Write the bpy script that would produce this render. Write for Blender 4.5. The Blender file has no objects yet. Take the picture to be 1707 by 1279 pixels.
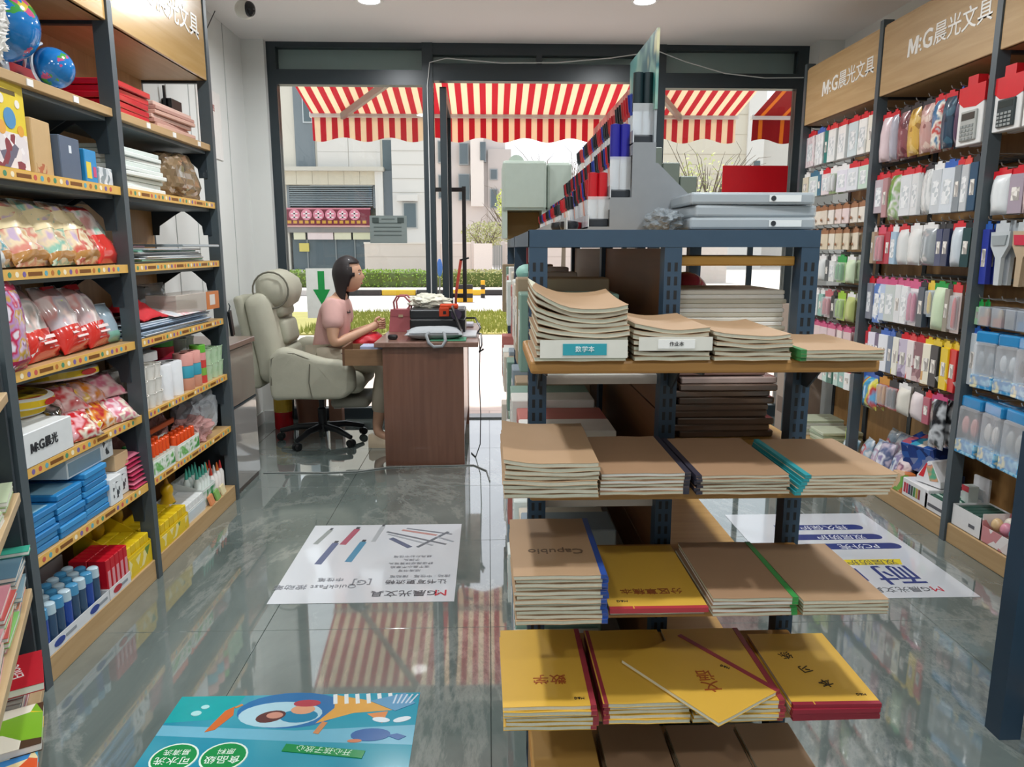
import bpy, bmesh, math, random
from mathutils import Vector, Matrix, noise
R = math.radians
rnd = random.Random(7)
scene = bpy.context.scene
COL = scene.collection

# ------------------------------------------------------------------ camera, world, sun, exposure
cam_d = bpy.data.cameras.new('camera'); cam_d.sensor_fit = 'HORIZONTAL'; cam_d.sensor_width = 36.0
cam_d.lens = 1227.0 / 1707.0 * 36.0; cam_d.clip_start = 0.02; cam_d.clip_end = 400
cam = bpy.data.objects.new('camera', cam_d); COL.objects.link(cam)
cam.location = (0, 0, 1.33); cam.rotation_euler = (R(90 - 10.4), 0, R(-1.8))
scene.camera = cam

world = bpy.data.worlds.new('sky'); scene.world = world; world.use_nodes = True
wn = world.node_tree; wn.nodes.clear()
wo = wn.nodes.new('ShaderNodeOutputWorld'); wb = wn.nodes.new('ShaderNodeBackground'); ws = wn.nodes.new('ShaderNodeTexSky')
ws.sky_type = 'NISHITA'; ws.sun_disc = False; ws.sun_elevation = R(57); ws.sun_rotation = R(-18); ws.dust_density = 4.0; ws.air_density = 1.0; ws.ozone_density = 1.0
wmix = wn.nodes.new('ShaderNodeMix'); wmix.data_type = 'RGBA'; wmix.inputs['Factor'].default_value = 0.72
wn.links.new(ws.outputs['Color'], wmix.inputs['A']); wmix.inputs['B'].default_value = (7.4, 7.6, 8.0, 1)   # hazy overcast veil
wn.links.new(wmix.outputs['Result'], wb.inputs['Color']); wb.inputs['Strength'].default_value = 0.2
wn.links.new(wb.outputs['Background'], wo.inputs['Surface'])

sun_d = bpy.data.lights.new('sun', 'SUN'); sun_d.energy = 4.4; sun_d.angle = R(2.5); sun_d.color = (1.0, 0.94, 0.85)
sun = bpy.data.objects.new('sun', sun_d); COL.objects.link(sun)
sun.rotation_euler = (R(-31), R(-10), 0)          # high sun beyond the street, behind the houses opposite

vs = scene.view_settings
vs.view_transform = 'Standard'; vs.look = 'None'; vs.gamma = 1.0; vs.use_curve_mapping = False; vs.exposure = 0.0
LAMP_W = 20.0

# ------------------------------------------------------------------ colour and material helpers
def lin(c):
    if isinstance(c, str):
        c = c.lstrip('#'); c = tuple(int(c[i:i + 2], 16) / 255 for i in (0, 2, 4))
    return tuple((x / 12.92 if x <= 0.04045 else ((x + 0.055) / 1.055) ** 2.4) for x in c) + (1,)

MC = {}
def mat(col, rough=0.5, metal=0.0, var=0.06, scale=30.0, bump=0.0, spec=0.5, coat=0.0, alpha=1.0, trans=0.0):
    """Plain procedural surface: one colour with slight noise variation."""
    key = ('m', col, rough, metal, var, scale, bump, spec, coat, alpha, trans)
    if key in MC: return MC[key]
    m = bpy.data.materials.new('surface_' + str(len(MC))); m.use_nodes = True
    nt = m.node_tree; b = nt.nodes['Principled BSDF']; L = lin(col)
    b.inputs['Roughness'].default_value = rough; b.inputs['Metallic'].default_value = metal
    b.inputs['Specular IOR Level'].default_value = spec; b.inputs['Coat Weight'].default_value = coat; b.inputs['Coat Roughness'].default_value = 0.06
    b.inputs['Alpha'].default_value = alpha; b.inputs['Transmission Weight'].default_value = trans
    tc = nt.nodes.new('ShaderNodeTexCoord'); n = nt.nodes.new('ShaderNodeTexNoise'); n.inputs['Scale'].default_value = scale; n.inputs['Detail'].default_value = 3
    nt.links.new(tc.outputs['Object'], n.inputs['Vector'])
    mx = nt.nodes.new('ShaderNodeMix'); mx.data_type = 'RGBA'
    mx.inputs['A'].default_value = tuple(min(1, x * (1 - var)) for x in L[:3]) + (1,); mx.inputs['B'].default_value = tuple(min(1, x * (1 + var)) for x in L[:3]) + (1,)
    nt.links.new(n.outputs['Fac'], mx.inputs['Factor']); nt.links.new(mx.outputs['Result'], b.inputs['Base Color'])
    if bump:
        bp = nt.nodes.new('ShaderNodeBump'); bp.inputs['Strength'].default_value = bump; bp.inputs['Distance'].default_value = 0.01
        nt.links.new(n.outputs['Fac'], bp.inputs['Height']); nt.links.new(bp.outputs['Normal'], b.inputs['Normal'])
    MC[key] = m; return m

def wood(c1, c2, rough=0.45, scale=3.0, axis='Y', coat=0.0):
    key = ('w', c1, c2, rough, scale, axis, coat)
    if key in MC: return MC[key]
    m = bpy.data.materials.new('wood_' + str(len(MC))); m.use_nodes = True
    nt = m.node_tree; b = nt.nodes['Principled BSDF']; b.inputs['Roughness'].default_value = rough; b.inputs['Coat Weight'].default_value = coat
    tc = nt.nodes.new('ShaderNodeTexCoord'); mp = nt.nodes.new('ShaderNodeMapping')
    s = {'X': (1, 14, 14), 'Y': (14, 1, 14), 'Z': (14, 14, 1)}[axis]
    mp.inputs['Scale'].default_value = s
    n = nt.nodes.new('ShaderNodeTexNoise'); n.inputs['Scale'].default_value = scale; n.inputs['Detail'].default_value = 6; n.inputs['Distortion'].default_value = 0.7
    cr = nt.nodes.new('ShaderNodeValToRGB'); cr.color_ramp.elements[0].position = 0.3; cr.color_ramp.elements[1].position = 0.72
    cr.color_ramp.elements[0].color = lin(c2); cr.color_ramp.elements[1].color = lin(c1)
    nt.links.new(tc.outputs['Object'], mp.inputs['Vector']); nt.links.new(mp.outputs['Vector'], n.inputs['Vector'])
    nt.links.new(n.outputs['Fac'], cr.inputs['Fac']); nt.links.new(cr.outputs['Color'], b.inputs['Base Color'])
    MC[key] = m; return m

def printed(cols, scale=18.0, rough=0.35, kind='voronoi', stretch=(1, 1, 1), coat=0.0):
    """Printed packaging: patches of several colours."""
    key = ('p', tuple(cols), scale, rough, kind, stretch, coat)
    if key in MC: return MC[key]
    m = bpy.data.materials.new('print_' + str(len(MC))); m.use_nodes = True
    nt = m.node_tree; b = nt.nodes['Principled BSDF']; b.inputs['Roughness'].default_value = rough; b.inputs['Coat Weight'].default_value = coat; b.inputs['Coat Roughness'].default_value = 0.08
    tc = nt.nodes.new('ShaderNodeTexCoord'); mp = nt.nodes.new('ShaderNodeMapping'); mp.inputs['Scale'].default_value = stretch
    nt.links.new(tc.outputs['Object'], mp.inputs['Vector'])
    if kind == 'voronoi':
        n = nt.nodes.new('ShaderNodeTexVoronoi'); n.inputs['Scale'].default_value = scale
        sep = nt.nodes.new('ShaderNodeSeparateColor'); nt.links.new(n.outputs['Color'], sep.inputs['Color']); out = sep.outputs['Red']
    else:
        n = nt.nodes.new('ShaderNodeTexNoise'); n.inputs['Scale'].default_value = scale; n.inputs['Detail'].default_value = 2.0
        mr = nt.nodes.new('ShaderNodeMapRange'); mr.inputs['From Min'].default_value = 0.28; mr.inputs['From Max'].default_value = 0.72
        nt.links.new(n.outputs['Fac'], mr.inputs['Value']); out = mr.outputs['Result']
    nt.links.new(mp.outputs['Vector'], n.inputs['Vector'])
    cr = nt.nodes.new('ShaderNodeValToRGB'); cr.color_ramp.interpolation = 'CONSTANT' if kind == 'voronoi' else 'EASE'
    e = cr.color_ramp.elements
    while len(e) < len(cols): e.new(0.5)
    for i, c in enumerate(cols): e[i].position = i / len(cols); e[i].color = lin(c)
    nt.links.new(out, cr.inputs['Fac']); nt.links.new(cr.outputs['Color'], b.inputs['Base Color'])
    MC[key] = m; return m

def clear(col='#ffffff', amount=0.75, rough=0.08):
    """Clear plastic film: mostly see-through with sharp gloss."""
    key = ('c', col, amount, rough)
    if key in MC: return MC[key]
    m = bpy.data.materials.new('film_' + str(len(MC))); m.use_nodes = True
    nt = m.node_tree; nt.nodes.clear(); o = nt.nodes.new('ShaderNodeOutputMaterial')
    tr = nt.nodes.new('ShaderNodeBsdfTransparent'); b = nt.nodes.new('ShaderNodeBsdfPrincipled'); mx = nt.nodes.new('ShaderNodeMixShader')
    b.inputs['Base Color'].default_value = lin(col); b.inputs['Roughness'].default_value = rough
    tr.inputs['Color'].default_value = tuple(0.55 + 0.45 * x for x in lin(col)[:3]) + (1,)
    mx.inputs['Fac'].default_value = 1 - amount
    nt.links.new(tr.outputs[0], mx.inputs[1]); nt.links.new(b.outputs[0], mx.inputs[2]); nt.links.new(mx.outputs[0], o.inputs['Surface'])
    MC[key] = m; return m

def pane_glass(tint=(0.93, 0.96, 0.95), refl=1.0):
    key = ('g', tint, refl)
    if key in MC: return MC[key]
    m = bpy.data.materials.new('window_glass_' + str(len(MC))); m.use_nodes = True
    nt = m.node_tree; nt.nodes.clear(); o = nt.nodes.new('ShaderNodeOutputMaterial')
    tr = nt.nodes.new('ShaderNodeBsdfTransparent'); tr.inputs['Color'].default_value = tint + (1,)
    g = nt.nodes.new('ShaderNodeBsdfGlossy'); g.inputs['Roughness'].default_value = 0.01
    f = nt.nodes.new('ShaderNodeFresnel'); f.inputs['IOR'].default_value = 1.45
    mx = nt.nodes.new('ShaderNodeMixShader'); nt.links.new(f.outputs[0], mx.inputs['Fac'])
    nt.links.new(tr.outputs[0], mx.inputs[1]); nt.links.new(g.outputs[0], mx.inputs[2]); nt.links.new(mx.outputs[0], o.inputs['Surface'])
    MC[key] = m; return m

def emit(col, strength):
    key = ('e', col, strength)
    if key in MC: return MC[key]
    m = bpy.data.materials.new('light_' + str(len(MC))); m.use_nodes = True
    b = m.node_tree.nodes['Principled BSDF']; b.inputs['Emission Color'].default_value = lin(col); b.inputs['Emission Strength'].default_value = strength
    MC[key] = m; return m

# ------------------------------------------------------------------ mesh helpers
class MB:
    """Collects shapes and links them as ONE mesh object."""
    def __init__(s): s.v = []; s.f = []; s.sm = False
    def add(s, v, f):
        o = len(s.v); s.v += [tuple(p) for p in v]; s.f += [tuple(i + o for i in q) for q in f]; return s
    def box(s, x0, y0, z0, x1, y1, z1):
        v = [(x0, y0, z0), (x1, y0, z0), (x1, y1, z0), (x0, y1, z0), (x0, y0, z1), (x1, y0, z1), (x1, y1, z1), (x0, y1, z1)]
        return s.add(v, [(0, 3, 2, 1), (4, 5, 6, 7), (0, 1, 5, 4), (1, 2, 6, 5), (2, 3, 7, 6), (3, 0, 4, 7)])
    def rbox(s, x0, y0, z0, x1, y1, z1, r=0.004, seg=2):
        bm = bmesh.new(); M = Matrix.Translation(((x0 + x1) / 2, (y0 + y1) / 2, (z0 + z1) / 2)) @ Matrix.Diagonal((x1 - x0, y1 - y0, z1 - z0, 1))
        bmesh.ops.create_cube(bm, size=1, matrix=M)
        bmesh.ops.bevel(bm, geom=list(bm.edges), offset=min(r, 0.45 * min(x1 - x0, y1 - y0, z1 - z0)), segments=seg, affect='EDGES', profile=0.5)
        return s.bm(bm)
    def bm(s, b):
        b.verts.index_update(); s.add([v.co[:] for v in b.verts], [[v.index for v in f.verts] for f in b.faces]); b.free(); return s
    def prism(s, poly, axis, a, b):
        """Extrude a polygon given in the two other axes along an axis."""
        n = len(poly)
        def P(p, t): return {'X': (t, p[0], p[1]), 'Y': (p[0], t, p[1]), 'Z': (p[0], p[1], t)}[axis]
        v = [P(p, a) for p in poly] + [P(p, b) for p in poly]
        return s.add(v, [tuple(range(n))[::-1], tuple(range(n, 2 * n))] + [(i, (i + 1) % n, n + (i + 1) % n, n + i) for i in range(n)])
    def lathe(s, prof, n=16, M=None, close=True):
        v = []; f = []
        for r, z in prof:
            for k in range(n): a = 2 * math.pi * k / n; v.append(Vector((r * math.cos(a), r * math.sin(a), z)))
        for i in range(len(prof) - 1):
            for k in range(n): f.append((i * n + k, i * n + (k + 1) % n, (i + 1) * n + (k + 1) % n, (i + 1) * n + k))
        if close: f.append(tuple(range(n))[::-1]); f.append(tuple(range((len(prof) - 1) * n, len(prof) * n)))
        if M is not None: v = [M @ p for p in v]
        return s.add(v, f)
    def tube(s, pts, r, n=6, closed=False):
        pts = [Vector(p) for p in pts]; rr = r if isinstance(r, (list, tuple)) else [r] * len(pts); o = len(s.v); f = []; ref = None
        for i, p in enumerate(pts):
            a = pts[max(i - 1, 0)]; b = pts[min(i + 1, len(pts) - 1)]
            if closed: a = pts[i - 1]; b = pts[(i + 1) % len(pts)]
            d = (b - a).normalized()
            if ref is None: ref = Vector((0, 0, 1)) if abs(d.z) < 0.9 else Vector((1, 0, 0))
            u = ref - d * ref.dot(d); u = u.normalized() if u.length > 1e-6 else d.orthogonal().normalized(); ref = u; w = d.cross(u)
            for k in range(n): t = 2 * math.pi * k / n; s.v.append(tuple(p + (u * math.cos(t) + w * math.sin(t)) * rr[i]))
        m = len(pts)
        for i in range(m if closed else m - 1):
            j = (i + 1) % m
            for k in range(n): f.append((o + i * n + k, o + i * n + (k + 1) % n, o + j * n + (k + 1) % n, o + j * n + k))
        if not closed: f.append(tuple(o + k for k in range(n))[::-1]); f.append(tuple(o + (m - 1) * n + k for k in range(n)))
        s.f += f; return s
    def bar(s, a, b, w, h):
        """Rectangular bar from a to b."""
        a = Vector(a); b = Vector(b); d = (b - a).normalized(); u = Vector((0, 0, 1)) if abs(d.z) < 0.95 else Vector((0, 1, 0)); x = d.cross(u).normalized(); z = x.cross(d)
        v = [p + x * i * w / 2 + z * j * h / 2 for p in (a, b) for i, j in ((-1, -1), (1, -1), (1, 1), (-1, 1))]
        return s.add(v, [(0, 1, 2, 3), (7, 6, 5, 4), (0, 4, 5, 1), (1, 5, 6, 2), (2, 6, 7, 3), (3, 7, 4, 0)])
    def sphere(s, c, r, n=12, m=8, sq=(1, 1, 1)):
        v = [(c[0], c[1], c[2] - r * sq[2])]; f = []
        for i in range(1, m):
            t = math.pi * i / m - math.pi / 2
            for k in range(n): a = 2 * math.pi * k / n; v.append((c[0] + r * sq[0] * math.cos(t) * math.cos(a), c[1] + r * sq[1] * math.cos(t) * math.sin(a), c[2] + r * sq[2] * math.sin(t)))
        v.append((c[0], c[1], c[2] + r * sq[2]))
        for k in range(n):
            f.append((0, 1 + (k + 1) % n, 1 + k)); f.append((len(v) - 1, 1 + (m - 2) * n + k, 1 + (m - 2) * n + (k + 1) % n))
        for i in range(m - 2):
            for k in range(n): f.append((1 + i * n + k, 1 + i * n + (k + 1) % n, 1 + (i + 1) * n + (k + 1) % n, 1 + (i + 1) * n + k))
        return s.add(v, f)
    def mesh(s, name, m=None, smooth=None):
        me = bpy.data.meshes.new(name); me.from_pydata(s.v, [], s.f); me.update()
        if m: me.materials.append(m)
        if smooth is not None and smooth:
            me.polygons.foreach_set('use_smooth', [True] * len(me.polygons))
            try: me.set_sharp_from_angle(angle=R(smooth if smooth is not True else 40))
            except Exception: pass
        return me
    def build(s, name, m, parent=None, smooth=None, loc=None, rot=None):
        return link(name, s.mesh(name, m, smooth), parent, loc, rot)

def link(name, me, parent=None, loc=None, rot=None):
    o = bpy.data.objects.new(name, me); COL.objects.link(o)
    if parent is not None: o.parent = parent
    if loc is not None: o.location = loc
    if rot is not None: o.rotation_euler = rot
    return o
def tag(o, label, cat, group=None, kind=None):
    o['label'] = label; o['category'] = cat
    if group: o['group'] = group
    if kind: o['kind'] = kind
    return o
def thing(name, label, cat, loc=(0, 0, 0), rz=0.0, group=None):
    o = bpy.data.objects.new(name, None); COL.objects.link(o); o.location = loc; o.rotation_euler = (0, 0, rz); o.empty_display_size = 0.05
    return tag(o, label, cat, group)
def struct(name, mb, m, smooth=None, label=None, cat=None):
    o = mb.build(name, m, None, smooth); o['kind'] = 'structure'
    if label: o['label'] = label; o['category'] = cat
    return o
def copy_tree(o, parent=None):
    c = o.copy(); COL.objects.link(c); c.parent = parent
    for ch in list(o.children): copy_tree(ch, c)
    return c
_ctx = {}
def text_mesh(body, size=0.1, depth=0.0006, align='CENTER', stretch=1.0, bold=0.0):
    key = (body, size, depth, align, stretch, bold)
    if key in _ctx: return _ctx[key]
    c = bpy.data.curves.new('lettering', 'FONT'); c.body = body; c.size = size; c.extrude = depth; c.align_x = align; c.align_y = 'CENTER'; c.resolution_u = 2; c.offset = bold
    o = bpy.data.objects.new('lettering_tmp', c); COL.objects.link(o); o.scale = (stretch, 1, 1)
    bpy.context.view_layer.update()
    me = bpy.data.meshes.new_from_object(o.evaluated_get(bpy.context.evaluated_depsgraph_get()))
    for v in me.vertices: v.co.x *= stretch
    bpy.data.objects.remove(o); bpy.data.curves.remove(c); me.name = 'lettering'
    _ctx[key] = me; return me
def text(name, body, m, parent, loc, rot, size=0.1, **k):
    me = text_mesh(body, size, **k).copy(); me.materials.clear(); me.materials.append(m)
    return link(name, me, parent, loc, rot)

def pillow(w, h, t, nx=8, ny=10, crinkle=0.004, seed=0, y0=0.0, y1=1.0, off=0.0, crimp=0.04, foot=0.0):
    """Filled bag standing in the XZ plane, X across, Z up, bulging in Y; y0..y1 selects a height band, off makes a shell."""
    mb = MB(); v = []; f = []
    for side in (1, -1):
        for j in range(ny + 1):
            q = y0 + (y1 - y0) * j / ny
            for i in range(nx + 1):
                p = i / nx; a = 1 - abs(2 * p - 1) ** 3; qq = min(1, max(0, (q - crimp) / (1 - 2 * crimp))); b = 1 - abs(2 * qq - 1) ** (3 if qq > 0.5 else 3 + 6 * foot)
                d = t / 2 * max(0, a) ** 0.6 * max(0, b) ** 0.6 + 0.0008 + off
                d += crinkle * noise.noise(Vector((p * 5 + seed, q * 6 + side * 3, seed * 1.7))) * (1 if d > 0.004 else 0)
                x = (p - 0.5) * w * (1 - 0.05 * b) ; z = q * h
                v.append((x, side * d, z))
    n = (nx + 1) * (ny + 1)
    for s_ in (0, 1):
        for j in range(ny):
            for i in range(nx):
                a = s_ * n + j * (nx + 1) + i; q = (a, a + 1, a + nx + 2, a + nx + 1); f.append(q if s_ else q[::-1])
    def rim(i0, i1): f.append((i0, i1, i1 + n, i0 + n))
    for i in range(nx): rim(i, i + 1); b = ny * (nx + 1); rim(b + i + 1, b + i)
    for j in range(ny): b = j * (nx + 1); rim(b + nx + 1, b); rim(b + nx, b + nx + nx + 1)
    return mb.add(v, f)
# ------------------------------------------------------------------ common materials
WOOD = wood('#c0a074', '#b08f61', 0.45, 2.2, 'Y')
WOODX = wood('#c0a074', '#b08f61', 0.45, 2.2, 'X')
WOODZ = wood('#b38a58', '#a07949', 0.5, 2.2, 'Z')
STEEL = mat('#2c363d', 0.42, 0.0, 0.05, 60)
STEEL_LIT = mat('#4a5459', 0.4, 0.0, 0.05, 60)  # same steel made lighter: light on the front uprights put into the colour
BLUE_STEEL = mat('#30465a', 0.42, 0.0, 0.06, 40)
FRAME = mat('#2c373d', 0.35, 0.0, 0.05, 40)
WHITE = mat('#eceae6', 0.55, 0.0, 0.03, 20)
WALLP = mat('#dfe1de', 0.6, 0.0, 0.03, 4)
DARK = mat('#14161a', 0.5)
BLACKP = mat('#17181b', 0.35)
RED = mat('#c8202c', 0.4)
CLEAR = clear('#f4f6f8', 0.72)

# ------------------------------------------------------------------ floor: polished marble tiles
def marble():
    m = bpy.data.materials.new('polished_marble'); m.use_nodes = True
    nt = m.node_tree; b = nt.nodes['Principled BSDF']; b.inputs['Roughness'].default_value = 0.045; b.inputs['Specular IOR Level'].default_value = 1.0; b.inputs['Coat Weight'].default_value = 0.8; b.inputs['Coat Roughness'].default_value = 0.02; b.inputs['Coat IOR'].default_value = 1.6
    g = nt.nodes.new('ShaderNodeNewGeometry'); mp = nt.nodes.new('ShaderNodeMapping'); mp.inputs['Rotation'].default_value = (0, 0, 0.6); mp.inputs['Scale'].default_value = (1, 0.45, 1)
    nt.links.new(g.outputs['Position'], mp.inputs['Vector'])
    n = nt.nodes.new('ShaderNodeTexNoise'); n.inputs['Scale'].default_value = 1.7; n.inputs['Detail'].default_value = 8; n.inputs['Roughness'].default_value = 0.62; n.inputs['Distortion'].default_value = 1.1
    cr = nt.nodes.new('ShaderNodeValToRGB'); e = cr.color_ramp.elements; e[0].position = 0.3; e[0].color = lin('#586360'); e[1].position = 0.72; e[1].color = lin('#7f8985')
    w = nt.nodes.new('ShaderNodeTexNoise'); w.inputs['Scale'].default_value = 1.3; w.inputs['Detail'].default_value = 9; w.inputs['Roughness'].default_value = 0.7; w.inputs['Distortion'].default_value = 0.5
    vr = nt.nodes.new('ShaderNodeValToRGB'); q = vr.color_ramp.elements; q[0].position = 0.47; q[0].color = (0, 0, 0, 1); q[1].position = 0.53; q[1].color = (0, 0, 0, 1); k = q.new(0.5); k.color = (0.3, 0.3, 0.3, 1)
    mx = nt.nodes.new('ShaderNodeMix'); mx.data_type = 'RGBA'; mx.inputs['B'].default_value = lin('#b9bbb4')
    for t in (n, w): nt.links.new(mp.outputs['Vector'], t.inputs['Vector'])
    nt.links.new(n.outputs['Fac'], cr.inputs['Fac']); nt.links.new(w.outputs['Fac'], vr.inputs['Fac'])
    nt.links.new(cr.outputs['Color'], mx.inputs['A']); nt.links.new(vr.outputs['Color'], mx.inputs['Factor']); nt.links.new(mx.outputs['Result'], b.inputs['Base Color'])
    return m
MARBLE = marble()
floor = struct('floor', MB().box(-1.8, -2.6, -0.06, 2.62, 5.82, -0.012), mat('#565a58', 0.7))
TS = 0.8; tile_cache = {}
xs = [-1.8, -1.6, -0.8, 0.0, 0.8, 1.6, 2.4, 2.62]; ys = [-2.6 + 0.0, -2.37, -1.57, -0.77, 0.03, 0.83, 1.63, 2.43, 3.23, 4.03, 4.83, 5.63, 5.82]
for i in range(len(xs) - 1):
    for j in range(len(ys) - 1):
        w, d = xs[i + 1] - xs[i] - 0.0016, ys[j + 1] - ys[j] - 0.0016; k = (round(w, 3), round(d, 3))
        if k not in tile_cache: tile_cache[k] = MB().rbox(-w / 2, -d / 2, -0.012, w / 2, d / 2, 0, 0.0012, 1).mesh('floor_tile', MARBLE)
        link('floor_tile', tile_cache[k], floor, ((xs[i] + xs[i + 1]) / 2, (ys[j] + ys[j + 1]) / 2, 0))

ceil_m = mat('#f7f4f2', 0.7, 0, 0.01, 3)
struct('ceiling', MB().box(-1.8, -2.6, 2.8, 2.62, 5.86, 2.9), ceil_m)
struct('wall_left', MB().box(-1.86, -2.6, 0, -1.76, 5.86, 2.8), WALLP)
struct('wall_right', MB().box(2.56, -2.6, 0, 2.66, 5.86, 2.8), WALLP)
struct('wall_back', MB().box(-1.8, -2.7, 0, 2.6, -2.6, 2.8), WALLP)
wf = struct('wall_front', MB().box(-1.78, 5.66, 0, -1.6, 5.86, 2.8).box(2.38, 5.55, 0, 2.58, 5.86, 2.8).box(-1.8, 5.86, 2.8, 2.62, 6.0, 6.5), WALLP)
struct('trim_1', MB().box(-1.8, 5.84, 2.58, 2.62, 5.92, 2.86), mat('#c6d2d0', 0.5, 0, 0.2, 2))
struct('trim_2', MB().box(-1.8, 5.92, 2.70, 2.62, 6.3, 3.3), mat('#8a8f8e', 0.5))
struct('baseboard_left', MB().box(-1.76, 4.3, 0, -1.748, 5.66, 0.09).box(-1.76, 5.645, 0, -1.6, 5.66, 0.09), mat('#c9cbc9', 0.4))
# panel joints on the left wall (white cladding boards)
for k, y in enumerate((4.02, 4.3, 4.62, 4.95, 5.28)):
    MB().box(-1.7605, y, 0.1, -1.757, y + 0.006, 2.8).build('panel_joint', mat('#b4b8b6', 0.6), bpy.data.objects['wall_left'])

# ------------------------------------------------------------------ shop front: dark aluminium frame with panes, open doors
Y0, Y1 = 5.72, 5.80
win1 = struct('window_1', MB().box(-1.62, Y0, 0, -1.535, Y1, 2.8).box(-1.535, Y0, 2.765, -0.475, Y1, 2.8).box(-1.535, Y0, 2.508, -0.475, Y1, 2.612).box(-1.535, Y0, 0, -0.475, Y1, 0.09).box(-0.478, Y0 - 0.01, 0, -0.40, Y1 + 0.01, 2.8), FRAME)
MB().box(-1.535, 5.755, 0.09, -0.478, 5.765, 2.508).build('pane', pane_glass(), win1)
MB().box(-1.535, 5.755, 2.612, -0.478, 5.765, 2.765).build('pane', pane_glass((0.88, 0.93, 0.93)), win1)
win2 = struct('window_2', MB().box(1.24, Y0 - 0.01, 0, 1.315, Y1 + 0.01, 2.8).box(1.315, Y0, 2.765, 2.3, Y1, 2.8).box(1.315, Y0, 2.5, 2.3, Y1, 2.605).box(1.315, Y0, 0, 2.3, Y1, 0.09).box(2.3, Y0, 0, 2.39, Y1, 2.8), FRAME)
MB().box(1.315, 5.755, 0.09, 2.3, 5.765, 2.5).build('pane', pane_glass(), win2)
MB().box(1.315, 5.755, 2.605, 2.3, 5.765, 2.765).build('pane', pane_glass((0.88, 0.93, 0.93)), win2)
win3 = struct('window_3', MB().box(-0.40, Y0, 2.72, 1.24, Y1, 2.8).box(-0.40, Y0, 2.54, 1.24, Y1, 2.66).box(0.36, Y0, 2.66, 0.40, Y1, 2.72), FRAME)
MB().box(-0.40, 5.755, 2.66, 1.24, 5.765, 2.72).build('pane', pane_glass((0.86, 0.92, 0.92)), win3)
MB().box(-0.4, 5.70, -0.001, 1.24, 5.84, 0.012).build('threshold', mat('#8b8f90', 0.3, 0.6), win3)
def door_leaf(n, sx, hx, hy, ang):
    d = bpy.data.objects.new('door_%d' % n, None); COL.objects.link(d); d['kind'] = 'structure'; d.location = (hx, hy, 0); d.rotation_euler = (0, 0, ang)
    W = 0.82                                                # leaf lies along local +Y when open
    MB().box(-0.025, 0, 0.015, 0.025, 0.07, 2.52).box(-0.025, W - 0.07, 0.015, 0.025, W, 2.52).box(-0.025, 0.07, 2.42, 0.025, W - 0.07, 2.52).box(-0.025, 0.07, 0.015, 0.025, W - 0.07, 0.14).build('leaf_frame', FRAME, d)
    MB().box(-0.005, 0.07, 0.14, 0.005, W - 0.07, 2.42).build('pane', pane_glass(), d)
    for s in (1, -1):
        MB().box(s * 0.13 - 0.017, W - 0.055, 0.86, s * 0.13 + 0.017, W - 0.02, 1.86).box(min(s * 0.02, s * 0.13), W - 0.05, 1.815, max(s * 0.02, s * 0.13), W - 0.025, 1.85).box(min(s * 0.02, s * 0.13), W - 0.05, 0.9, max(s * 0.02, s * 0.13), W - 0.025, 0.935).build('handle', mat('#2a2426', 0.35), d)
    return d
door_leaf(1, 1, -0.335, 5.83, R(0.5))
door_leaf(2, -1, 1.18, 5.83, R(-2))

# ------------------------------------------------------------------ awnings outside
def stripes(c1, c2, period, duty=0.5):
    m = bpy.data.materials.new('striped_canvas'); m.use_nodes = True; nt = m.node_tree; b = nt.nodes['Principled BSDF']; b.inputs['Roughness'].default_value = 0.8
    tc = nt.nodes.new('ShaderNodeTexCoord'); sp = nt.nodes.new('ShaderNodeSeparateXYZ'); nt.links.new(tc.outputs['Object'], sp.inputs['Vector'])
    a = nt.nodes.new('ShaderNodeMath'); a.operation = 'DIVIDE'; a.inputs[1].default_value = period; nt.links.new(sp.outputs['X'], a.inputs[0])
    fr = nt.nodes.new('ShaderNodeMath'); fr.operation = 'FRACT'; nt.links.new(a.outputs[0], fr.inputs[0])
    gt = nt.nodes.new('ShaderNodeMath'); gt.operation = 'GREATER_THAN'; gt.inputs[1].default_value = duty; nt.links.new(fr.outputs[0], gt.inputs[0])
    mx = nt.nodes.new('ShaderNodeMix'); mx.data_type = 'RGBA'; mx.inputs['A'].default_value = lin(c1); mx.inputs['B'].default_value = lin(c2); nt.links.new(gt.outputs[0], mx.inputs['Factor'])
    tl = nt.nodes.new('ShaderNodeBsdfTranslucent'); ms = nt.nodes.new('ShaderNodeMixShader'); ms.inputs['Fac'].default_value = 0.5
    nt.links.new(mx.outputs['Result'], b.inputs['Base Color']); nt.links.new(mx.outputs['Result'], tl.inputs['Color'])
    o = nt.nodes['Material Output']; nt.links.new(b.outputs[0], ms.inputs[1]); nt.links.new(tl.outputs[0], ms.inputs[2]); nt.links.new(ms.outputs[0], o.inputs['Surface'])
    return m
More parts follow.
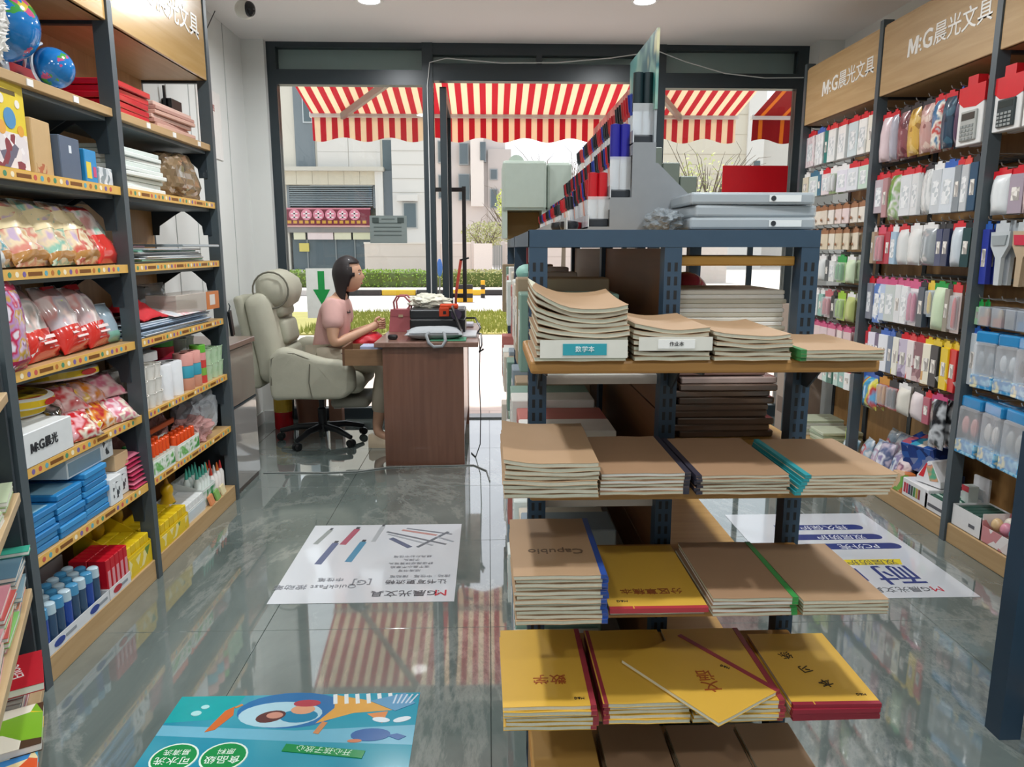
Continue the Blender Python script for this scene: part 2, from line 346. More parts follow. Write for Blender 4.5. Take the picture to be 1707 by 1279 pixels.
def awning(label, x0, x1, canvas, arms, wave=0.21):
    t = thing('awning', label, 'awning', ((x0 + x1) / 2, 6.05, 2.6)); h = (x1 - x0) / 2
    n = 40; v = []; f = []
    for j in range(5):
        q = j / 4; y = q * 1.55; z = 0.42 - 0.40 * q - 0.02 * math.sin(math.pi * q)
        for i in range(n + 1): v.append((-h + 2 * h * i / n, y, z))
    for j in range(4):
        for i in range(n): a = j * (n + 1) + i; f.append((a, a + 1, a + n + 2, a + n + 1))
    v += [(p[0], p[1], p[2] + 0.003) for p in v]; k = len(v) // 2; f += [tuple(k + i for i in q[::-1]) for q in f]
    MB().add(v, f).build('canopy', canvas, t, 60)
    MB().rbox(-h - 0.02, 1.53, -0.01, h + 0.02, 1.59, 0.04, 0.008).build('front_bar', mat('#d9d4d0', 0.35, 0.3), t)
    N = int(2 * h / 0.02); v = []; f = []
    for i in range(N + 1):
        x = -h + 2 * h * i / N; zb = -0.215 + 0.022 * math.cos(2 * math.pi * x / wave); yy = 1.565 + 0.008 * math.sin(x * 17)
        v += [(x, 1.56, -0.01), (x, yy, zb), (x, 1.564, -0.01), (x, yy + 0.004, zb)]
    for i in range(N): a = 4 * i; f += [(a, a + 1, a + 5, a + 4), (a + 2, a + 6, a + 7, a + 3), (a + 1, a + 3, a + 7, a + 5)]
    MB().add(v, f).build('valance', canvas, t, 60)
    for p, q, r_ in arms:
        o = Vector(t.location); MB().bar(Vector(p) - o, Vector(q) - o, 0.035, 0.06).build('folding_arm', mat('#8d8681', 0.4, 0.4), t)
    MB().box(-h, -0.12, 0.38, h, 0.02, 0.5).build('cassette', mat('#cfcac6', 0.4), t)
    return t
C1 = stripes('#d2384c', '#f6e8d2', 0.112)
awning('red and cream striped awning with scalloped edge outside the shop door', -1.72, 2.47, C1, [((-1.42, 7.58, 2.6), (-0.62, 6.2, 2.74), 0), ((1.9, 7.58, 2.6), (1.25, 6.3, 2.74), 0)], 0.448)
C2 = stripes('#a01a22', '#d88a2c', 0.22, 0.82)
awning('dark red awning with thin orange stripes over the neighbouring shop', 2.64, 4.6, C2, [], 0.44)

# ------------------------------------------------------------------ street outside
def brickmat(c1, c2, cm, sx, sy, rough=0.8):
    m = bpy.data.materials.new('paving'); m.use_nodes = True; nt = m.node_tree; b = nt.nodes['Principled BSDF']; b.inputs['Roughness'].default_value = rough
    g = nt.nodes.new('ShaderNodeNewGeometry'); br = nt.nodes.new('ShaderNodeTexBrick'); br.inputs['Scale'].default_value = 1; br.inputs['Brick Width'].default_value = sx; br.inputs['Row Height'].default_value = sy; br.inputs['Mortar Size'].default_value = 0.006
    br.inputs['Color1'].default_value = lin(c1); br.inputs['Color2'].default_value = lin(c2); br.inputs['Mortar'].default_value = lin(cm)
    nt.links.new(g.outputs['Position'], br.inputs['Vector']); nt.links.new(br.outputs['Color'], b.inputs['Base Color']); return m
struct('pavement', MB().box(-30, 5.82, -0.1, 40, 11.5, 0.0), brickmat('#e8d8d0', '#e0cec6', '#c9b8b0', 0.6, 0.3))
struct('lawn', MB().box(-30, 11.5, -0.1, 40, 15.6, 0.02), mat('#a8a05e', 0.9, 0, 0.2, 3, 0.4))
def tufts():
    v = []; f = []; r = random.Random(3)
    for _ in range(9000):
        x = r.uniform(-3, 2.5); y = r.uniform(11.5, 15.5); h = r.uniform(0.04, 0.11) * (1.5 if y < 12.2 else 1); a = r.uniform(0, 6.28); w = 0.012
        v += [(x - w * math.cos(a), y - w * math.sin(a), 0.02), (x + w * math.cos(a), y + w * math.sin(a), 0.02), (x + r.uniform(-.03, .03), y + r.uniform(-.03, .03), 0.02 + h)]; k = len(v); f.append((k - 3, k - 2, k - 1))
    return MB().add(v, f)
tag(tufts().build('grass', mat('#9aa04c', 0.8, 0, 0.3, 3)), 'short yellow green grass on the strip between pavement and road', 'grass', kind='stuff')
struct('road', MB().box(-60, 15.6, -0.1, 60, 21.5, 0.0), mat('#c9c3c2', 0.85, 0, 0.06, 3))
struct('far_walk', MB().box(-60, 21.5, -0.1, 60, 60, 0.05), mat('#d8cfc9', 0.85, 0, 0.05, 2))
kerb = thing('kerb', 'yellow and black painted kerb stones along the far road edge', 'kerb', (0, 21.4, 0))
km = [MB().rbox(-0.48, -0.1, 0, 0.48, 0.1, 0.16, 0.02).mesh('kerb_stone', mat(c, 0.7)) for c in ('#e3b52e', '#3a3634', '#cfc6c0')]
for i in range(14): link('kerb_stone', km[2 if i < 3 or i > 10 else i % 2], kerb, (-6.5 + i * 0.98, 0, 0))
def barrier(x, y, label):
    t = thing('parking_barrier', label, 'barrier', (x, y, 0), 0, 'striped road barriers')
    for i in range(4): MB().rbox(-0.2, -0.06, i * 0.11, 0.2, 0.06, i * 0.11 + 0.11, 0.008).build('stripe_block', mat(('#e0a81c', '#2b2725')[i % 2], 0.6), t)
barrier(-0.60, 18.6, 'wide yellow and black striped barrier at the road near the door handle')
b2 = thing('bollard', 'slim yellow and black bollard standing behind the road barrier', 'bollard', (-0.16, 20.2, 0))
for i in range(4): MB().lathe([(0.06, i * 0.12), (0.06, i * 0.12 + 0.118)], 10).build('band', mat(('#2b2725', '#e0a81c')[i % 2], 0.6), b2)

def leafball(name, mat_, parent, c, rx, ry, rz, n, size, seed, flat=False):
    r = random.Random(seed); v = []; f = []
    for _ in range(n):
        while True:
            p = Vector((r.uniform(-1, 1), r.uniform(-1, 1), r.uniform(-1, 1)))
            if flat or 0.35 < p.length < 1.0: break
        q = Vector((c[0] + p.x * rx, c[1] + p.y * ry, c[2] + p.z * rz)); a = Vector((r.uniform(-1, 1), r.uniform(-1, 1), r.uniform(-1, 1))).normalized() * size; b = a.orthogonal().normalized() * size * 0.6
        k = len(v); v += [q - a, q + b, q + a, q - b]; f.append((k, k + 1, k + 2, k + 3))
    return MB().add(v, f).build(name, mat_, parent)
HEDGE = mat('#8fae3e', 0.7, 0, 0.4, 2.5); HEDGE2 = mat('#a9a86a', 0.8, 0, 0.3, 2.5)
def hedge(x0, x1, label, m, s):
    t = thing('hedge', label, 'hedge', ((x0 + x1) / 2, 25.3, 0.05)); h = (x1 - x0) / 2
    MB().rbox(-h, -0.35, 0, h, 0.35, 0.48, 0.08, 2).build('hedge_core', mat('#5d6b33', 0.9, 0, 0.4, 5), t)
    lf = leafball('leaves', m, t, (0, 0, 0.28), h, 0.42, 0.30, int(h * 1700), 0.045, s, True); lf['kind'] = 'stuff'
hedge(-7.5, -2.05, 'bright green clipped hedge seen through the window by the desk', HEDGE, 1)
hedge(-1.9, 2.6, 'dusty green clipped hedge seen through the open doorway', HEDGE2, 2)

gw = thing('garden_wall', 'pale garden wall with square pillars behind the hedges', 'wall', (0, 28, 0))
for x0, x1 in ((-4.6, -1.9), (-1.82, -0.62), (0.56, 3.4), (3.5, 9)):
    MB().box(x0, -0.08, 0, x1, 0.08, 1.5).build('wall_panel', mat('#dccfc6', 0.8, 0, 0.04, 3), gw)
    MB().box(x0 - 0.02, -0.11, 1.5, x1 + 0.02, 0.11, 1.56).build('coping', mat('#e7ddd6', 0.8), gw)
    MB().box(x0 + 0.1, -0.09, 1.02, x1 - 0.1, -0.078, 1.03).build('joint', mat('#bfb2aa', 0.8), gw)
for x in (-1.86, -0.58, 0.54): MB().rbox(x - 0.07, -0.12, 0, x + 0.07, 0.12, 1.6, 0.01).build('pillar', mat('#cfc4bd', 0.8), gw)
gt = thing('garden_gate', 'pinkish white garden gate leaf beside a grey slatted panel', 'gate', (-0.18, 27.6, 0.05))
MB().rbox(-0.36, -0.03, 0, 0.32, 0.03, 1.46, 0.01).build('gate_leaf', mat('#efe2da', 0.7), gt)
for i in range(5): MB().box(0.36 + i * 0.07, -0.03, 0, 0.41 + i * 0.07, 0.03, 1.4).build('slat', mat('#8e8f8c', 0.7), gt)

# buildings across the street (far): cream shop house, pale middle block, cream end block
K = 1.45
def fz(z): return 1.33 + (z - 1.33) * K
def fbox(mb, x0, x1, z0, z1, y0, y1): return mb.box(x0 * K, y0, fz(z0), x1 * K, y1, fz(z1))
CREAM = mat('#dcd5c8', 0.85, 0, 0.04, 0.6); PALE = mat('#e3ded8', 0.85, 0, 0.03, 0.5); GREY = mat('#7b848a', 0.6, 0, 0.05, 1.0); GLASSD = mat('#5c6a70', 0.12, 0, 0.15, 0.8)
YB = 46.4
bl = thing('shop_house', 'cream shop house across the street with louvre screen and pink sign', 'building', (0, YB, -0.3))
def bpart(o, name, m, x0, x1, z0, z1, y0=-0.1, y1=0.4):
    mb = MB(); fbox(mb, x0, x1, z0, z1, y0, y1); mb.v = [(x, y, z + 0.3) for x, y, z in mb.v]; return mb.build(name, m, o)
bpart(bl, 'wall', CREAM, -14, -2.75, 4.47, 9.5, 0.0, 6)
bpart(bl, 'wall', CREAM, -14, -8.4, 0.4, 4.5, 0.0, 6)
bpart(bl, 'wall_strip', GREY, -7.95, -7.16, 4.63, 9.5, -0.12, 0.1)
w = bpart(bl, 'window', mat('#c9cfd2', 0.4), -7.58, -7.18, 6.4, 7.36, -0.2, 0); bpart(w, 'pane', GLASSD, -7.53, -7.23, 6.45, 7.3, -0.23, -0.15)
for i, (x0, x1) in enumerate(((-7.07, -5.8), (-5.78, -4.47))):
    for j in range(3): bpart(bl, 'facade_panel', PALE, x0, x1, 4.68 + j * 0.6, 5.27 + j * 0.6, -0.06, 0.05)
bpart(bl, 'window', GLASSD, -4.38, -3.95, 4.52, 5.75, -0.05, 0.1)
bpart(bl, 'ledge', mat('#cfc9bd', 0.8), -9.2, -4.3, 4.46, 4.62, -0.9, 0.2)
for i in range(7): bpart(bl, 'fascia_panel', mat('#d6cdb9', 0.8, 0, 0.06, 2), -9.2 + i * 0.65, -9.2 + i * 0.65 + 0.64, 3.93, 4.46, -0.5, 0.0)
bpart(bl, 'recess', mat('#6e7578', 0.7), -8.6, -4.66, 0.25, 3.95, 0.5, 0.9)
for i in range(10): bpart(bl, 'louvre_slat', mat('#8c979d', 0.5, 0.2), -8.35, -4.85, 3.08 + i * 0.086, 3.13 + i * 0.086, -0.1, 0.1)
for x in (-8.4, -4.82): bpart(bl, 'louvre_post', GREY, x, x + 0.1, 3.0, 3.97, -0.12, 0.2)
sg = bpart(bl, 'sign_board', mat('#7d2a3a', 0.6, 0, 0.1, 1), -8.5, -4.95, 2.26, 2.98, -0.25, 0.0)
bpart(sg, 'sign_edge', mat('#e3b0a8', 0.6), -8.52, -4.93, 2.22, 2.28, -0.28, -0.2); bpart(sg, 'sign_edge', mat('#d98a98', 0.6), -8.52, -4.93, 2.94, 3.0, -0.28, -0.2)
for i in range(6):
    c = MB().lathe([(0.001, 0), (0.33, 0), (0.33, 0.04), (0.001, 0.04)], 14, Matrix.Rotation(R(90), 4, 'X'))
    c.build('sign_disc', mat('#e08a9c', 0.5), sg, None, ((-8.1 + i * 0.5) * K, -0.26, fz(2.72) + 0.3))
    MB().box(-0.2, -0.32, -0.2, 0.2, -0.3, -0.12).box(-0.2, -0.32, 0.02, 0.2, -0.3, 0.1).box(-0.05, -0.32, -0.22, 0.05, -0.3, 0.22).build('sign_mark', mat('#f4dfe0', 0.5), sg, None, ((-8.1 + i * 0.5) * K, 0, fz(2.72) + 0.3))
for i in range(14): bpart(sg, 'sign_stroke', mat('#d8a23c', 0.5), -8.4 + i * 0.24, -8.25 + i * 0.24, 2.36, 2.48, -0.28, -0.24)
bpart(bl, 'beam', mat('#8e8a86', 0.7), -8.6, -4.8, 1.99, 2.24, -0.2, 0.3)
for i, (x0, x1, c) in enumerate(((-8.2, -7.72, '#e6e0c0'), (-7.62, -6.55, '#f0dcd8'), (-6.5, -5.8, '#e6e0c2'), (-5.72, -5.0, '#e0dcb8'))): bpart(bl, 'small_sign', mat(c, 0.5), x0, x1, 1.7, 2.03, -0.15, 0.0)
bpart(bl, 'shop_glass', GLASSD, -8.3, -4.7, 0.2, 1.7, 0.1, 0.3)
for x in (-7.7, -6.5, -5.7): bpart(bl, 'mullion', mat('#8e9494', 0.5), x, x + 0.05, 0.2, 1.7, 0.0, 0.12)
bpart(bl, 'small_sign', mat('#e2cf6a', 0.5), -8.0, -7.6, 1.2, 1.55, -0.1, 0.05)
bpart(bl, 'column', PALE, -4.68, -4.36, 0.2, 4.5, -0.6, 0.2)
bpart(bl, 'pier', mat('#767f86', 0.7), -4.36, -3.86, 0.2, 4.5, -0.3, 0.5)
bpart(bl, 'tower', PALE, -3.95, -2.6, 0.2, 9.5, -0.8, 5)
for i in range(6): bpart(bl, 'tower_joint', mat('#bdb6ad', 0.8), -3.95, -2.6, 3.6 + i * 0.55, 3.62 + i * 0.55, -0.82, -0.7)
w = bpart(bl, 'window', mat('#b9bab8', 0.5), -3.55, -2.94, 2.15, 3.22, -0.9, -0.7); bpart(w, 'pane', GLASSD, -3.48, -3.0, 2.2, 3.16, -0.95, -0.85)
bpart(bl, 'balcony', PALE, -3.75, -2.9, 3.25, 3.5, -1.3, -0.7)
bm_ = thing('apartment_block', 'pale panelled apartment block behind the garden wall with dark windows', 'building', (0, 58, -0.3))
bpart(bm_, 'wall', mat('#d6d0cc', 0.85, 0, 0.03, 0.5), -2.95, 0.9, 0.4, 7.9, 0, 6)
bpart(bm_, 'wall', PALE, -0.9, -0.22, 3.5, 7.9, -0.8, 0.2)
bpart(bm_, 'wall', mat('#c4beba', 0.85), 0.0, 1.2, 0.4, 6.4, -0.4, 5)
for x0, x1, z0, z1 in ((-1.55, -0.95, 3.8, 5.15), (-0.45, -0.1, 5.75, 6.75), (0.1, 0.5, 4.85, 5.4), (-1.5, -1.0, 5.6, 6.7), (0.1, 0.5, 3.4, 4.4), (-2.6, -2.1, 3.9, 5.1), (-2.6, -2.1, 5.7, 6.8)):
    w = bpart(bm_, 'window', mat('#9aa2a6', 0.5), x0, x1, z0, z1, -0.5, 0.3); bpart(w, 'pane', GLASSD, x0 + 0.05, x1 - 0.05, z0 + 0.05, z1 - 0.05, -0.9 if -0.9 < x0 < -0.2 else -0.55, -0.45)
br_ = thing('end_block', 'plain cream block across the street behind the red board', 'building', (0, 52, -0.3))
bpart(br_, 'wall', mat('#d9d0bf', 0.85, 0, 0.04, 0.6), 7.2, 12.2, 0.4, 9.2, 0, 6)
for i in range(9): bpart(br_, 'facade_joint', mat('#c3b9a8', 0.85), 7.2, 12.2, 1.2 + i * 0.9, 1.22 + i * 0.9, -0.03, 0.05)
bpart(br_, 'strip', PALE, 12.2, 13.0, 0.4, 9.2, -0.2, 6); bpart(br_, 'window', GLASSD, 12.55, 12.85, 3.4, 5.4, -0.25, 0)
bpart(br_, 'wall', mat('#d0cac2', 0.85), 13.0, 17, 0.4, 8.2, 0.2, 6)
bpart(br_, 'low_wall', PALE, 7.0, 12.2, 0.3, 2.7, -4, -3.5)

def tree(x, y, h, label, crown, cm, n, bare=False, seed=1):
    t = thing('street_tree', label, 'tree', (x, y, 0)); r = random.Random(seed); mb = MB()
    mb.tube([(0, 0, 0), (0.02, 0, h * 0.35), (-0.03, 0, h * 0.6)], [0.09, 0.07, 0.05], 7)
    for i in range(26 if bare else 12):
        a = r.uniform(0, 6.28); z0 = h * r.uniform(0.3, 0.6); L = h * r.uniform(0.25, 0.5); d = Vector((math.cos(a) * 0.55, math.sin(a) * 0.55, 0.8)); p = Vector((0, 0, z0)); q = p + d * L * 0.5; e = q + (d + Vector((r.uniform(-.4, .4), r.uniform(-.4, .4), 0.1))) * L * 0.5
        mb.tube([p, q, e], [0.03, 0.02, 0.008], 5)
        for _ in range(3): g = e + Vector((r.uniform(-1, 1), r.uniform(-1, 1), r.uniform(0, 1))) * L * 0.35; mb.tube([q, e.lerp(g, 0.5), g], [0.012, 0.008, 0.004], 4)
    mb.build('branches', mat('#6f6456', 0.9), t)
    if n: lf = leafball('foliage', cm, t, crown[0], crown[1], crown[2], crown[3], n, 0.055, seed); lf['kind'] = 'stuff'
YG = mat('#c4cf6a', 0.7, 0, 0.3, 2)
tree(1.0, 33, 4.2, 'yellow green young tree rising behind the garden wall', ((0, 0, 3.2), 0.7, 0.6, 0.9), YG, 900, seed=4)
tree(-0.2, 31, 2.6, 'pale olive shrub tree leaning over the garden wall', ((0.15, 0, 1.9), 1.1, 0.7, 0.55), mat('#aeb07c', 0.8, 0, 0.25, 2), 1200, seed=5)
tree(2.6, 26, 4.4, 'bare branched tree seen through the doorway above the grey boxes', None, None, 0, True, 6)
tree(5.9, 21, 3.9, 'sparse tree with fresh yellow leaves seen behind the red board', ((0, 0, 3.0), 1.3, 0.8, 1.0), mat('#d3d98c', 0.7, 0, 0.2, 2), 420, True, 8)
# ------------------------------------------------------------------ wall shelving, left side
XF, XB = -1.36, -1.735
LZ = [0.085, 0.41, 0.688, 0.978, 1.27, 1.555, 1.832]
EDGE_Y = mat('#e2b25a', 0.45, 0, 0.06, 12)
ICON = [mat(c, 0.5) for c in ('#5fa8b8', '#c8574e', '#7b64a0', '#f3e7c8', '#4d8f6b', '#b9702f')]
disc = MB().lathe([(0.0085, 0), (0.0085, 0.0006)], 8, Matrix.Rotation(R(90), 4, 'Y'))
ICON_ME = [disc.mesh('edge_icon', m) for m in ICON]
bar_me = MB().box(0, -0.035, -0.006, 0.0006, 0.035, 0.006).mesh('edge_print', mat('#7c4a12', 0.5))
def gusset(y, z, name='bracket', parent=None, sx=1, xf=0, depth=0.12):
    """Plate bracket under a shelf at an upright: deep at the top, narrowing downwards."""
    p = [(xf, z), (xf - sx * depth, z), (xf - sx * depth, z - 0.012), (xf - sx * depth * 0.75, z - 0.035), (xf - sx * 0.045, z - 0.085), (xf - sx * 0.04, z - 0.13), (xf, z - 0.13)]
    q = [(a, b) for a, b in p]
    mb = MB(); n = len(q); v = [(a, y - 0.003, b) for a, b in q] + [(a, y + 0.003, b) for a, b in q]
    mb.add(v, [tuple(range(n)), tuple(range(2 * n - 1, n - 1, -1))] + [(i, n + i, n + (i + 1) % n, (i + 1) % n) for i in range(n)])
    return mb.build(name, STEEL, parent)
def shelf_bay(label, y0, y1, posts, fascia=True, back=True):
    """One bay of wall shelving; local origin at floor, front plane at local x=0, running along +y, items face +x."""
    t = thing('shelf_unit', label, 'shelf', (XF, y0, 0)); W = y1 - y0; D = XF - XB
    for py in posts:
        yy = py - y0
        MB().box(-0.05, yy - 0.018, 0, 0.006, yy + 0.018, 2.52).build('upright', STEEL_LIT, t)
        MB().box(-D, yy - 0.018, 0, -D + 0.05, yy + 0.018, 2.5).build('upright', STEEL, t)
        MB().box(-D + 0.05, yy - 0.012, 2.12, -0.05, yy + 0.012, 2.15).build('cross_rail', STEEL, t)
        for z in LZ[1:]:
            gusset(yy - 0.02, z - 0.03, 'bracket', t, 1, -0.03, 0.13)
    for y_ in (0.03, W - 0.03):
        for z in LZ[1:]: gusset(y_, z - 0.03, 'bracket', t, -1, -D + 0.05, 0.16)
    if back:
        for z0, z1 in zip(LZ, LZ[1:] + [2.5]): MB().box(-D + 0.052, 0.02, z0 + 0.002, -D + 0.06, W - 0.02, z1 - 0.002).build('back_panel', WOODZ, t)
    for i, z in enumerate(LZ):
        if i == 0:
            b = MB().rbox(-D + 0.02, 0.02, 0.0, -0.002, W - 0.02, z - 0.0, 0.002, 1).build('plinth', WOOD, t)
        else:
            b = MB().rbox(-D + 0.02, 0.02, z - 0.03, -0.006, W - 0.02, z, 0.002, 1).build('shelf_board', WOOD, t)
            MB().box(-D + 0.03, 0.03, z - 0.045, -0.03, W - 0.03, z - 0.031).build('shelf_pan', mat('#5d686c', 0.5), t)
            if i < 6:
                MB().box(-0.006, 0.02, z - 0.03, -0.003, W - 0.02, z).build('edge_strip', EDGE_Y, t)
                k = 0; y = 0.06
                while y < W - 0.06:
                    if k % 7 == 3: link('edge_print', bar_me, b, (-0.003, y + 0.02, z - 0.015)); y += 0.075
                    else: link('edge_icon', ICON_ME[(k * 5 + i) % 6], b, (-0.003, y, z - 0.015)); y += 0.034
                    k += 1
            else:
                for y in (0.25, 0.5, 0.78):
                    if y < W: MB().box(-0.006, y, z - 0.026, -0.003, y + 0.03, z - 0.006).build('price_tag', WHITE, t)
    if fascia:
        MB().rbox(-D + 0.03, 0.02, 2.13, -0.006, W - 0.02, 2.145, 0.002, 1).build('top_board', WOOD, t)
        fb = MB().rbox(-0.02, 0.02, 2.13, 0.0, W - 0.02, 2.5, 0.003, 1).build('fascia', wood('#c8a46c', '#bb9559', 0.22, 2.2, 'Y', 0.3), t)
        sign_letters(fb, (0.001, W * 0.5, 2.34), (R(90), 0, R(90)))
    return t
def sign_letters(parent, loc, rot, size=0.115, m=None, dark=None, cjk='晨光文具'):
    m = m or mat('#f1efe9', 0.35, 0, 0.02)
    M = Matrix.Translation(loc) @ Matrix(((1, 0, 0), (0, 1, 0), (0, 0, 1))).to_4x4()
    from mathutils import Euler
    E_ = Euler(rot).to_matrix().to_4x4(); M = M @ E_
    def put(body, x, s, bold, mm):
        me = text_mesh(body, s, 0.0012, 'LEFT', 1.0, bold).copy(); me.materials.clear(); me.materials.append(mm); me.transform(M @ Matrix.Translation((x, 0, 0))); link('lettering', me, parent)
    s = size; mb = MB(); q = [(0, 0), (0.06, 0.8), (0.27, 0.8), (0.45, 0.36), (0.66, 0.8), (0.88, 0.8), (0.82, 0), (0.63, 0), (0.67, 0.5), (0.47, 0.08), (0.37, 0.08), (0.2, 0.5), (0.17, 0)]
    mb.prism([(x * s - 2.6 * s, (y - 0.4) * s) for x, y in q], 'Z', -0.001, 0.0012); mb.v = [tuple(M @ Vector(p)) for p in mb.v]; mb.build('logo_letter', dark or m, parent); put('G', -1.42 * s, s * 1.15, 0.02 * s, m)
    mb = MB()
    for dx, dy, r in ((-1.58, 0.16, 0.055), (-1.62, -0.12, 0.05), (-1.5, -0.3, 0.04)): mb.lathe([(r * s * 1.6, -0.001), (r * s * 1.6, 0.0012)], 10, M @ Matrix.Translation((dx * s, dy * s, 0)))
    mb.build('logo_dots', m, parent)
    put(cjk, -0.55 * s, s, 0.006 * s, m)
shelf_bay('wall shelf bay with globes and toy bags, nearer of the two wooden bays', 2.10, 2.88, [2.10, 2.88])
shelf_bay('wall shelf bay with paper stacks and cups, beside the brown cabinet', 2.88, 3.84, [3.84])

# ---- item builders for the shelves: local frame of each item has +Y = away from viewer (into shelf); helper turns it to face +X
FACE = R(90)      # turns an item whose front is -Y so that its front looks to +X
def place(o, y, z, xfront, depth=0.0, tilt=0.0, yaw=0.0):
    o.location = (XF - xfront, y, z + 0.0008); o.rotation_euler = (tilt, 0, FACE + yaw); return o
def box_item(name, label, cat, y, z, w, h, d, m, back=0.02, group=None, yaw=0.0, band=None, patch=None, tilt=0.0, txt=None, lid=None):
    """Carton: front face at local y=0, width along local x."""
    t = MB().rbox(-w / 2, 0, 0, w / 2, d, h, 0.0025, 1).build(name, m)
    tag(t, label, cat, group); place(t, y, z, back, 0, tilt, yaw)
    if band: MB().box(-w / 2 - 0.0004, -0.0006, h * band[0], w / 2 + 0.0004, d * 0.999, h * band[1]).build('printed_band', band[2], t)
    if patch: MB().box(w * patch[0], -0.0009, h * patch[1], w * patch[2], 0.0, h * patch[3]).build('printed_patch', patch[4], t)
    if lid: MB().box(-w / 2 + 0.002, 0.002, h - 0.001, w / 2 - 0.002, d - 0.002, h + 0.0008).build('lid_print', lid, t)
    if txt: text('lettering', txt[0], txt[1], t, (w * txt[3], -0.001, h * txt[4]), (R(90), 0, 0), txt[2], bold=0.0012)
    return t
def bag_item(name, label, y, z, w, h, th, body, band=None, bands=(), lean=-0.2, back=0.06, group=None, seed=0, yaw=0.0, crinkle=0.004, cat='bag', foot=1.0):
    t = thing(name, label, cat, (0, 0, 0), 0, group)
    pillow(w, h, th, 8, 10, crinkle, seed, foot=foot).build('pouch', body, t, 60)
    for b0, b1, m in bands: pillow(w * 1.004, h, th, 8, 4, crinkle, seed, b0, b1, 0.0012, foot=foot).build('printed_band', m, t, 60)
    MB().box(-w / 2, -0.0022, h * 0.965, w / 2, 0.0022, h).build('seal', CLEAR if not band else band, t)
    t.location = (XF - back, y, z + 0.0008 + th * 0.05 * abs(lean)); t.rotation_euler = (lean, 0, FACE + yaw); return t
def stack_sheets(name, label, cat, n, y, z, w, d, th, mats, back=0.02, group=None, jit=0.006, seed=1, cover=None):
    r = random.Random(seed)
    for i in range(n):
        t = MB().rbox(-w / 2, 0, 0, w / 2, d, th * 0.92, 0.0012, 1).build(name, mats[i % len(mats)]); tag(t, label, cat, group)
        place(t, y + r.uniform(-jit, jit), z + i * th, back + r.uniform(0, jit * 2), yaw=r.uniform(-0.03, 0.03))

# ---- top board: globes, red folders, paper packs
def globe(label, y, back, z, r, yaw, zc):
    t = thing('globe', label, 'globe', (XF - back, y, z + 0.0008), yaw)
    GM = globe_mat()
    MB().sphere((0, 0, zc), r, 32, 20).build('ball', GM, t, True)
    pts = [(0.0, (r + 0.012) * math.sin(a), zc + (r + 0.012) * math.cos(a)) for a in [R(-25 - 5 * k) for k in range(0, 33)]]
    MB().tube(pts, 0.005, 6).build('meridian_arc', mat('#e8edf2', 0.2, 0.3), t, True)
    MB().lathe([(0.001, 0), (r * 0.7, 0), (r * 0.68, 0.006), (r * 0.3, 0.01), (0.014, min(0.03, zc - r)), (0.012, zc - r), (0.001, zc - r + 0.001)], 20).build('foot', mat('#dfe6ee', 0.15, 0.2), t, 40)
    return t
def globe_mat():
    if 'globe' in MC: return MC['globe']
    m = bpy.data.materials.new('globe_print'); m.use_nodes = True; nt = m.node_tree; b = nt.nodes['Principled BSDF']; b.inputs['Roughness'].default_value = 0.12; b.inputs['Coat Weight'].default_value = 0.5
    tc = nt.nodes.new('ShaderNodeTexCoord'); n = nt.nodes.new('ShaderNodeTexNoise'); n.inputs['Scale'].default_value = 11; n.inputs['Detail'].default_value = 4
    cr = nt.nodes.new('ShaderNodeValToRGB'); cr.color_ramp.interpolation = 'CONSTANT'; e = cr.color_ramp.elements; e[0].color = lin('#1a76bd'); e[0].position = 0; e[1].position = 0.56; e[1].color = (1, 1, 1, 1)
    v = nt.nodes.new('ShaderNodeTexVoronoi'); v.inputs['Scale'].default_value = 26; sp = nt.nodes.new('ShaderNodeSeparateColor'); c2 = nt.nodes.new('ShaderNodeValToRGB'); c2.color_ramp.interpolation = 'CONSTANT'; q = c2.color_ramp.elements
    q[0].color = lin('#3f9a45'); q[1].position = 0.4; q[1].color = lin('#c9b33a'); x = q.new(0.7); x.color = lin('#c24f80')
    gt = nt.nodes.new('ShaderNodeMath'); gt.operation = 'GREATER_THAN'; gt.inputs[1].default_value = 0.56; mx = nt.nodes.new('ShaderNodeMix'); mx.data_type = 'RGBA'; mx.inputs['A'].default_value = lin('#1a76bd')
    nt.links.new(tc.outputs['Object'], n.inputs['Vector']); nt.links.new(tc.outputs['Object'], v.inputs['Vector']); nt.links.new(v.outputs['Color'], sp.inputs['Color']); nt.links.new(sp.outputs['Red'], c2.inputs['Fac'])
    nt.links.new(n.outputs['Fac'], gt.inputs[0]); nt.links.new(gt.outputs[0], mx.inputs['Factor']); nt.links.new(c2.outputs['Color'], mx.inputs['B']); nt.links.new(mx.outputs['Result'], b.inputs['Base Color'])
    MC['globe'] = m; return m
Z6 = LZ[6]
globe('large blue globe on a clear foot, biggest on the top shelf board', 2.46, 0.13, Z6, 0.108, 0.3, 0.172)
globe('small blue globe on a white arc at the front of the top shelf', 2.62, 0.07, Z6, 0.064, -0.4, 0.082)
globe('blue globe half hidden behind the large globe on the top shelf', 2.72, 0.26, Z6, 0.075, 1.0, 0.15)
ft = thing('plush_toy', 'white fluffy plush toy beside the large globe on the top shelf', 'toy', (XF - 0.04, 2.265, Z6 + 0.001))
leafball('fur', mat('#f3f1ee', 0.9), ft, (0, 0, 0.15), 0.035, 0.03, 0.13, 700, 0.022, 3)['kind'] = 'stuff'
MB().sphere((0, 0, 0.15), 0.04, 10, 8, (0.9, 0.6, 3.7)).build('body', mat('#efece6', 0.9), ft, True)
for i in range(2): box_item('carton', 'flat red carton at the back of the top shelf behind the small globe', 'box', 2.66, Z6 + i * 0.045, 0.32, 0.043, 0.16, mat('#9c1a22', 0.5), 0.17, 'red cartons on top shelf')
r_ = random.Random(5)
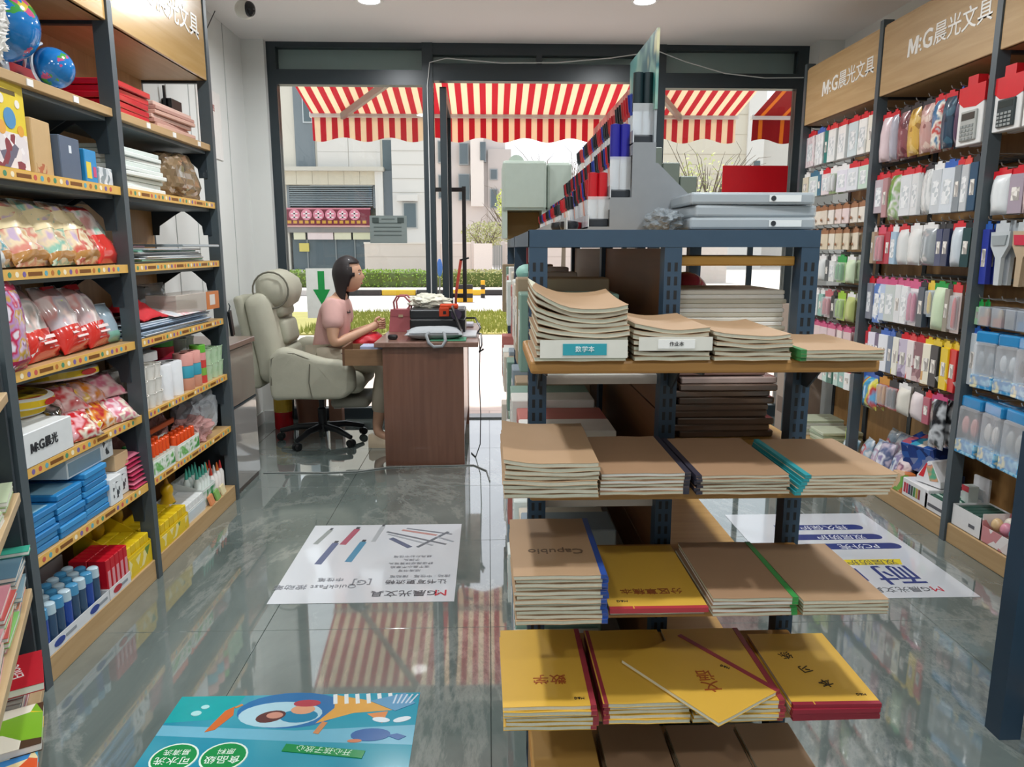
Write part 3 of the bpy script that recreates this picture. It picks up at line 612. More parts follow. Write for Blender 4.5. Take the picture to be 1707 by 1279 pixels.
for i in range(5):
    t = box_item('red_folder', 'glossy red plastic wrapped folder in the pile beside the upright, top shelf', 'folder', 3.07 + r_.uniform(-.008, .008), Z6 + i * 0.024, 0.30, 0.022, 0.24, mat('#c4182c', 0.22, 0, 0.08, 8, 0, 0.5, 0.6), 0.015 + r_.uniform(0, .02), 'red folders on top shelf', r_.uniform(-.03, .03))
for i in range(6):
    box_item('paper_pack', 'pinkish brown paper pack in the pile at the far end of the top shelf', 'paper pack', 3.46 + r_.uniform(-.012, .012), Z6 + i * 0.018, 0.38, 0.0165, 0.22, mat(('#c9a08f', '#b98d80', '#d4b2a4')[i % 3], 0.5), 0.015 + r_.uniform(0, .02), 'paper packs on top shelf', r_.uniform(-.05, .05))
# ---- second board from top
Z5 = LZ[5]
yb = box_item('game_box', 'yellow board game box with checkered print standing on the upper shelf', 'box', 2.24, Z5, 0.24, 0.25, 0.05, mat('#e8cf3a', 0.35), 0.02, None, 0.05, None, (-0.48, 0.02, 0.48, 0.42, printed(['#f0e6e2', '#8b3a44', '#e8dfe0', '#6d6a7c', '#f4eeee'], 34, 0.35, 'voronoi', (1, 1, 1))))
for x, zz, r, c in ((-0.06, 0.13, 0.028, '#c97fa4'), (0.035, 0.145, 0.03, '#4f93c4'), (0.085, 0.115, 0.016, '#e6a63c'), (-0.01, 0.115, 0.02, '#e9a94e'), (0.0, 0.195, 0.014, '#f1ece2'), (0.08, 0.19, 0.012, '#f1ece2')):
    MB().lathe([(r, 0), (r, 0.0012)], 14, Matrix.Translation((x, -0.0003, zz)) @ Matrix.Rotation(R(90), 4, 'X')).build('printed_disc', mat(c, 0.4), yb)
for x, zz, w_ in ((-0.07, 0.225, 0.05), (0.03, 0.218, 0.09)): MB().box(x - w_ / 2, -0.001, zz - 0.006, x + w_ / 2, 0, zz + 0.006).build('printed_title', mat('#5a4a1c', 0.5), yb)
box_item('carton', 'plain tan carton next to the yellow game box', 'box', 2.43, Z5, 0.12, 0.165, 0.05, mat('#c9a878', 0.55), 0.025, None, 0.1, None, (-0.4, 0.03, 0.1, 0.2, printed(['#c9a878', '#b5653f', '#c9a878'], 60)))
box_item('carton', 'slate blue carton with tiny white logo beside the tan carton', 'box', 2.575, Z5, 0.135, 0.135, 0.05, mat('#56657a', 0.45), 0.02, None, 0.06, None, (-0.06, 0.62, 0.06, 0.8, mat('#e6ecf2', 0.4)))
t = box_item('carton', 'small bright blue carton with a yellow patch on the upper shelf', 'box', 2.70, Z5, 0.085, 0.11, 0.04, mat('#2f8fc9', 0.35), 0.02, None, 0.05, None, (-0.42, 0.12, -0.02, 0.62, mat('#e8cf4a', 0.4)))
MB().box(0.012, -0.001, 0.02, 0.034, 0, 0.055).build('printed_patch', mat('#d0517a', 0.4), t)
box_item('carton', 'small grey white carton wedged against the upright, upper shelf', 'box', 2.80, Z5, 0.09, 0.06, 0.05, printed(['#d5dadd', '#8c979c', '#eef0f0'], 50), 0.02, None, 0.0)
for i in range(9):
    box_item('paper_ream', 'white paper sheet pack in the tall pile beside the brown wrapping', 'paper pack', 3.10 + r_.uniform(-.012, .012), Z5 + i * 0.018, 0.40 - 0.012 * (i % 3), 0.0165, 0.24, mat(('#e7eae4', '#dfe5e0', '#d3dcd6')[i % 3], 0.5), 0.012 + r_.uniform(0, .025), 'white paper packs on upper shelf', r_.uniform(-.03, .03))
def crumple(name, label, y, z, w, h, d, m, back, seed, cat='bag', amp=0.5):
    """Crumpled film bundle."""
    bm = bmesh.new(); bmesh.ops.create_icosphere(bm, subdivisions=4, radius=1.0); r = Vector((seed * 3.1, seed, 0))
    for v in bm.verts:
        p = v.co.copy(); k = 1 + amp * 0.45 * noise.noise(p * 2.2 + r) + amp * 0.3 * abs(noise.noise(p * 5.5 + r))
        q = Vector([math.copysign(abs(c) ** 0.7, c) for c in p]) * k
        v.co = Vector((q.x * w / 2, q.y * d / 2 + d / 2, max(0, (q.z + 0.85) / 1.75) * h))
    t = MB().bm(bm).build(name, m, None, None); tag(t, label, cat); return place(t, y, z, back)
crumple('wrapped_bundle', 'crumpled brown plastic wrapped bundle at the end of the upper shelf', 3.58, Z5, 0.40, 0.19, 0.20, mat('#8a7458', 0.18, 0, 0.35, 9, 0.6, 0.5, 0.7), 0.03, 2)
# ---- third board: clear bags of clay leaning back
Z4 = LZ[4]
clay = [(2.17, '#e0b48c', '#5aa9b8', 1), (2.34, '#dcae7e', '#d98a7a', 2), (2.52, '#cfa887', '#8dc2ae', 3), (2.66, '#d9b58c', '#c85a4c', 4)]
for i, (y, c, c2, s) in enumerate(clay):
    bag_item('clay_bag', ['clear bag of peach clay with cream label, first by the notebook shelf', 'clear bag of clay with cream label and silver pouches, second in row', 'clear bag of clay with green and cream blocks, third in row', 'clear bag of clay with a red strip beside the red bag'][i], y, Z4 + 0.004, 0.25, 0.235, 0.062,
             printed([c, '#efe2c2', c2, '#e8d3b0', '#c7b0c8'], 14, 0.15, 'noise', (1, 1, 1), 0.8), None, ((0.02, 0.16, mat('#b98445', 0.25, 0, 0.1, 10, 0, 0.5, 0.6)), (0.5, 0.8, mat('#e5d2a4', 0.3, 0, 0.06, 10, 0, 0.5, 0.5))), -0.5, 0.03, 'clear bags of clay', s, 0.12, 0.016)
bag_item('clay_bag', 'clear bag with red printed foot next to the upright, clay row', 2.80, Z4 + 0.004, 0.19, 0.235, 0.065, printed(['#d9c8be', '#9cc9b4', '#e7d7cf', '#c98f86'], 13, 0.15, 'noise', (1, 1, 1), 0.8), None, ((0.0, 0.42, mat('#d8362c', 0.25, 0, 0.08, 8, 0, 0.5, 0.6)), (0.86, 0.95, mat('#cc2a2a', 0.4))), -0.5, 0.04, None, 9, 0.1, 0.014)
bag_item('clay_bag', 'teal labelled clear bag at the very edge of the clay row', 2.125, Z4 + 0.004, 0.10, 0.16, 0.06, mat('#d7dcdc', 0.15, 0, 0.1, 10, 0, 0.5, 0.7), None, ((0.35, 0.75, mat('#1f93a8', 0.3)),), -0.4, 0.02, None, 12)
for i in range(8):
    box_item('plastic_folder', 'flat plastic folder in the low pile on the third shelf board', 'folder', 3.33 + r_.uniform(-.02, .02), Z4 + i * 0.0075, 0.66 - 0.02 * (i % 4), 0.0065, 0.25, mat(('#cfd4d6', '#7fc0aa', '#b9c2c8', '#dfe2e2', '#98a3ab')[i % 5], 0.15, 0, 0.08, 6, 0, 0.5, 0.6), 0.01 + r_.uniform(0, .03), 'flat plastic folders', r_.uniform(-.04, .04))
box_item('document_case', 'grey translucent document case lying on top of the plastic folders', 'folder', 3.56, Z4 + 0.066, 0.34, 0.012, 0.25, mat('#9aa3a6', 0.15, 0, 0.1, 5, 0, 0.5, 0.6), -0.015, None, -0.12)
box_item('plastic_folder', 'dark red edged folder on the plastic folder pile by the upright', 'folder', 3.05, Z4 + 0.062, 0.24, 0.008, 0.2, mat('#5d3a42', 0.3), 0.06, None, 0.1)
# ---- fourth board
Z3 = LZ[3]
bag_item('snack_bag', 'purple and gold glossy toy bag standing at the shelf corner', 2.165, Z3, 0.13, 0.265, 0.06, printed(['#7a2f78', '#d9c3dd', '#caa23a', '#b78cc0', '#c42f58', '#ece2ee'], 18, 0.12, 'noise', (1, 1, 1), 0.9), None, ((0.0, 0.12, mat('#a5204a', 0.25)), (0.88, 0.98, mat('#a5204a', 0.25))), -0.05, 0.015, None, 3, 0.2, 0.006)
for i, (y, c) in enumerate(((2.36, '#b9b4ae'), (2.55, '#c9bfc4'), (2.70, '#cbb2b4'))):
    t = bag_item('clay_bag', ['red footed clear bag with grey clay, largest on the fourth shelf', 'red footed clear bag with lime and lilac clay, middle of three', 'red footed clear bag with pink clay, nearest the upright'][i], y, Z3 + 0.003, 0.21 - 0.02 * i, 0.25 - 0.01 * i, 0.075, printed([c, '#e9dcd6', c, '#d99a94', '#e7cfc9'], 9, 0.15, 'noise', (1, 1, 1), 0.9), None, ((0.0, 0.36, mat('#d33228', 0.22, 0, 0.08, 8, 0, 0.5, 0.7)),), -0.42, 0.05, 'red footed bags', 20 + i, 0.1, 0.014)
    MB().box(-0.05, -0.042, 0.055, 0.05, -0.0405, 0.066).box(-0.035, -0.042, 0.038, 0.045, -0.0405, 0.045).build('printed_title', mat('#f0dcd8', 0.4), t)
    if i < 2: MB().sphere((0.02, -0.026, 0.16), 0.026, 10, 8, (1.2, 0.5, 0.8)).build('clay_lump', mat(('#d8c9bf', '#cfe07a')[i], 0.3), t, True)
    MB().box(-0.02, -0.012, 0.215, 0.06, 0.012, 0.235).build('header_card', mat('#c9262c', 0.4), t)
bag_item('clay_bag', 'small blue grey bag tucked behind the red footed bags', 2.80, Z3 + 0.003, 0.12, 0.15, 0.06, mat('#9fb3bf', 0.15, 0, 0.2, 12, 0, 0.5, 0.8), None, ((0.0, 0.25, mat('#7fb3a2', 0.3)),), -0.3, 0.06, None, 31)
pl = MB().lathe([(0.001, 0), (0.06, 0.0), (0.10, 0.012), (0.098, 0.015), (0.058, 0.004), (0.001, 0.004)], 24).build('plate', mat('#1f3550', 0.3), None, 40); tag(pl, 'dark blue plate lying at the back above the red footed bags', 'plate'); pl.location = (XF - 0.27, 2.5, Z3 + 0.0005)
for i in range(9):
    box_item('document_sleeve', 'pale blue plastic document sleeve in the pile under the red cloth', 'folder', 3.30 + r_.uniform(-.02, .02), Z3 + i * 0.0062, 0.72, 0.0055, 0.25, mat(('#9fb6cc', '#b7c8d6', '#cdd6de')[i % 3], 0.15, 0, 0.1, 5, 0, 0.5, 0.6), 0.0 + r_.uniform(0, .03), 'document sleeves', r_.uniform(-.03, .03))
bag_item('label_pack', 'flat white packet with pink print in front of the red cloth', 3.40, Z3 + 0.058, 0.34, 0.16, 0.02, printed(['#ecd9da', '#e6a9b2', '#f3ecec', '#d8dfe6'], 20, 0.2, 'noise', (1, 1, 1), 0.5), None, (), -1.38, -0.005, None, 33)
def cloth(name, label, y, z, w, h, d, m, back, seed):
    n = 18; v = []; f = []
    for j in range(n + 1):
        for i in range(n + 1):
            p = i / n * 2 - 1; q = j / n * 2 - 1; rr = math.hypot(p + 0.35, q); hz = h * max(0, 1 - rr * 0.85) ** 1.3 + 0.004 + 0.012 * abs(noise.noise(Vector((p * 4, q * 4, seed))))
            v.append((p * w / 2, (q + 1) * d / 2, hz))
    m_ = (n + 1) ** 2; v += [(a, b, max(0, c - 0.006)) for a, b, c in v]
    for j in range(n):
        for i in range(n): a = j * (n + 1) + i; f += [(a, a + 1, a + n + 2, a + n + 1), (m_ + a, m_ + a + n + 1, m_ + a + n + 2, m_ + a + 1)]
    for i in range(n): f += [(i, m_ + i, m_ + i + 1, i + 1), (i * (n + 1), (i + 1) * (n + 1), m_ + (i + 1) * (n + 1), m_ + i * (n + 1)), (n * (n + 1) + i, n * (n + 1) + i + 1, m_ + n * (n + 1) + i + 1, m_ + n * (n + 1) + i), (i * (n + 1) + n, m_ + i * (n + 1) + n, m_ + (i + 1) * (n + 1) + n, (i + 1) * (n + 1) + n)]
    t = MB().add(v, f).build(name, m, None, 60); tag(t, label, 'cloth'); return place(t, y, z, back)
cloth('red_scarf', 'bright red cloth heaped on the blue document sleeves', 3.18, Z3 + 0.06, 0.34, 0.11, 0.22, mat('#c4101f', 0.7, 0, 0.08, 40), 0.03, 4)
t = box_item('clear_box', 'clear display box with an orange printed end on the document sleeves', 'box', 3.50, Z3 + 0.062, 0.42, 0.085, 0.14, clear('#d9cfc4', 0.5), -0.005, None, -0.08, None, (0.18, 0.0, 0.5, 1.0, mat('#c9763a', 0.35)))
MB().box(0.11, -0.0014, 0.02, 0.165, -0.0006, 0.07).build('printed_panel', mat('#d9d3cb', 0.4), t); MB().rbox(-0.18, 0.03, 0.003, 0.05, 0.11, 0.05, 0.01).build('contents', mat('#7c6c54', 0.5), t)
t = thing('tape_gun', 'black tape dispenser in clear wrap behind the clear display box', 'dispenser', (XF - 0.24, 3.52, Z3 + 0.06), FACE)
MB().lathe([(0.02, -0.025), (0.05, -0.025), (0.05, 0.025), (0.02, 0.025)], 18, Matrix.Translation((-0.05, 0, 0.07)) @ Matrix.Rotation(R(90), 4, 'X')).build('tape_roll', mat('#15171a', 0.3), t, 40)
MB().rbox(-0.02, -0.03, 0.02, 0.12, 0.03, 0.09, 0.015).build('body', mat('#22252a', 0.3), t); pillow(0.36, 0.13, 0.09, 8, 6, 0.008, 41).build('wrapper', clear('#e9ecee', 0.6), t, 60)
# ---- fifth board
Z2 = LZ[2]
t = box_item('carton', 'white carton with black brand lettering on the low shelf front', 'box', 2.255, Z2, 0.27, 0.105, 0.2, mat('#dfe2e2', 0.4), 0.004, None, 0.02)
sign_letters(t, (-0.005, -0.0012, 0.055), (R(90), 0, 0), 0.036, mat('#26282c', 0.5), None, '晨光')
def disc_pack(label, y, back, z, tilt, yaw):
    t = thing('disc_pack', label, 'toy pack', (XF - back, y, z), FACE + yaw); t.rotation_euler = (tilt, 0, FACE + yaw)
    MB().lathe([(0.001, 0), (0.125, 0), (0.135, 0.006), (0.135, 0.03), (0.128, 0.034), (0.001, 0.034)], 32).build('dish', mat('#e4e2da', 0.25), t, 40)
    MB().lathe([(0.001, 0.0345), (0.118, 0.0345), (0.118, 0.036), (0.001, 0.036)], 32).build('film_label', printed(['#e0b420', '#c8961c', '#a83a2a', '#e8c83a', '#8a6a3a'], 7, 0.2, 'noise'), t)
    MB().lathe([(0.1362, 0.008), (0.1362, 0.028)], 32, None, False).build('rim_print', mat('#e6c02a', 0.25), t)
    MB().lathe([(0.001, 0), (0.035, 0), (0.035, 0.002), (0.001, 0.002)], 20, Matrix.Translation((0, -0.1355, 0.018)) @ Matrix.Rotation(R(90), 4, 'X') @ Matrix.Diagonal((1, 0.3, 1, 1))).build('logo_oval', mat('#b52a22', 0.3), t)
disc_pack('round yellow rimmed dish pack behind the white brand carton', 2.33, 0.175, Z2 + 0.155, 0.06, 0.1)
for zz in (0.0, 0.05): pass
disc_pack('round yellow rimmed dish pack propped higher near the upright', 2.63, 0.18, Z2 + 0.185, -0.1, -0.2)
for i, z_ in enumerate((0.001, 0.039, 0.077, 0.115)):
    disc_pack(('bottom', 'second', 'third', 'top')[i] + ' round dish pack of the pile behind the brand carton', 2.36, 0.22, Z2 + z_, 0, 0.3 * i)
pk = [('red', '#c4202a', '#e7b0b8', 2.47), ('yellow', '#e3b71f', '#c7302a', 2.56), ('black', '#2a2624', '#d8a824', 2.43), ('pink', '#d9788c', '#f0d4da', 2.74), ('orange', '#d98324', '#b8242c', 2.64), ('crimson', '#b81a38', '#e08898', 2.80)]
for i, (nm, a, b_, y) in enumerate(pk):
    bag_item('sachet', nm + ' glossy sachet in the loose heap at the low shelf front', y, Z2 + 0.002, 0.16, 0.12 + 0.01 * (i % 3), 0.05, printed([a, b_, a, '#efe6d2', a], 15, 0.14, 'noise', (1, 1, 1), 0.8), None, (), -0.75 - 0.12 * (i % 2), 0.01 + 0.012 * (i % 3), 'sachets in heap', 50 + i, 0.3 * (i % 3 - 1), 0.009)
for i, (nm, a, b_, y) in enumerate(pk[:5]):
    bag_item('sachet', nm + ' glossy sachet lying on top of the sachet heap', y + 0.05, Z2 + 0.085, 0.17, 0.13, 0.05, printed([b_, a, '#e9c4c0', a], 12, 0.14, 'noise', (1, 1, 1), 0.8), None, (), -0.95, 0.08, 'sachets in heap', 60 + i, 0.4 * (i % 3 - 1), 0.01)
for i in range(3): bag_item('sachet', 'red sachet at the back of the shelf over the dish packs', 2.28 + 0.14 * i, Z2 + 0.17, 0.16, 0.10, 0.04, mat('#b02036', 0.15, 0, 0.2, 9, 0, 0.5, 0.7), None, (), -0.5, 0.24, 'red sachets at back', 70 + i, 0.1, 0.008)
# cups in the far bay
def cup(label, y, back, z, r, h, m, group, m2=None, band=None):
    t = MB().lathe([(0.001, 0), (r * 0.82, 0), (r, h * 0.96), (r * 1.05, h * 0.965), (r * 1.05, h), (r * 0.95, h), (r * 0.78, 0.006), (0.001, 0.006)], 20).build('paper_cup', m, None, 40); tag(t, label, 'cup', group)
    t.location = (XF - back, y, z + 0.0006)
    if band: MB().lathe([(r * 0.90, h * 0.35), (r * 0.965, h * 0.7)], 20, None, False).build('cup_print', band, t, 40)
for y in (2.93, 3.0, 3.06):
    for k in range(3): cup('white paper cup in the stacks beside the upright, low shelf', y, 0.04, Z2 + k * 0.058, 0.036, 0.06, mat('#e3e0d8', 0.5), 'white paper cups')
for y in (2.96, 3.03): cup('white paper cup in the back row of cups', y, 0.15, Z2, 0.036, 0.16, mat('#dcd9d2', 0.5), 'white cups back row')
def roll(label, y, back, z, r, h, m, group=None, name='paper_roll'):
    t = MB().lathe([(r * 0.35, 0), (r, 0), (r, h * 0.97), (r * 0.97, h), (r * 0.35, h)], 24, None, False).build(name, m, None, 40); tag(t, label, 'roll', group); t.location = (XF - back, y, z + 0.0006)
    return t
for y, h in ((3.17, 0.15), (3.28, 0.15)): roll('white paper roll standing in the cup row', y, 0.06, Z2, 0.05, h, mat('#e6e8ea', 0.5), 'white rolls')
roll('wide white paper roll lying on the cups', 3.12, 0.12, Z2 + 0.178, 0.075, 0.035, mat('#dedfdf', 0.5))
for k, c in enumerate(('#b98067', '#2f93a8', '#d99a90')):
    for y in (3.40, 3.49): roll(('tan', 'teal', 'pink')[k] + ' crepe roll in the two banded columns next to white rolls', y, 0.05, Z2 + k * 0.056, 0.043, 0.055, mat(c, 0.6), ('tan', 'teal', 'pink')[k] + ' crepe rolls')
for k, c in enumerate(('#d0453f', '#7fb24a', '#d0453f', '#e59a9a', '#66b83c')): roll('%s printed cup in the striped column, %s layer' % (('red', 'green', 'red', 'pink', 'lime')[k], ('bottom', 'second', 'middle', 'fourth', 'top')[k]), 3.575, 0.05, Z2 + k * 0.037, 0.036, 0.036, mat(c, 0.4), None, 'printed_cup')
for y in (3.655, 3.735, 3.80):
    for k in range(2): cup('pale green paper cup with berries printed, end of the cup row', y, 0.05, Z2 + k * 0.075, 0.037, 0.078, mat('#b9d3b0', 0.45), 'pale green cups', None, printed(['#b9d3b0', '#c9403c', '#b9d3b0', '#a9cba0'], 40))
for k, c in enumerate(('#3f9a5a', '#8a6aa0', '#d0355a', '#d8344a', '#4fb04a')): roll('%s ribbon roll in the bright column behind the crepe rolls' % ('green', 'violet', 'crimson', 'red', 'lime')[k], 3.47, 0.17, Z2 + k * 0.048, 0.05, 0.047, mat(c, 0.4), None, 'ribbon_roll')
for i, y in enumerate((3.62, 3.71)): cup('clear plastic tumbler behind the pale green cups', y, 0.17, Z2, 0.05, 0.21, clear('#dfe6e2', 0.5), 'clear tumblers')
for i, y in enumerate((3.0, 3.16, 3.3)): box_item('carton', 'brown carton at the back behind the paper cups', 'box', y, Z2, 0.13, 0.2, 0.1, mat('#8a6a4a', 0.6), 0.23, 'brown cartons behind cups')
# ---- sixth board
Z1 = LZ[1]
def blue_pile(y, n, label, group, back):
    for i in range(n):
        t = box_item('tissue_pack', label, 'box', y + r_.uniform(-.006, .006), Z1 + i * 0.021, 0.15, 0.0195, 0.26, mat(('#2d86c4', '#3a94cf', '#2a7db8')[i % 3], 0.35, 0, 0.06), back + r_.uniform(0, .01), group, r_.uniform(-.04, .04))
        if i == n - 1: MB().box(-0.06, 0.02, 0.0194, 0.06, 0.2, 0.0199).build('top_print', mat('#8fbfd6', 0.35), t)
blue_pile(2.19, 6, 'blue flat box in the pile nearest the notebook shelf', 'blue boxes first pile', 0.008)
blue_pile(2.35, 7, 'blue flat box in the middle blue pile', 'blue boxes middle pile', 0.008)
blue_pile(2.51, 8, 'blue flat box in the blue pile under the long white carton', 'blue boxes third pile', 0.008)
SC = printed(['#dfe3e4', '#3c3f44', '#dfe3e4', '#dfe3e4', '#c2c8ca'], 60, 0.4)
for y, z_, nm, bk in ((2.625, 0.0, 'white carton with black script lying beneath the long carton', 0.006), (2.72, 0.0, 'white carton with black script beside the pink packs', 0.03)):
    t = box_item('carton', nm, 'box', y, Z1 + z_, 0.085, 0.10, 0.24, mat('#dfe3e4', 0.4), bk, None, 0, None, (-0.28, 0.2, 0.28, 0.8, SC))
t = box_item('carton', 'long white and blue grey carton set across the blue piles', 'box', 2.525, Z1 + 0.168, 0.30, 0.085, 0.2, mat('#dde2e4', 0.4), 0.03, None, 0.0, None, (-0.48, 0.08, 0.2, 0.62, mat('#7d97a6', 0.4)))
MB().box(0.075, -0.001, 0.015, 0.135, -0.0004, 0.07).build('printed_patch', SC, t)
box_item('carton', 'tan topped small carton beside the long white carton', 'box', 2.73, Z1 + 0.101, 0.10, 0.06, 0.2, mat('#cfae86', 0.45), 0.03)
for i in range(8): bag_item('wipe_pack', 'glossy pink packet in the slanted pile by the upright', 2.815 + r_.uniform(-.01, .01), Z1 + 0.004 + i * 0.017, 0.12, 0.2, 0.014, mat(('#c9486a', '#d97890', '#b83a5c')[i % 3], 0.15, 0, 0.15, 9, 0, 0.5, 0.7), None, (), -1.5, 0.005 + 0.003 * i, 'pink packets', 80 + i, 0.0, 0.003)
box_item('carton', 'white and magenta carton standing at the back by the pink packets', 'box', 2.72, Z1 + 0.0, 0.2, 0.24, 0.1, mat('#b9a9ae', 0.4), 0.25, None, 0, (0.0, 0.3, mat('#8a2450', 0.4)))
def marker(name, label, x, y, z, r, h, m, capm, caph, group, tilt=0.0, cat='marker'):
    key = (name, r, h, m.name, capm.name, caph)
    if key not in marker.c:
        marker.c[key] = (MB().lathe([(0.001, 0), (r, 0), (r, h - caph), (r * 0.8, h - caph + 0.002), (0.001, h - caph + 0.002)], 12).mesh(name, m, 40), MB().lathe([(0.001, h - caph), (r * 1.05, h - caph), (r * 1.0, h - 0.004), (r * 0.7, h), (0.001, h)], 12).mesh('cap', capm, 40))
    o = link(name, marker.c[key][0], None, (x, y, z + 0.0006), (0, tilt, 0)); tag(o, label, cat, group); link('cap', marker.c[key][1], o); return o
marker.c = {}
def tray(label, y0, y1, z, back, d, h, m, fr=None, name='display_tray', cat='tray', hb=None):
    """Open carton tray with a low front."""
    w = (y1 - y0); hb = hb or h; t = thing(name, label, cat, (XF - back, (y0 + y1) / 2, z + 0.0006), FACE)
    MB().box(-w / 2, 0, 0, w / 2, d, 0.002).box(-w / 2, 0, 0.002, w / 2, 0.002, h).box(-w / 2, d - 0.002, 0.002, w / 2, d, hb).build('tray_body', m, t)
    for s in (-1, 1):
        mb = MB(); mb.prism([(0, 0.002), (d, 0.002), (d, hb), (0, h)], 'X', s * w / 2 - 0.001, s * w / 2 + 0.001); mb.build('tray_side', m, t)
    if fr: MB().box(-w / 2 + 0.004, -0.001, h * 0.15, w / 2 - 0.004, 0.0, h * 0.85).build('tray_print', fr, t)
    return t
GREENP = printed(['#e9efe6', '#5fae4a', '#e9efe6', '#3f9440'], 16, 0.35, 'noise')
for k, (ya, yb_) in enumerate(((2.92, 3.13), (3.16, 3.40))):
    tray('%s printed tray of orange capped glue sticks' % ('first green', 'second green')[k], ya, yb_, Z1, 0.004, 0.16, 0.07, mat('#e6ebe2', 0.4), GREENP)
    for i in range(6):
        for j in range(3 if k == 0 else 2):
            capm = mat('#e8541f', 0.3) if j < 2 else mat('#2f8f45', 0.3)
            marker('glue_stick', 'orange capped glue stick in the %s tray' % ('first green', 'second green')[k] if j < 2 else 'green capped glue stick behind the orange ones', XF - 0.03 - j * 0.045, ya + 0.02 + i * (yb_ - ya - 0.04) / 5, Z1 + 0.003, 0.0125, 0.125 - 0.02 * k, mat('#e9e2d4', 0.4), capm, 0.055, 'glue sticks tray %d' % (k if j < 2 else 2), 0, 'glue stick')
for i in range(4): crumple('wrapped_bundle', ['crinkled pink film packet behind the glue sticks', 'crinkled pink film packet with red tip near the clear bag', 'low crinkled pink film packet at the shelf front', 'crinkled pink film packet at the shelf back'][i], (3.24, 3.42, 3.53, 3.06)[i], Z1, 0.19, (0.15, 0.17, 0.10, 0.2)[i], 0.14, clear('#d9a9a4', 0.45, 0.12), (0.18, 0.18, 0.015, 0.19)[i], 11 + i, 'bag', 0.9)
MB().box(-0.15, -0.002, 0.075, 0.1, 0.0, 0.10)
box_item('label_strip', 'orange brown printed paper strip across the pink film packets', 'label', 3.30, Z1 + 0.11, 0.28, 0.026, 0.01, mat('#b8582e', 0.4), 0.13)
crumple('wrapped_bundle', 'clear bag of small clear pots at the end of the sixth shelf', 3.70, Z1, 0.24, 0.19, 0.16, clear('#dfe5ea', 0.45, 0.1), 0.06, 21, 'bag', 0.8)
for i in range(5): cup('small clear plastic pot inside the clear bag', 3.63 + 0.035 * i, 0.12 + 0.03 * (i % 2), Z1, 0.016, 0.11, clear('#e9eef2', 0.5), 'clear pots')
# ---- bottom deck
Z0 = LZ[0]
tray('white tray of blue bottles with blue oval logos, bottom deck', 2.125, 2.50, Z0, 0.004, 0.15, 0.042, mat('#d9dcdf', 0.4), None)
tray('white tray of red boxes, bottom deck', 2.505, 2.66, Z0, 0.004, 0.15, 0.042, mat('#dcdcdd', 0.4), None)
for y, c in ((2.19, '#23408f'), (2.40, '#23408f'), (2.56, '#b02230')):
    o = MB().lathe([(0.001, 0), (0.024, 0), (0.024, 0.001), (0.001, 0.001)], 16, Matrix.Rotation(R(90), 4, 'Y') @ Matrix.Diagonal((0.5, 1.25, 1, 1))).build('logo_oval', mat(c, 0.35)); o.parent = [q for q in COL.objects if q.name.startswith('display_tray') and (q.get('label', '').startswith('white tray of blue') if c != '#b02230' else q.get('label', '').startswith('white tray of red'))][0]
    o.location = Vector((0, 0, 0)); p = o.parent; o.matrix_parent_inverse = (Matrix.Translation(p.location) @ Matrix.Rotation(FACE, 4, 'Z')).inverted(); o.location = (XF - 0.0036, y, Z0 + 0.022)
for y in (2.27, 2.47, 2.62):
    p = [q for q in COL.objects if q.name.startswith('display_tray') and (q.get('label', '').startswith('white tray of blue') if y < 2.5 else q.get('label', '').startswith('white tray of red'))][0]
    o = MB().box(0, -0.03, -0.005, 0.0008, 0.03, 0.005).build('tray_print', mat('#8f959c', 0.4), p); o.matrix_parent_inverse = (Matrix.Translation(p.location) @ Matrix.Rotation(FACE, 4, 'Z')).inverted(); o.location = (XF - 0.0036, y - 0.015, Z0 + 0.022)
BB = mat('#34506e', 0.15, 0, 0.15, 30, 0, 0.5, 0.4); BB2 = mat('#21479e', 0.2, 0, 0.1, 30, 0, 0.5, 0.4); BCAP = mat('#b9cfd9', 0.2, 0, 0.1, 20); BCAP2 = mat('#4d93bd', 0.25)
for i in range(8):
    for j in range(3): marker('glue_bottle', 'slim dark blue bottle with pale cap in the white bottom tray' if j == 0 else 'slim blue bottle in the rear rows of the bottom tray', XF - 0.026 - j * 0.043, 2.146 + i * 0.0435, Z0 + 0.003, 0.0185, 0.15, BB if (i + j) % 3 else BB2, BCAP if (i + j) % 2 else BCAP2, 0.036, 'blue bottles front' if j == 0 else 'blue bottles rear', 0, 'bottle')
for i in range(5):
    for j in range(2): box_item('glue_box', 'narrow red box in the red box tray, bottom deck', 'box', 2.522 + i * 0.031, Z0 + 0.003, 0.028, 0.145, 0.065, mat('#c01526', 0.3), 0.009 + j * 0.068, 'red boxes', 0, None, (-0.3, 0.1, 0.3, 0.7, mat('#d8929a', 0.4)))
for i in range(3): box_item('carton', 'white carton with coloured strap on its side behind the bottles', 'box', 2.19 + i * 0.15, Z0 + 0.16, 0.145, 0.07, 0.13, mat('#cfc9c9', 0.4), 0.19, 'strapped white cartons', 0, (0.35, 0.6, mat(('#3a4a98', '#3a4a98', '#a02838')[i], 0.4)))
for i in range(3): box_item('carton', 'white carton under the strapped cartons behind the bottles', 'box', 2.19 + i * 0.15, Z0, 0.145, 0.155, 0.14, mat('#c4bfbf', 0.4), 0.19, 'white cartons behind bottles')
tray('yellow display tray with raised back card, bottom deck', 2.665, 2.855, Z0, 0.01, 0.2, 0.09, mat('#e3c21c', 0.35), printed(['#e3c21c', '#e3c21c', '#e9dc9a', '#6a8a3a'], 26), 'display_tray', 'tray', 0.21)
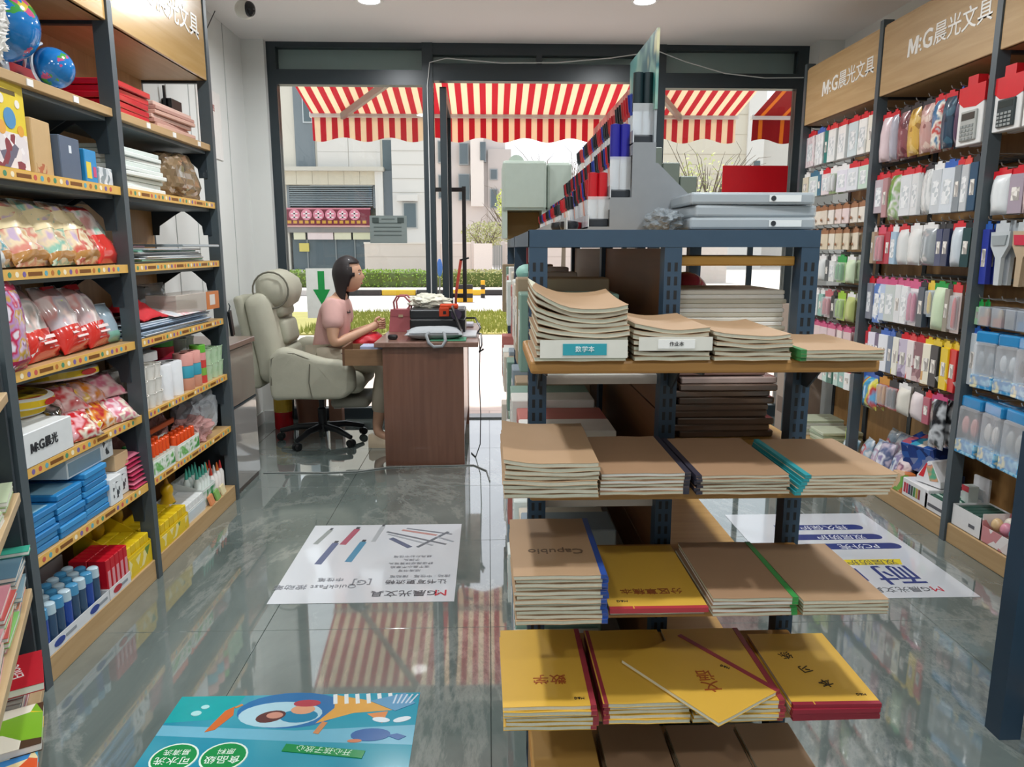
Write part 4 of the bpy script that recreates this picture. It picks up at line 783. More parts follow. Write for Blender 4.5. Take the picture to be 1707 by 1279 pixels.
for i in range(5):
    for j in range(3): box_item('glue_box', 'small yellow box packed in the yellow tray beside the upright', 'box', 2.685 + i * 0.037, Z0 + 0.003, 0.034, 0.12, 0.05, mat(('#e6c51e', '#dcb918')[(i + j) % 2], 0.35), 0.016 + j * 0.056, 'yellow boxes near bay', 0, None, (-0.3, 0.15, 0.3, 0.5, printed(['#e6c51e', '#6b7a3a', '#e9dfae', '#e6c51e'], 60)))
tray('yellow display tray in the far bay, bottom deck', 2.91, 3.22, Z0, 0.008, 0.17, 0.07, mat('#e3c21c', 0.35), printed(['#e3c21c', '#e3c21c', '#e9dc9a', '#6a8a3a'], 26), 'display_tray', 'tray', 0.12)
for i in range(7):
    for j in range(2): box_item('glue_box', 'small yellow box packed in the far yellow tray', 'box', 2.932 + i * 0.044, Z0 + 0.003, 0.038, 0.105, 0.06, mat(('#e6c51e', '#dcb918')[(i + j) % 2], 0.35), 0.014 + j * 0.07, 'yellow boxes far bay')
for y, l in ((2.82, 'yellow bear shaped glue bottle behind the near yellow tray'), (2.97, 'yellow bottle with green mark behind the far yellow tray'), (3.30, 'tall yellow bottle with brown print between the trays')):
    t = thing('squeeze_bottle', l, 'bottle', (XF - 0.2 if y < 3.2 else XF - 0.13, y, Z0 + 0.001))
    MB().lathe([(0.001, 0), (0.03, 0), (0.036, 0.02), (0.034, 0.09), (0.022, 0.125), (0.028, 0.14), (0.026, 0.165), (0.010, 0.178), (0.001, 0.18)], 18).build('bottle_body', mat('#e0b21e', 0.3), t, 50); MB().lathe([(0.011, 0.178), (0.006, 0.205), (0.001, 0.206)], 12).build('nozzle', mat('#c9901a', 0.3), t, 50)
    MB().rbox(0.028, -0.02, 0.05, 0.037, 0.02, 0.09, 0.004).build('label', printed(['#f1e2b0', '#5a3a1c', '#4f8a3f'], 70), t)
t = tray('white tray of pale sachets, bottom deck', 3.24, 3.45, Z0, 0.02, 0.15, 0.06, mat('#dfe2e0', 0.4), mat('#c9d4d8', 0.4), 'display_tray', 'tray', 0.10)
for i in range(5): box_item('glue_box', 'white slim box lined up in the pale tray', 'box', 3.263 + i * 0.041, Z0 + 0.003, 0.036, 0.085, 0.12, mat('#e4e6e4', 0.4), 0.026, 'white slim boxes')
tray('white and green tray of pointed glue bottles, bottom deck', 3.46, 3.62, Z0, 0.03, 0.15, 0.09, mat('#e3e8e4', 0.4), printed(['#3f9a62', '#e3e8e4', '#2f8a55'], 14, 0.35, 'noise'), 'display_tray', 'tray', 0.13)
def nozzle_bottle(label, x, y, z, c, cap, group, h=0.12):
    key = ('nb', c, cap, h)
    if key not in marker.c: marker.c[key] = (MB().lathe([(0.001, 0), (0.018, 0), (0.018, h * 0.6), (0.008, h * 0.72), (0.001, h * 0.72)], 12).mesh('bottle_body', mat(c, 0.25), 40), MB().lathe([(0.009, h * 0.72), (0.008, h * 0.8), (0.003, h), (0.001, h)], 10).mesh('nozzle', mat(cap, 0.3), 40))
    o = link('glue_bottle', marker.c[key][0], None, (x, y, z + 0.0006)); tag(o, label, 'bottle', group); link('nozzle', marker.c[key][1], o)
for i in range(4):
    for j in range(2): nozzle_bottle('white bottle with teal nozzle in the green and white tray', XF - 0.065 - j * 0.05, 3.485 + i * 0.037, Z0 + 0.003, '#dfe8e2', '#4fae9a', 'teal nozzle bottles', 0.19)
cols = (('red', '#d8432f'), ('white', '#e6e3df'), ('orange', '#e0702a'), ('red', '#cf3a3a'))
for i in range(4):
    for j in range(2): nozzle_bottle('%s capped white bottle at the far end of the bottom deck' % cols[i][0], XF - 0.06 - j * 0.055, 3.65 + i * 0.043, Z0, '#e9e4e0', cols[i][1], 'small bottles deck end ' + cols[i][0], 0.15)
for i in range(3): box_item('packet', ('orange', 'green', 'cream')[i] + ' small packet leaning at the front of the deck end', 'packet', 3.52 + 0.08 * i, Z0, 0.06, 0.05, 0.012, mat(('#d98a5a', '#7fae5a', '#e0d2a8')[i], 0.4), 0.004, None, 0.1, None, None, -0.3)

# ------------------------------------------------------------------ angled notebook shelf nearest the camera on that side
t = thing('notebook_shelf', 'angled near shelf stacked with pastel notebooks beside the wooden bays', 'shelf', (-1.36, 2.07, 0), R(26))
NS = [0.06, 0.36, 0.65, 0.94]
ND = thing  # local frame: front edge runs along -y, depth along -x
for y_ in (-0.02, -0.86):
    MB().box(-0.05, y_ - 0.018, 0, 0.0, y_ + 0.018, 1.02).build('upright', STEEL, t); MB().box(-0.33, y_ - 0.018, 0, -0.29, y_ + 0.018, 1.02).build('upright', STEEL, t)
MB().box(-0.29, -0.025, 0.05, -0.05, -0.015, 0.96).build('side_panel', mat('#1d2529', 0.5), t)
for z in NS: MB().rbox(-0.33, -0.84, z - 0.028, 0.012, -0.04, z, 0.002, 1).build('shelf_board', wood('#c9b08a', '#b99c72', 0.5, 2.2, 'Y'), t)
M_NS = Matrix.Translation((-1.36, 2.07, 0)) @ Matrix.Rotation(R(26), 4, 'Z')
def near_book(label, y, z, w, d, h, cov, over, group, yaw=0.0):
    o = MB().rbox(-d / 2, -w / 2, 0.001, d / 2, w / 2, h - 0.001, 0.0015, 1).build('notebook', mat('#e9e4da', 0.7)); tag(o, label, 'notebook', group)
    MB().box(-d / 2 - 0.001, -w / 2 - 0.001, h - 0.001, d / 2 + 0.001, w / 2 + 0.001, h).box(-d / 2 - 0.001, -w / 2 - 0.001, 0, d / 2 + 0.001, w / 2 + 0.001, 0.001).build('cover', cov, o)
    p = M_NS @ Vector((over - d / 2, y, z + 0.0006)); o.location = p; o.rotation_euler = (0, 0, R(26) + yaw); return o
r2 = random.Random(11)
def near_pile(y, z, n, w, cols, label, group, h=0.012, d=0.26, over=0.0):
    for i in range(n): near_book(label, y + r2.uniform(-.006, .006), z + i * h, w, d, h * 0.97, mat(cols[i % len(cols)] if i < n - 1 else cols[0], 0.35, 0, 0.05, 12, 0, 0.5, 0.3), over + r2.uniform(-.01, .006), group, r2.uniform(-.05, .05))
near_pile(-0.17, NS[3], 3, 0.18, ['#dfe3dc', '#cfd8c6'], 'white and sage notebook on the topmost board of the angled shelf', 'top board notebooks')
near_pile(-0.17, NS[2], 3, 0.19, ['#c7d6b4', '#8faf6a', '#dfe6d8'], 'sage green notebook nearest the upright, third board of the angled shelf', 'sage notebooks', 0.014)
near_pile(-0.38, NS[2], 3, 0.19, ['#dfe2da', '#a9bf90'], 'pale notebook further along the third board of the angled shelf', 'pale notebooks', 0.014)
near_pile(-0.15, NS[1], 9, 0.17, ['#5d7f92', '#d98a6a', '#c9b09a', '#7d9aa6'], 'teal and coral notebook in the tall pile by the upright, second board', 'teal coral pile', 0.013)
near_pile(-0.34, NS[1], 8, 0.18, ['#d9909c', '#7fbf6a', '#c4544e', '#e3b9ae'], 'pink notebook in the middle pile on the second board of the angled shelf', 'pink pile', 0.013)
near_pile(-0.54, NS[1], 6, 0.18, ['#e0a7ae', '#5a5f58', '#d9c2b4'], 'light pink notebook in the nearest pile on the second board', 'light pink pile', 0.013)
t2 = near_book('clear wallet with a teal slip standing out at the pile corner', -0.065, NS[1] + 0.118, 0.05, 0.1, 0.012, mat('#3fa88f', 0.3), 0.02, None)
near_pile(-0.17, NS[0], 8, 0.19, ['#b0747a', '#8d9ba6', '#d4c4b8'], 'mauve notebook at the back of the lowest board', 'mauve pile', 0.014, 0.26, -0.02)
b = near_book('red picture book with white lettering leaning out of the lowest board', -0.22, NS[0] + 0.116, 0.19, 0.2, 0.022, mat('#b5222e', 0.3), 0.035, None, 0.1)
text('lettering', 'Enoc', mat('#e8dcd8', 0.5), b, (0.04, -0.0, 0.0225), (0, 0, R(100)), 0.04)
near_book('green and yellow picture book at the front of the lowest board', -0.42, NS[0] + 0.07, 0.19, 0.22, 0.02, printed(['#7fb32e', '#efe9d8', '#e6c92e', '#7fb32e', '#4f3a2a'], 12, 0.3), 0.045, None, 0.05)
near_book('orange and blue picture book nearest the camera on the lowest board', -0.60, NS[0] + 0.05, 0.19, 0.22, 0.02, printed(['#d9582c', '#2f7fc0', '#d9582c', '#e6d2a0', '#3f9ac0'], 11, 0.3), 0.045, None, 0.05)
near_pile(-0.42, NS[0], 4, 0.19, ['#d8c9b6', '#9ab0b8'], 'plain notebook supporting the green picture book', 'supports green', 0.016, 0.24, 0.0)
near_pile(-0.62, NS[0], 3, 0.19, ['#cfc4b6', '#a8b0b8'], 'plain notebook supporting the orange picture book', 'supports orange', 0.016, 0.24, 0.0)

t = thing('black_handle', 'small black plastic gadget hanging on the last upright of the wooden bays', 'gadget', (XF + 0.012, 3.87, 0.94)); MB().bar((0, 0, 0.07), (0.0, 0.035, -0.06), 0.014, 0.03).build('grip', BLACKP, t); MB().tube([(0, 0, 0.07), (0.006, 0, 0.095), (0, 0, 0.11)], 0.003, 6).build('hook', STEEL, t)  # unidentified black handle on a hook, use unknown
# ------------------------------------------------------------------ wall of hooks, right side (faces -X)
XR, XRB = 2.10, 2.50
BAYS = [('window', 4.12, 5.09), ('middle', 3.17, 4.12), ('near', 2.22, 3.17)]
HOOKROWS = {'window': [2.09, 1.83, 1.60, 1.455, 1.295, 1.08, 0.875, 0.64], 'middle': [2.045, 1.735, 1.455, 1.18, 0.91, 0.655], 'near': [2.035, 1.66, 1.44, 1.11, 0.99, 0.69]}
hook_me = MB().tube([(0, 0, 0), (-0.28, 0, 0.004), (-0.30, 0, 0.010), (-0.305, 0, 0.022)], 0.0028, 6).mesh('hook', mat('#b9bdc0', 0.25, 0.8), 40)
def hook_bay(key, label, y0, y1, posts):
    t = thing('hook_rack', label, 'rack', (XR, y0, 0)); W = y1 - y0; D = XRB - XR
    for py in posts:
        yy = py - y0
        MB().box(-0.006, yy - 0.018, 0, 0.05, yy + 0.018, 2.52).build('upright', STEEL_LIT, t)
        MB().box(D - 0.05, yy - 0.018, 0, D, yy + 0.018, 2.5).build('upright', STEEL, t)
        MB().box(0.05, yy - 0.012, 2.12, D - 0.05, yy + 0.012, 2.15).build('cross_rail', STEEL, t)
    zz = [0.09, 0.55, 1.0, 1.45, 1.9, 2.5]
    for a, b in zip(zz, zz[1:]):
        for ya, yb_ in ((0.02, W / 2 - 0.002), (W / 2 + 0.002, W - 0.02)): MB().box(D - 0.045, ya, a + 0.002, D - 0.035, yb_, b - 0.002).build('back_panel', WOODZ, t)
    MB().box(D - 0.06, W / 2 - 0.02, 0.09, D - 0.046, W / 2 + 0.02, 2.12).build('upright', STEEL, t)
    MB().rbox(0.002, 0.02, 0, D - 0.05, W - 0.02, 0.09, 0.003, 1).build('plinth', WOOD, t)
    MB().rbox(0.006, 0.02, 2.13, D - 0.05, W - 0.02, 2.145, 0.002, 1).build('top_board', WOODX, t)
    MB().rbox(0.006, 0.02, 2.478, D - 0.05, W - 0.02, 2.49, 0.002, 1).build('top_board', WOODX, t)
    fb = MB().rbox(0.0, 0.02, 2.13, 0.02, W - 0.02, 2.48, 0.003, 1).build('fascia', WOOD, t)
    sign_letters(fb, (-0.001, W * 0.43, 2.31), (R(90), 0, R(-90)), 0.105)
    for z in HOOKROWS[key]: MB().box(D - 0.075, 0.02, z - 0.012, D - 0.06, W - 0.02, z + 0.012).build('hook_bar', STEEL, t)
    return t
RACK = {}
RACK['window'] = hook_bay('window', 'hook rack under the brand fascia nearest the shop window', 4.12, 5.09, [5.07])
RACK['middle'] = hook_bay('middle', 'middle hook rack with patterned pouches under its brand fascia', 3.17, 4.12, [4.12, 3.17])
RACK['near'] = hook_bay('near', 'hook rack with calculators and blue packs nearest the camera', 2.22, 3.17, [2.22])

PCACHE = {}
def pack_meshes(kind, w, h, body, head, seed):
    """Meshes of a hanging pack; local origin at the hook hole, front looks to -X, width along Y."""
    key = (kind, round(w, 3), round(h, 3), body.name, head.name if head else None, seed % 3)
    if key in PCACHE: return PCACHE[key]
    P = []
    hz = 0.016
    def hd(z0=-0.03, ww=None, m=None, th=0.0015):
        ww = ww or w; mb = MB()
        mb.prism([(-ww / 2, z0), (ww / 2, z0), (ww / 2, hz * 0.3), (ww * 0.22, hz * 0.3), (ww * 0.2, hz), (-ww * 0.2, hz), (-ww * 0.22, hz * 0.3), (-ww / 2, hz * 0.3)], 'X', -th, th); return ('header_card', mb.mesh('header_card', m or head))
    if kind == 'card':          # flat carton with a header
        P.append(('carton', MB().rbox(-0.012, -w / 2, -h, 0.012, w / 2, -0.022, 0.002, 1).mesh('carton', body))); P.append(hd())
        P.append(('printed_panel', MB().box(-0.0128, -w * 0.3, -h * 0.82, -0.0118, w * 0.34, -h * 0.32).mesh('printed_panel', printed(['#e9ebec', '#d4d8da', '#c3c9cc', '#eff0f0'], 45, 0.3))))
    elif kind == 'pouch':       # soft pillow pouch
        mb = pillow(w, h - 0.012, 0.045, 6, 8, 0.004, seed, foot=0.5); mb.v = [(y, x, z - h) for x, y, z in mb.v]; mb.f = [f[::-1] for f in mb.f]; P.append(('pouch', mb.mesh('pouch', body, 60)))
        P.append(hd(-0.026))
    elif kind == 'blister':     # card with clear dome over a product
        P.append(('backing_card', MB().box(-0.001, -w / 2, -h, 0.001, w / 2, -0.02).mesh('backing_card', body))); P.append(hd())
        n = 2 if w > 0.07 else 1; mb = MB()
        for k in range(n): y = (k - (n - 1) / 2) * w * 0.42; mb.lathe([(0.001, 0), (w * 0.10, 0.004), (w * 0.13, h * 0.12), (w * 0.13, h * 0.5), (w * 0.08, h * 0.62), (0.001, h * 0.66)], 8, Matrix.Translation((-w * 0.14, y, -h * 0.9)))
        P.append(('product', mb.mesh('product', printed(['#8d979c', '#d9dde0', '#59636a', '#c9ced2'], 30, 0.3, 'noise') if not head else head, 50)))
        P.append(('dome', MB().rbox(-w * 0.30, -w * 0.42, -h * 0.93, -0.001, w * 0.42, -h * 0.2, 0.008, 2).mesh('dome', CLEAR)))
    elif kind == 'sleeve':      # narrow upright box / wallet
        P.append(('sleeve', MB().rbox(-0.014, -w / 2, -h, 0.014, w / 2, -0.018, 0.002, 1).mesh('sleeve', body))); P.append(hd(-0.022))
        P.append(('printed_panel', MB().box(-0.0148, -w * 0.28, -h * 0.7, -0.0138, w * 0.28, -h * 0.4).mesh('printed_panel', printed(['#efeae2', '#bdb8b2', '#d8d2ca', '#a8a29c'], 55, 0.35))))
    elif kind == 'charm':       # small white card with a charm
        P.append(('backing_card', MB().rbox(-0.004, -w / 2, -h, 0.004, w / 2, -0.018, 0.001, 1).mesh('backing_card', body))); P.append(hd(-0.02))
        P.append(('charm', MB().sphere((-0.012, w * 0.18, -h * 0.72), 0.009, 8, 6, (0.5, 1, 1.1)).mesh('charm', head if head else mat('#a8744c', 0.4), True)))
    elif kind == 'calc':        # boxed calculator
        P.append(('carton', MB().rbox(-0.02, -w / 2, -h, 0.02, w / 2, -0.03, 0.003, 1).mesh('carton', mat('#e4e4e2', 0.35))))
        mb = MB(); mb.prism([(-w / 2 - 0.004, -0.075), (-w * 0.2, -0.092), (w * 0.3, -0.085), (w / 2 + 0.004, -0.06), (w / 2 + 0.004, 0.0), (w * 0.2, 0.0), (w * 0.2, 0.04), (-w * 0.2, 0.04), (-w * 0.2, 0.0), (-w / 2 - 0.004, 0.0)], 'X', -0.0215, 0.0215); P.append(('header_card', mb.mesh('header_card', mat('#cf1f28', 0.35))))
        P.append(('calculator', MB().rbox(-0.03, -w * 0.33, -h * 0.93, -0.02, w * 0.30, -h * 0.42, 0.004, 2).mesh('calculator', body)))
        P.append(('screen', MB().box(-0.0306, -w * 0.28, -h * 0.58, -0.03, w * 0.25, -h * 0.46).mesh('screen', mat('#39413f', 0.2))))
        mb = MB()
        for r in range(4):
            for c in range(4): y = -w * 0.26 + c * w * 0.14; z = -h * 0.66 - r * h * 0.07; mb.box(-0.033, y, z - h * 0.045, -0.03, y + w * 0.1, z)
        P.append(('keypad', mb.mesh('keypad', mat('#8f9492', 0.4))))
    elif kind == 'brush':       # fan shaped utensil on a long handle
        mb = MB(); mb.prism([(-w / 2, -0.03), (w / 2, -0.03), (w * 0.46, -h * 0.35), (w * 0.16, -h * 0.55), (w * 0.13, -h), (-w * 0.13, -h), (-w * 0.16, -h * 0.55), (-w * 0.46, -h * 0.35)], 'X', -0.008, 0.008); P.append(('handle', mb.mesh('handle', body)))
        mb = MB(); mb.prism([(-w * 0.4, -0.045), (w * 0.4, -0.045), (w * 0.32, -h * 0.34), (-w * 0.32, -h * 0.34)], 'X', -0.013, -0.008); P.append(('bristle_pad', mb.mesh('bristle_pad', head or body))); P.append(hd(-0.032, w * 0.7, mat('#b9bfc2', 0.2)))
    elif kind == 'bluepack':    # clear pack with blue header, items and blue foot
        P.append(('header_card', MB().rbox(-0.022, -w / 2, -0.05, 0.022, w / 2, 0.0, 0.008, 2).mesh('header_card', mat('#2b87bf', 0.2, 0, 0.15, 14, 0, 0.5, 0.6))))
        mb = MB()
        for k in (-1, 1): mb.sphere((-0.012, k * w * 0.22, -h * 0.5), w * 0.17, 10, 8, (0.6, 1, 1.9))
        P.append(('contents', mb.mesh('contents', body, True)))
        P.append(('foot_print', MB().rbox(-0.03, -w / 2, -h, 0.022, w / 2, -h * 0.76, 0.005, 2).mesh('foot_print', printed(['#3a9bd0', '#9fd0e6', '#2f8cc4', '#e6dcae'], 18, 0.2, 'noise', (1, 1, 1), 0.6))))
        P.append(('clear_sleeve', MB().rbox(-0.032, -w * 0.49, -h * 0.97, 0.02, w * 0.49, -0.045, 0.012, 2).mesh('clear_sleeve', CLEAR)))
    elif kind == 'clearbox':
        P.append(('lid', MB().rbox(-0.025, -w / 2, -h, 0.025, w / 2, -0.012, 0.004, 1).mesh('lid', clear('#c9d0d8', 0.55)))); P.append(('insert', MB().box(-0.018, -w * 0.42, -h * 0.95, 0.015, w * 0.42, -h * 0.6).mesh('insert', head)))
        P.append(('contents', MB().sphere((-0.004, 0, -h * 0.45), w * 0.28, 8, 6, (0.5, 1, 1.2)).mesh('contents', body, True)))
    PCACHE[key] = P; return P
ORD = ['first', 'second', 'third', 'fourth', 'fifth', 'sixth', 'seventh', 'eighth', 'ninth', 'tenth', 'eleventh', 'twelfth', 'thirteenth']
KW = {'card': ('carded_box', 'carded box'), 'pouch': ('hanging_pouch', 'soft pouch'), 'blister': ('blister_pack', 'blister pack'), 'sleeve': ('slim_box', 'slim box'), 'charm': ('charm_card', 'charm card'), 'calc': ('calculator_pack', 'boxed calculator'),
      'brush': ('craft_brush', 'fan brush'), 'bluepack': ('toy_pack', 'blue topped pack'), 'clearbox': ('clear_box', 'clear boxed figure')}
rr = random.Random(21)
def row(bay, r, ztop, h, items, start=0.04, gap=0.012, xfront=0.03, deep=2):
    """items: (kind, colour word, body material, header material, width) from the window end towards the camera."""
    y0, y1 = [(a, b) for k, a, b in BAYS if k == bay][0]; y = y1 - start; rack = RACK[bay]; n = 0
    for it in items:
        kind, cw, body, head, w = it[:5]; hh = it[5] if len(it) > 5 else h
        if y - w < y0 + 0.015: break
        yc = y - w / 2; y -= w + gap; name, word = KW[kind]
        hk = link('hook', hook_me, rack, (XRB - XR - 0.075, yc - y0, ztop + 0.012))
        lab = '%s %s, %s from the window, hook row %s, %s rack' % (cw, word, ORD[n], ORD[r].replace('first', 'one').replace('second', 'two').replace('third', 'three').replace('fourth', 'four').replace('fifth', 'five').replace('sixth', 'six').replace('seventh', 'seven').replace('eighth', 'eight'), bay); n += 1
        x = XR + xfront; yaw0 = rr.uniform(-0.1, 0.1)
        for d in range(deep):
            P = pack_meshes(kind, w, hh, body, head, n + r)
            t = thing(name, lab if d == 0 else lab.replace(' from the window', ' from window, behind'), 'pack', (x + rr.uniform(-.004, .004), yc + rr.uniform(-.003, .003), ztop - 0.002), yaw0 + rr.uniform(-0.08, 0.08), 'packs hanging on the %s hook rack' % bay)
            t.rotation_euler.x = rr.uniform(-0.03, 0.03)
            for nm, me in P: link(nm, me, t)
            x += {'pouch': 0.055, 'calc': 0.06, 'bluepack': 0.062, 'clearbox': 0.06, 'blister': 0.04 + w * 0.12, 'brush': 0.035}.get(kind, 0.036)
def M(c, r=0.3, coat=0.3): return mat(c, r, 0, 0.06, 20, 0, 0.5, coat)
HR = mat('#cc1f2b', 0.35); HW = mat('#e6e4e2', 0.4); HB = mat('#2f5fb0', 0.35); HG = mat('#2c9a48', 0.35); HK = mat('#26282c', 0.4); HBR = mat('#9a6a48', 0.4); HY = mat('#e0c02c', 0.4); HP = mat('#c94f7c', 0.4)
STRIPE_W = printed(['#eadfe2', '#c9a9b0', '#f0eaea', '#dcc6cb'], 30, 0.25, 'noise', (1, 3, 0.4))
FLOR = lambda a, b, c: printed([a, b, a, c, a], 38, 0.3, 'voronoi', (1, 1, 1), 0.4)
W1 = [('card', 'pink striped white', STRIPE_W, HR, 0.14), ('card', 'white with grey strokes', printed(['#e9e9e8', '#cfcfd2', '#f0f0ef'], 26, 0.25, 'noise', (1, 3, 0.4)), HB, 0.12), ('sleeve', 'dark teal', M('#2f7a74'), HR, 0.035), ('card', 'plain white', M('#e8eae8'), HR, 0.12), ('card', 'bright white', M('#eeeeec'), HR, 0.12), ('card', 'ice blue', M('#d3dfe2'), HR, 0.11), ('card', 'white printed', printed(['#ecebe8', '#cfd0cc', '#f2f1ee'], 30), HR, 0.1), ('sleeve', 'cream', M('#e9e5d8'), HR, 0.06)]
row('window', 0, 2.075, 0.215, W1)
W2 = [('sleeve', 'cream and grey', M('#ddd6bf'), HW, 0.085), ('card', 'pale mint', M('#d2ded8'), mat('#3f6f88', 0.4), 0.12), ('sleeve', 'steel blue', M('#4f7d93'), HW, 0.04), ('card', 'blush white', M('#e6d8da'), HR, 0.09), ('blister', 'leaf green', M('#a9c98e'), HW, 0.11), ('card', 'lavender white', M('#dcd8e2'), HW, 0.11), ('card', 'cool white', M('#e2e5ea'), HR, 0.12), ('card', 'mint', M('#c7ddcd'), HR, 0.10)]
row('window', 1, 1.815, 0.15, W2)
row('window', 2, 1.585, 0.105, [('charm', c, M(b), HBR, 0.085) for c, b in (('ivory', '#ece5d8'), ('white', '#efeeea'), ('cream', '#eadfcf'), ('ivory brown', '#e3d6c6'), ('white tan', '#ede8e0'), ('blush', '#e9d5cf'), ('pale pink', '#ecd8d6'), ('cream white', '#eae2d5'), ('ivory plain', '#e9e2d6'))])
row('window', 3, 1.44, 0.115, [('charm', c, M(b), hh, 0.09) for c, b, hh in (('red topped cream', '#e6dcc6', HR), ('pale tan', '#e0d2b8', HBR), ('cream', '#e9e0cc', HBR), ('buff', '#ddcdb2', HBR), ('ivory', '#ece4d4', HBR), ('sand', '#d9c9ae', HBR), ('light tan', '#e3d6be', HBR), ('oat', '#e6dac4', HBR))])
row('window', 4, 1.28, 0.15, [('pouch', 'bright blue', printed(['#3a8cc4', '#d9e6ec', '#7fb7c9'], 24, 0.2, 'noise'), HB, 0.10), ('pouch', 'teal', M('#6aa6a4'), HW, 0.10), ('card', 'silver white', M('#dfe2e0'), HK, 0.08), ('pouch', 'grey white', M('#d5d8d6'), HW, 0.09), ('sleeve', 'dark grey', M('#55595c'), HK, 0.05), ('card', 'white', M('#e6e7e4'), HW, 0.08), ('blister', 'fresh green', M('#b6d69a'), HG, 0.10), ('pouch', 'pale green', M('#cfe0bf'), HW, 0.1)])
row('window', 5, 1.065, 0.16, [('card', 'white ribbed', M('#dedfda'), HW, 0.11), ('card', 'off white', M('#e3e2dc'), HBR, 0.09), ('sleeve', 'grey', M('#9fa3a2'), HW, 0.05), ('card', 'white', M('#e6e7e4'), HW, 0.06), ('sleeve', 'sea green', M('#8fbdb2'), HW, 0.06), ('blister', 'pink and white', M('#ead9d8'), mat('#c46a72', 0.3), 0.11), ('sleeve', 'charcoal', M('#3b3d3f'), HK, 0.05), ('blister', 'lime', M('#c9de7a'), mat('#9ac43a', 0.3), 0.1), ('pouch', 'olive', M('#b9c27a'), HW, 0.09)])
row('window', 6, 0.86, 0.12, [('charm', c, M(b), HP, 0.09) for c, b in (('pink', '#e6c9cd'), ('rose', '#e2bcc2'), ('pale pink', '#ecd5d6'), ('blush', '#e8cfd0'), ('soft pink', '#e6d0d2'), ('light rose', '#e3c6ca'), ('shell pink', '#ead9d8'), ('faded pink', '#e0c4c4'))])
row('window', 7, 0.625, 0.12, [('sleeve', c, M(b), hh, 0.06) for c, b, hh in (('magenta', '#b8386c', HP), ('blue white', '#b9cbe0', HB), ('ice', '#d3e0ea', HB), ('navy white', '#3f5580', HK), ('sky', '#c4d9e6', HB), ('navy', '#2f3f66', HK), ('white red', '#e6dcd8', HR), ('sea green', '#a9cfc4', HG), ('dark green', '#3f6f60', HG), ('mint', '#c3ddd2', HW), ('teal', '#7fb0a8', HG), ('white', '#e3e6e4', HR))])
M1 = [('pouch', 'pale pink', M('#e2ccd0'), HR, 0.09), ('pouch', 'silver', M('#b9b6c2', 0.15), HR, 0.06), ('pouch', 'wine red', FLOR('#8d4f56', '#6d353e', '#b58a8c'), HK, 0.09), ('pouch', 'mustard yellow patterned', FLOR('#d9ae4e', '#e3c070', '#a87a34'), HK, 0.11), ('pouch', 'pink floral', FLOR('#c99c94', '#e0c4b6', '#8f5a58'), HK, 0.09), ('pouch', 'red white and blue', printed(['#c9d3dc', '#c94f4a', '#efe9dc', '#4f7fa8'], 16, 0.2, 'noise', (1, 1, 1), 0.6), HR, 0.08), ('pouch', 'navy', FLOR('#2a4258', '#3f6478', '#1f3040'), HR, 0.08), ('pouch', 'plum', M('#5a3f58'), HB, 0.04), ('calc', 'white and red', mat('#a9aca8', 0.4), HR, 0.165, 0.25)]
row('middle', 0, 2.03, 0.24, M1, 0.035, 0.006)
M2 = [('card', 'grey pink red topped', M('#b9aab0'), HR, 0.07, 0.2), ('sleeve', 'red edged clear', M('#b98a8c'), HR, 0.05), ('pouch', 'clear bag of green grass', printed(['#d9d9d6', '#9ab87a', '#dcdad8', '#5f9a3f'], 12, 0.2, 'noise', (1, 1, 1), 0.7), HR, 0.12, 0.24), ('card', 'clear with red tag', M('#d6d8da'), HR, 0.10), ('card', 'white', M('#e3e4e4'), HR, 0.07), ('pouch', 'white striped', printed(['#e3e3e1', '#c4c6c6', '#ececea'], 30, 0.2, 'noise', (1, 3, 0.4), 0.5), HK, 0.09), ('card', 'silver', M('#c9cdd0'), HW, 0.07), ('card', 'blue topped white', M('#d3d9df'), HB, 0.09), ('sleeve', 'slate', M('#7a8288'), HR, 0.05), ('card', 'red topped grey', M('#c3c7ca'), mat('#d8483c', 0.35), 0.06), ('sleeve', 'deep blue', M('#2f4f6a'), HK, 0.05), ('sleeve', 'yellow and white', printed(['#d9b92c', '#ece6d2', '#d9b92c'], 18, 0.3, 'noise'), HW, 0.05), ('sleeve', 'cream', M('#e6e2d4'), HW, 0.05)]
row('middle', 1, 1.72, 0.225, M2, 0.03, 0.004)
M3 = [('sleeve', 'tan', M('#b8a68c'), HW, 0.04), ('blister', 'red', M('#c22a3a'), mat('#d8556a', 0.3), 0.09), ('sleeve', 'crimson', M('#b01f38'), HR, 0.05), ('card', 'sky blue', M('#a9c3d6'), HW, 0.06), ('pouch', 'white red topped', M('#dfe0de'), HR, 0.10), ('pouch', 'plain white', M('#e3e3e0'), HW, 0.11), ('pouch', 'clear grey', M('#9fa5a8', 0.12, 0.8), HW, 0.12), ('sleeve', 'navy', M('#24305a'), HK, 0.05), ('sleeve', 'dark navy', M('#1d2748'), HK, 0.05), ('pouch', 'blue white', M('#c9d2d9'), HR, 0.09), ('sleeve', 'dark teal', M('#2f4a4c'), HK, 0.05), ('pouch', 'large white red tagged', M('#dcdedb'), HR, 0.12, 0.205)]
row('middle', 2, 1.44, 0.19, M3, 0.035, 0.004)
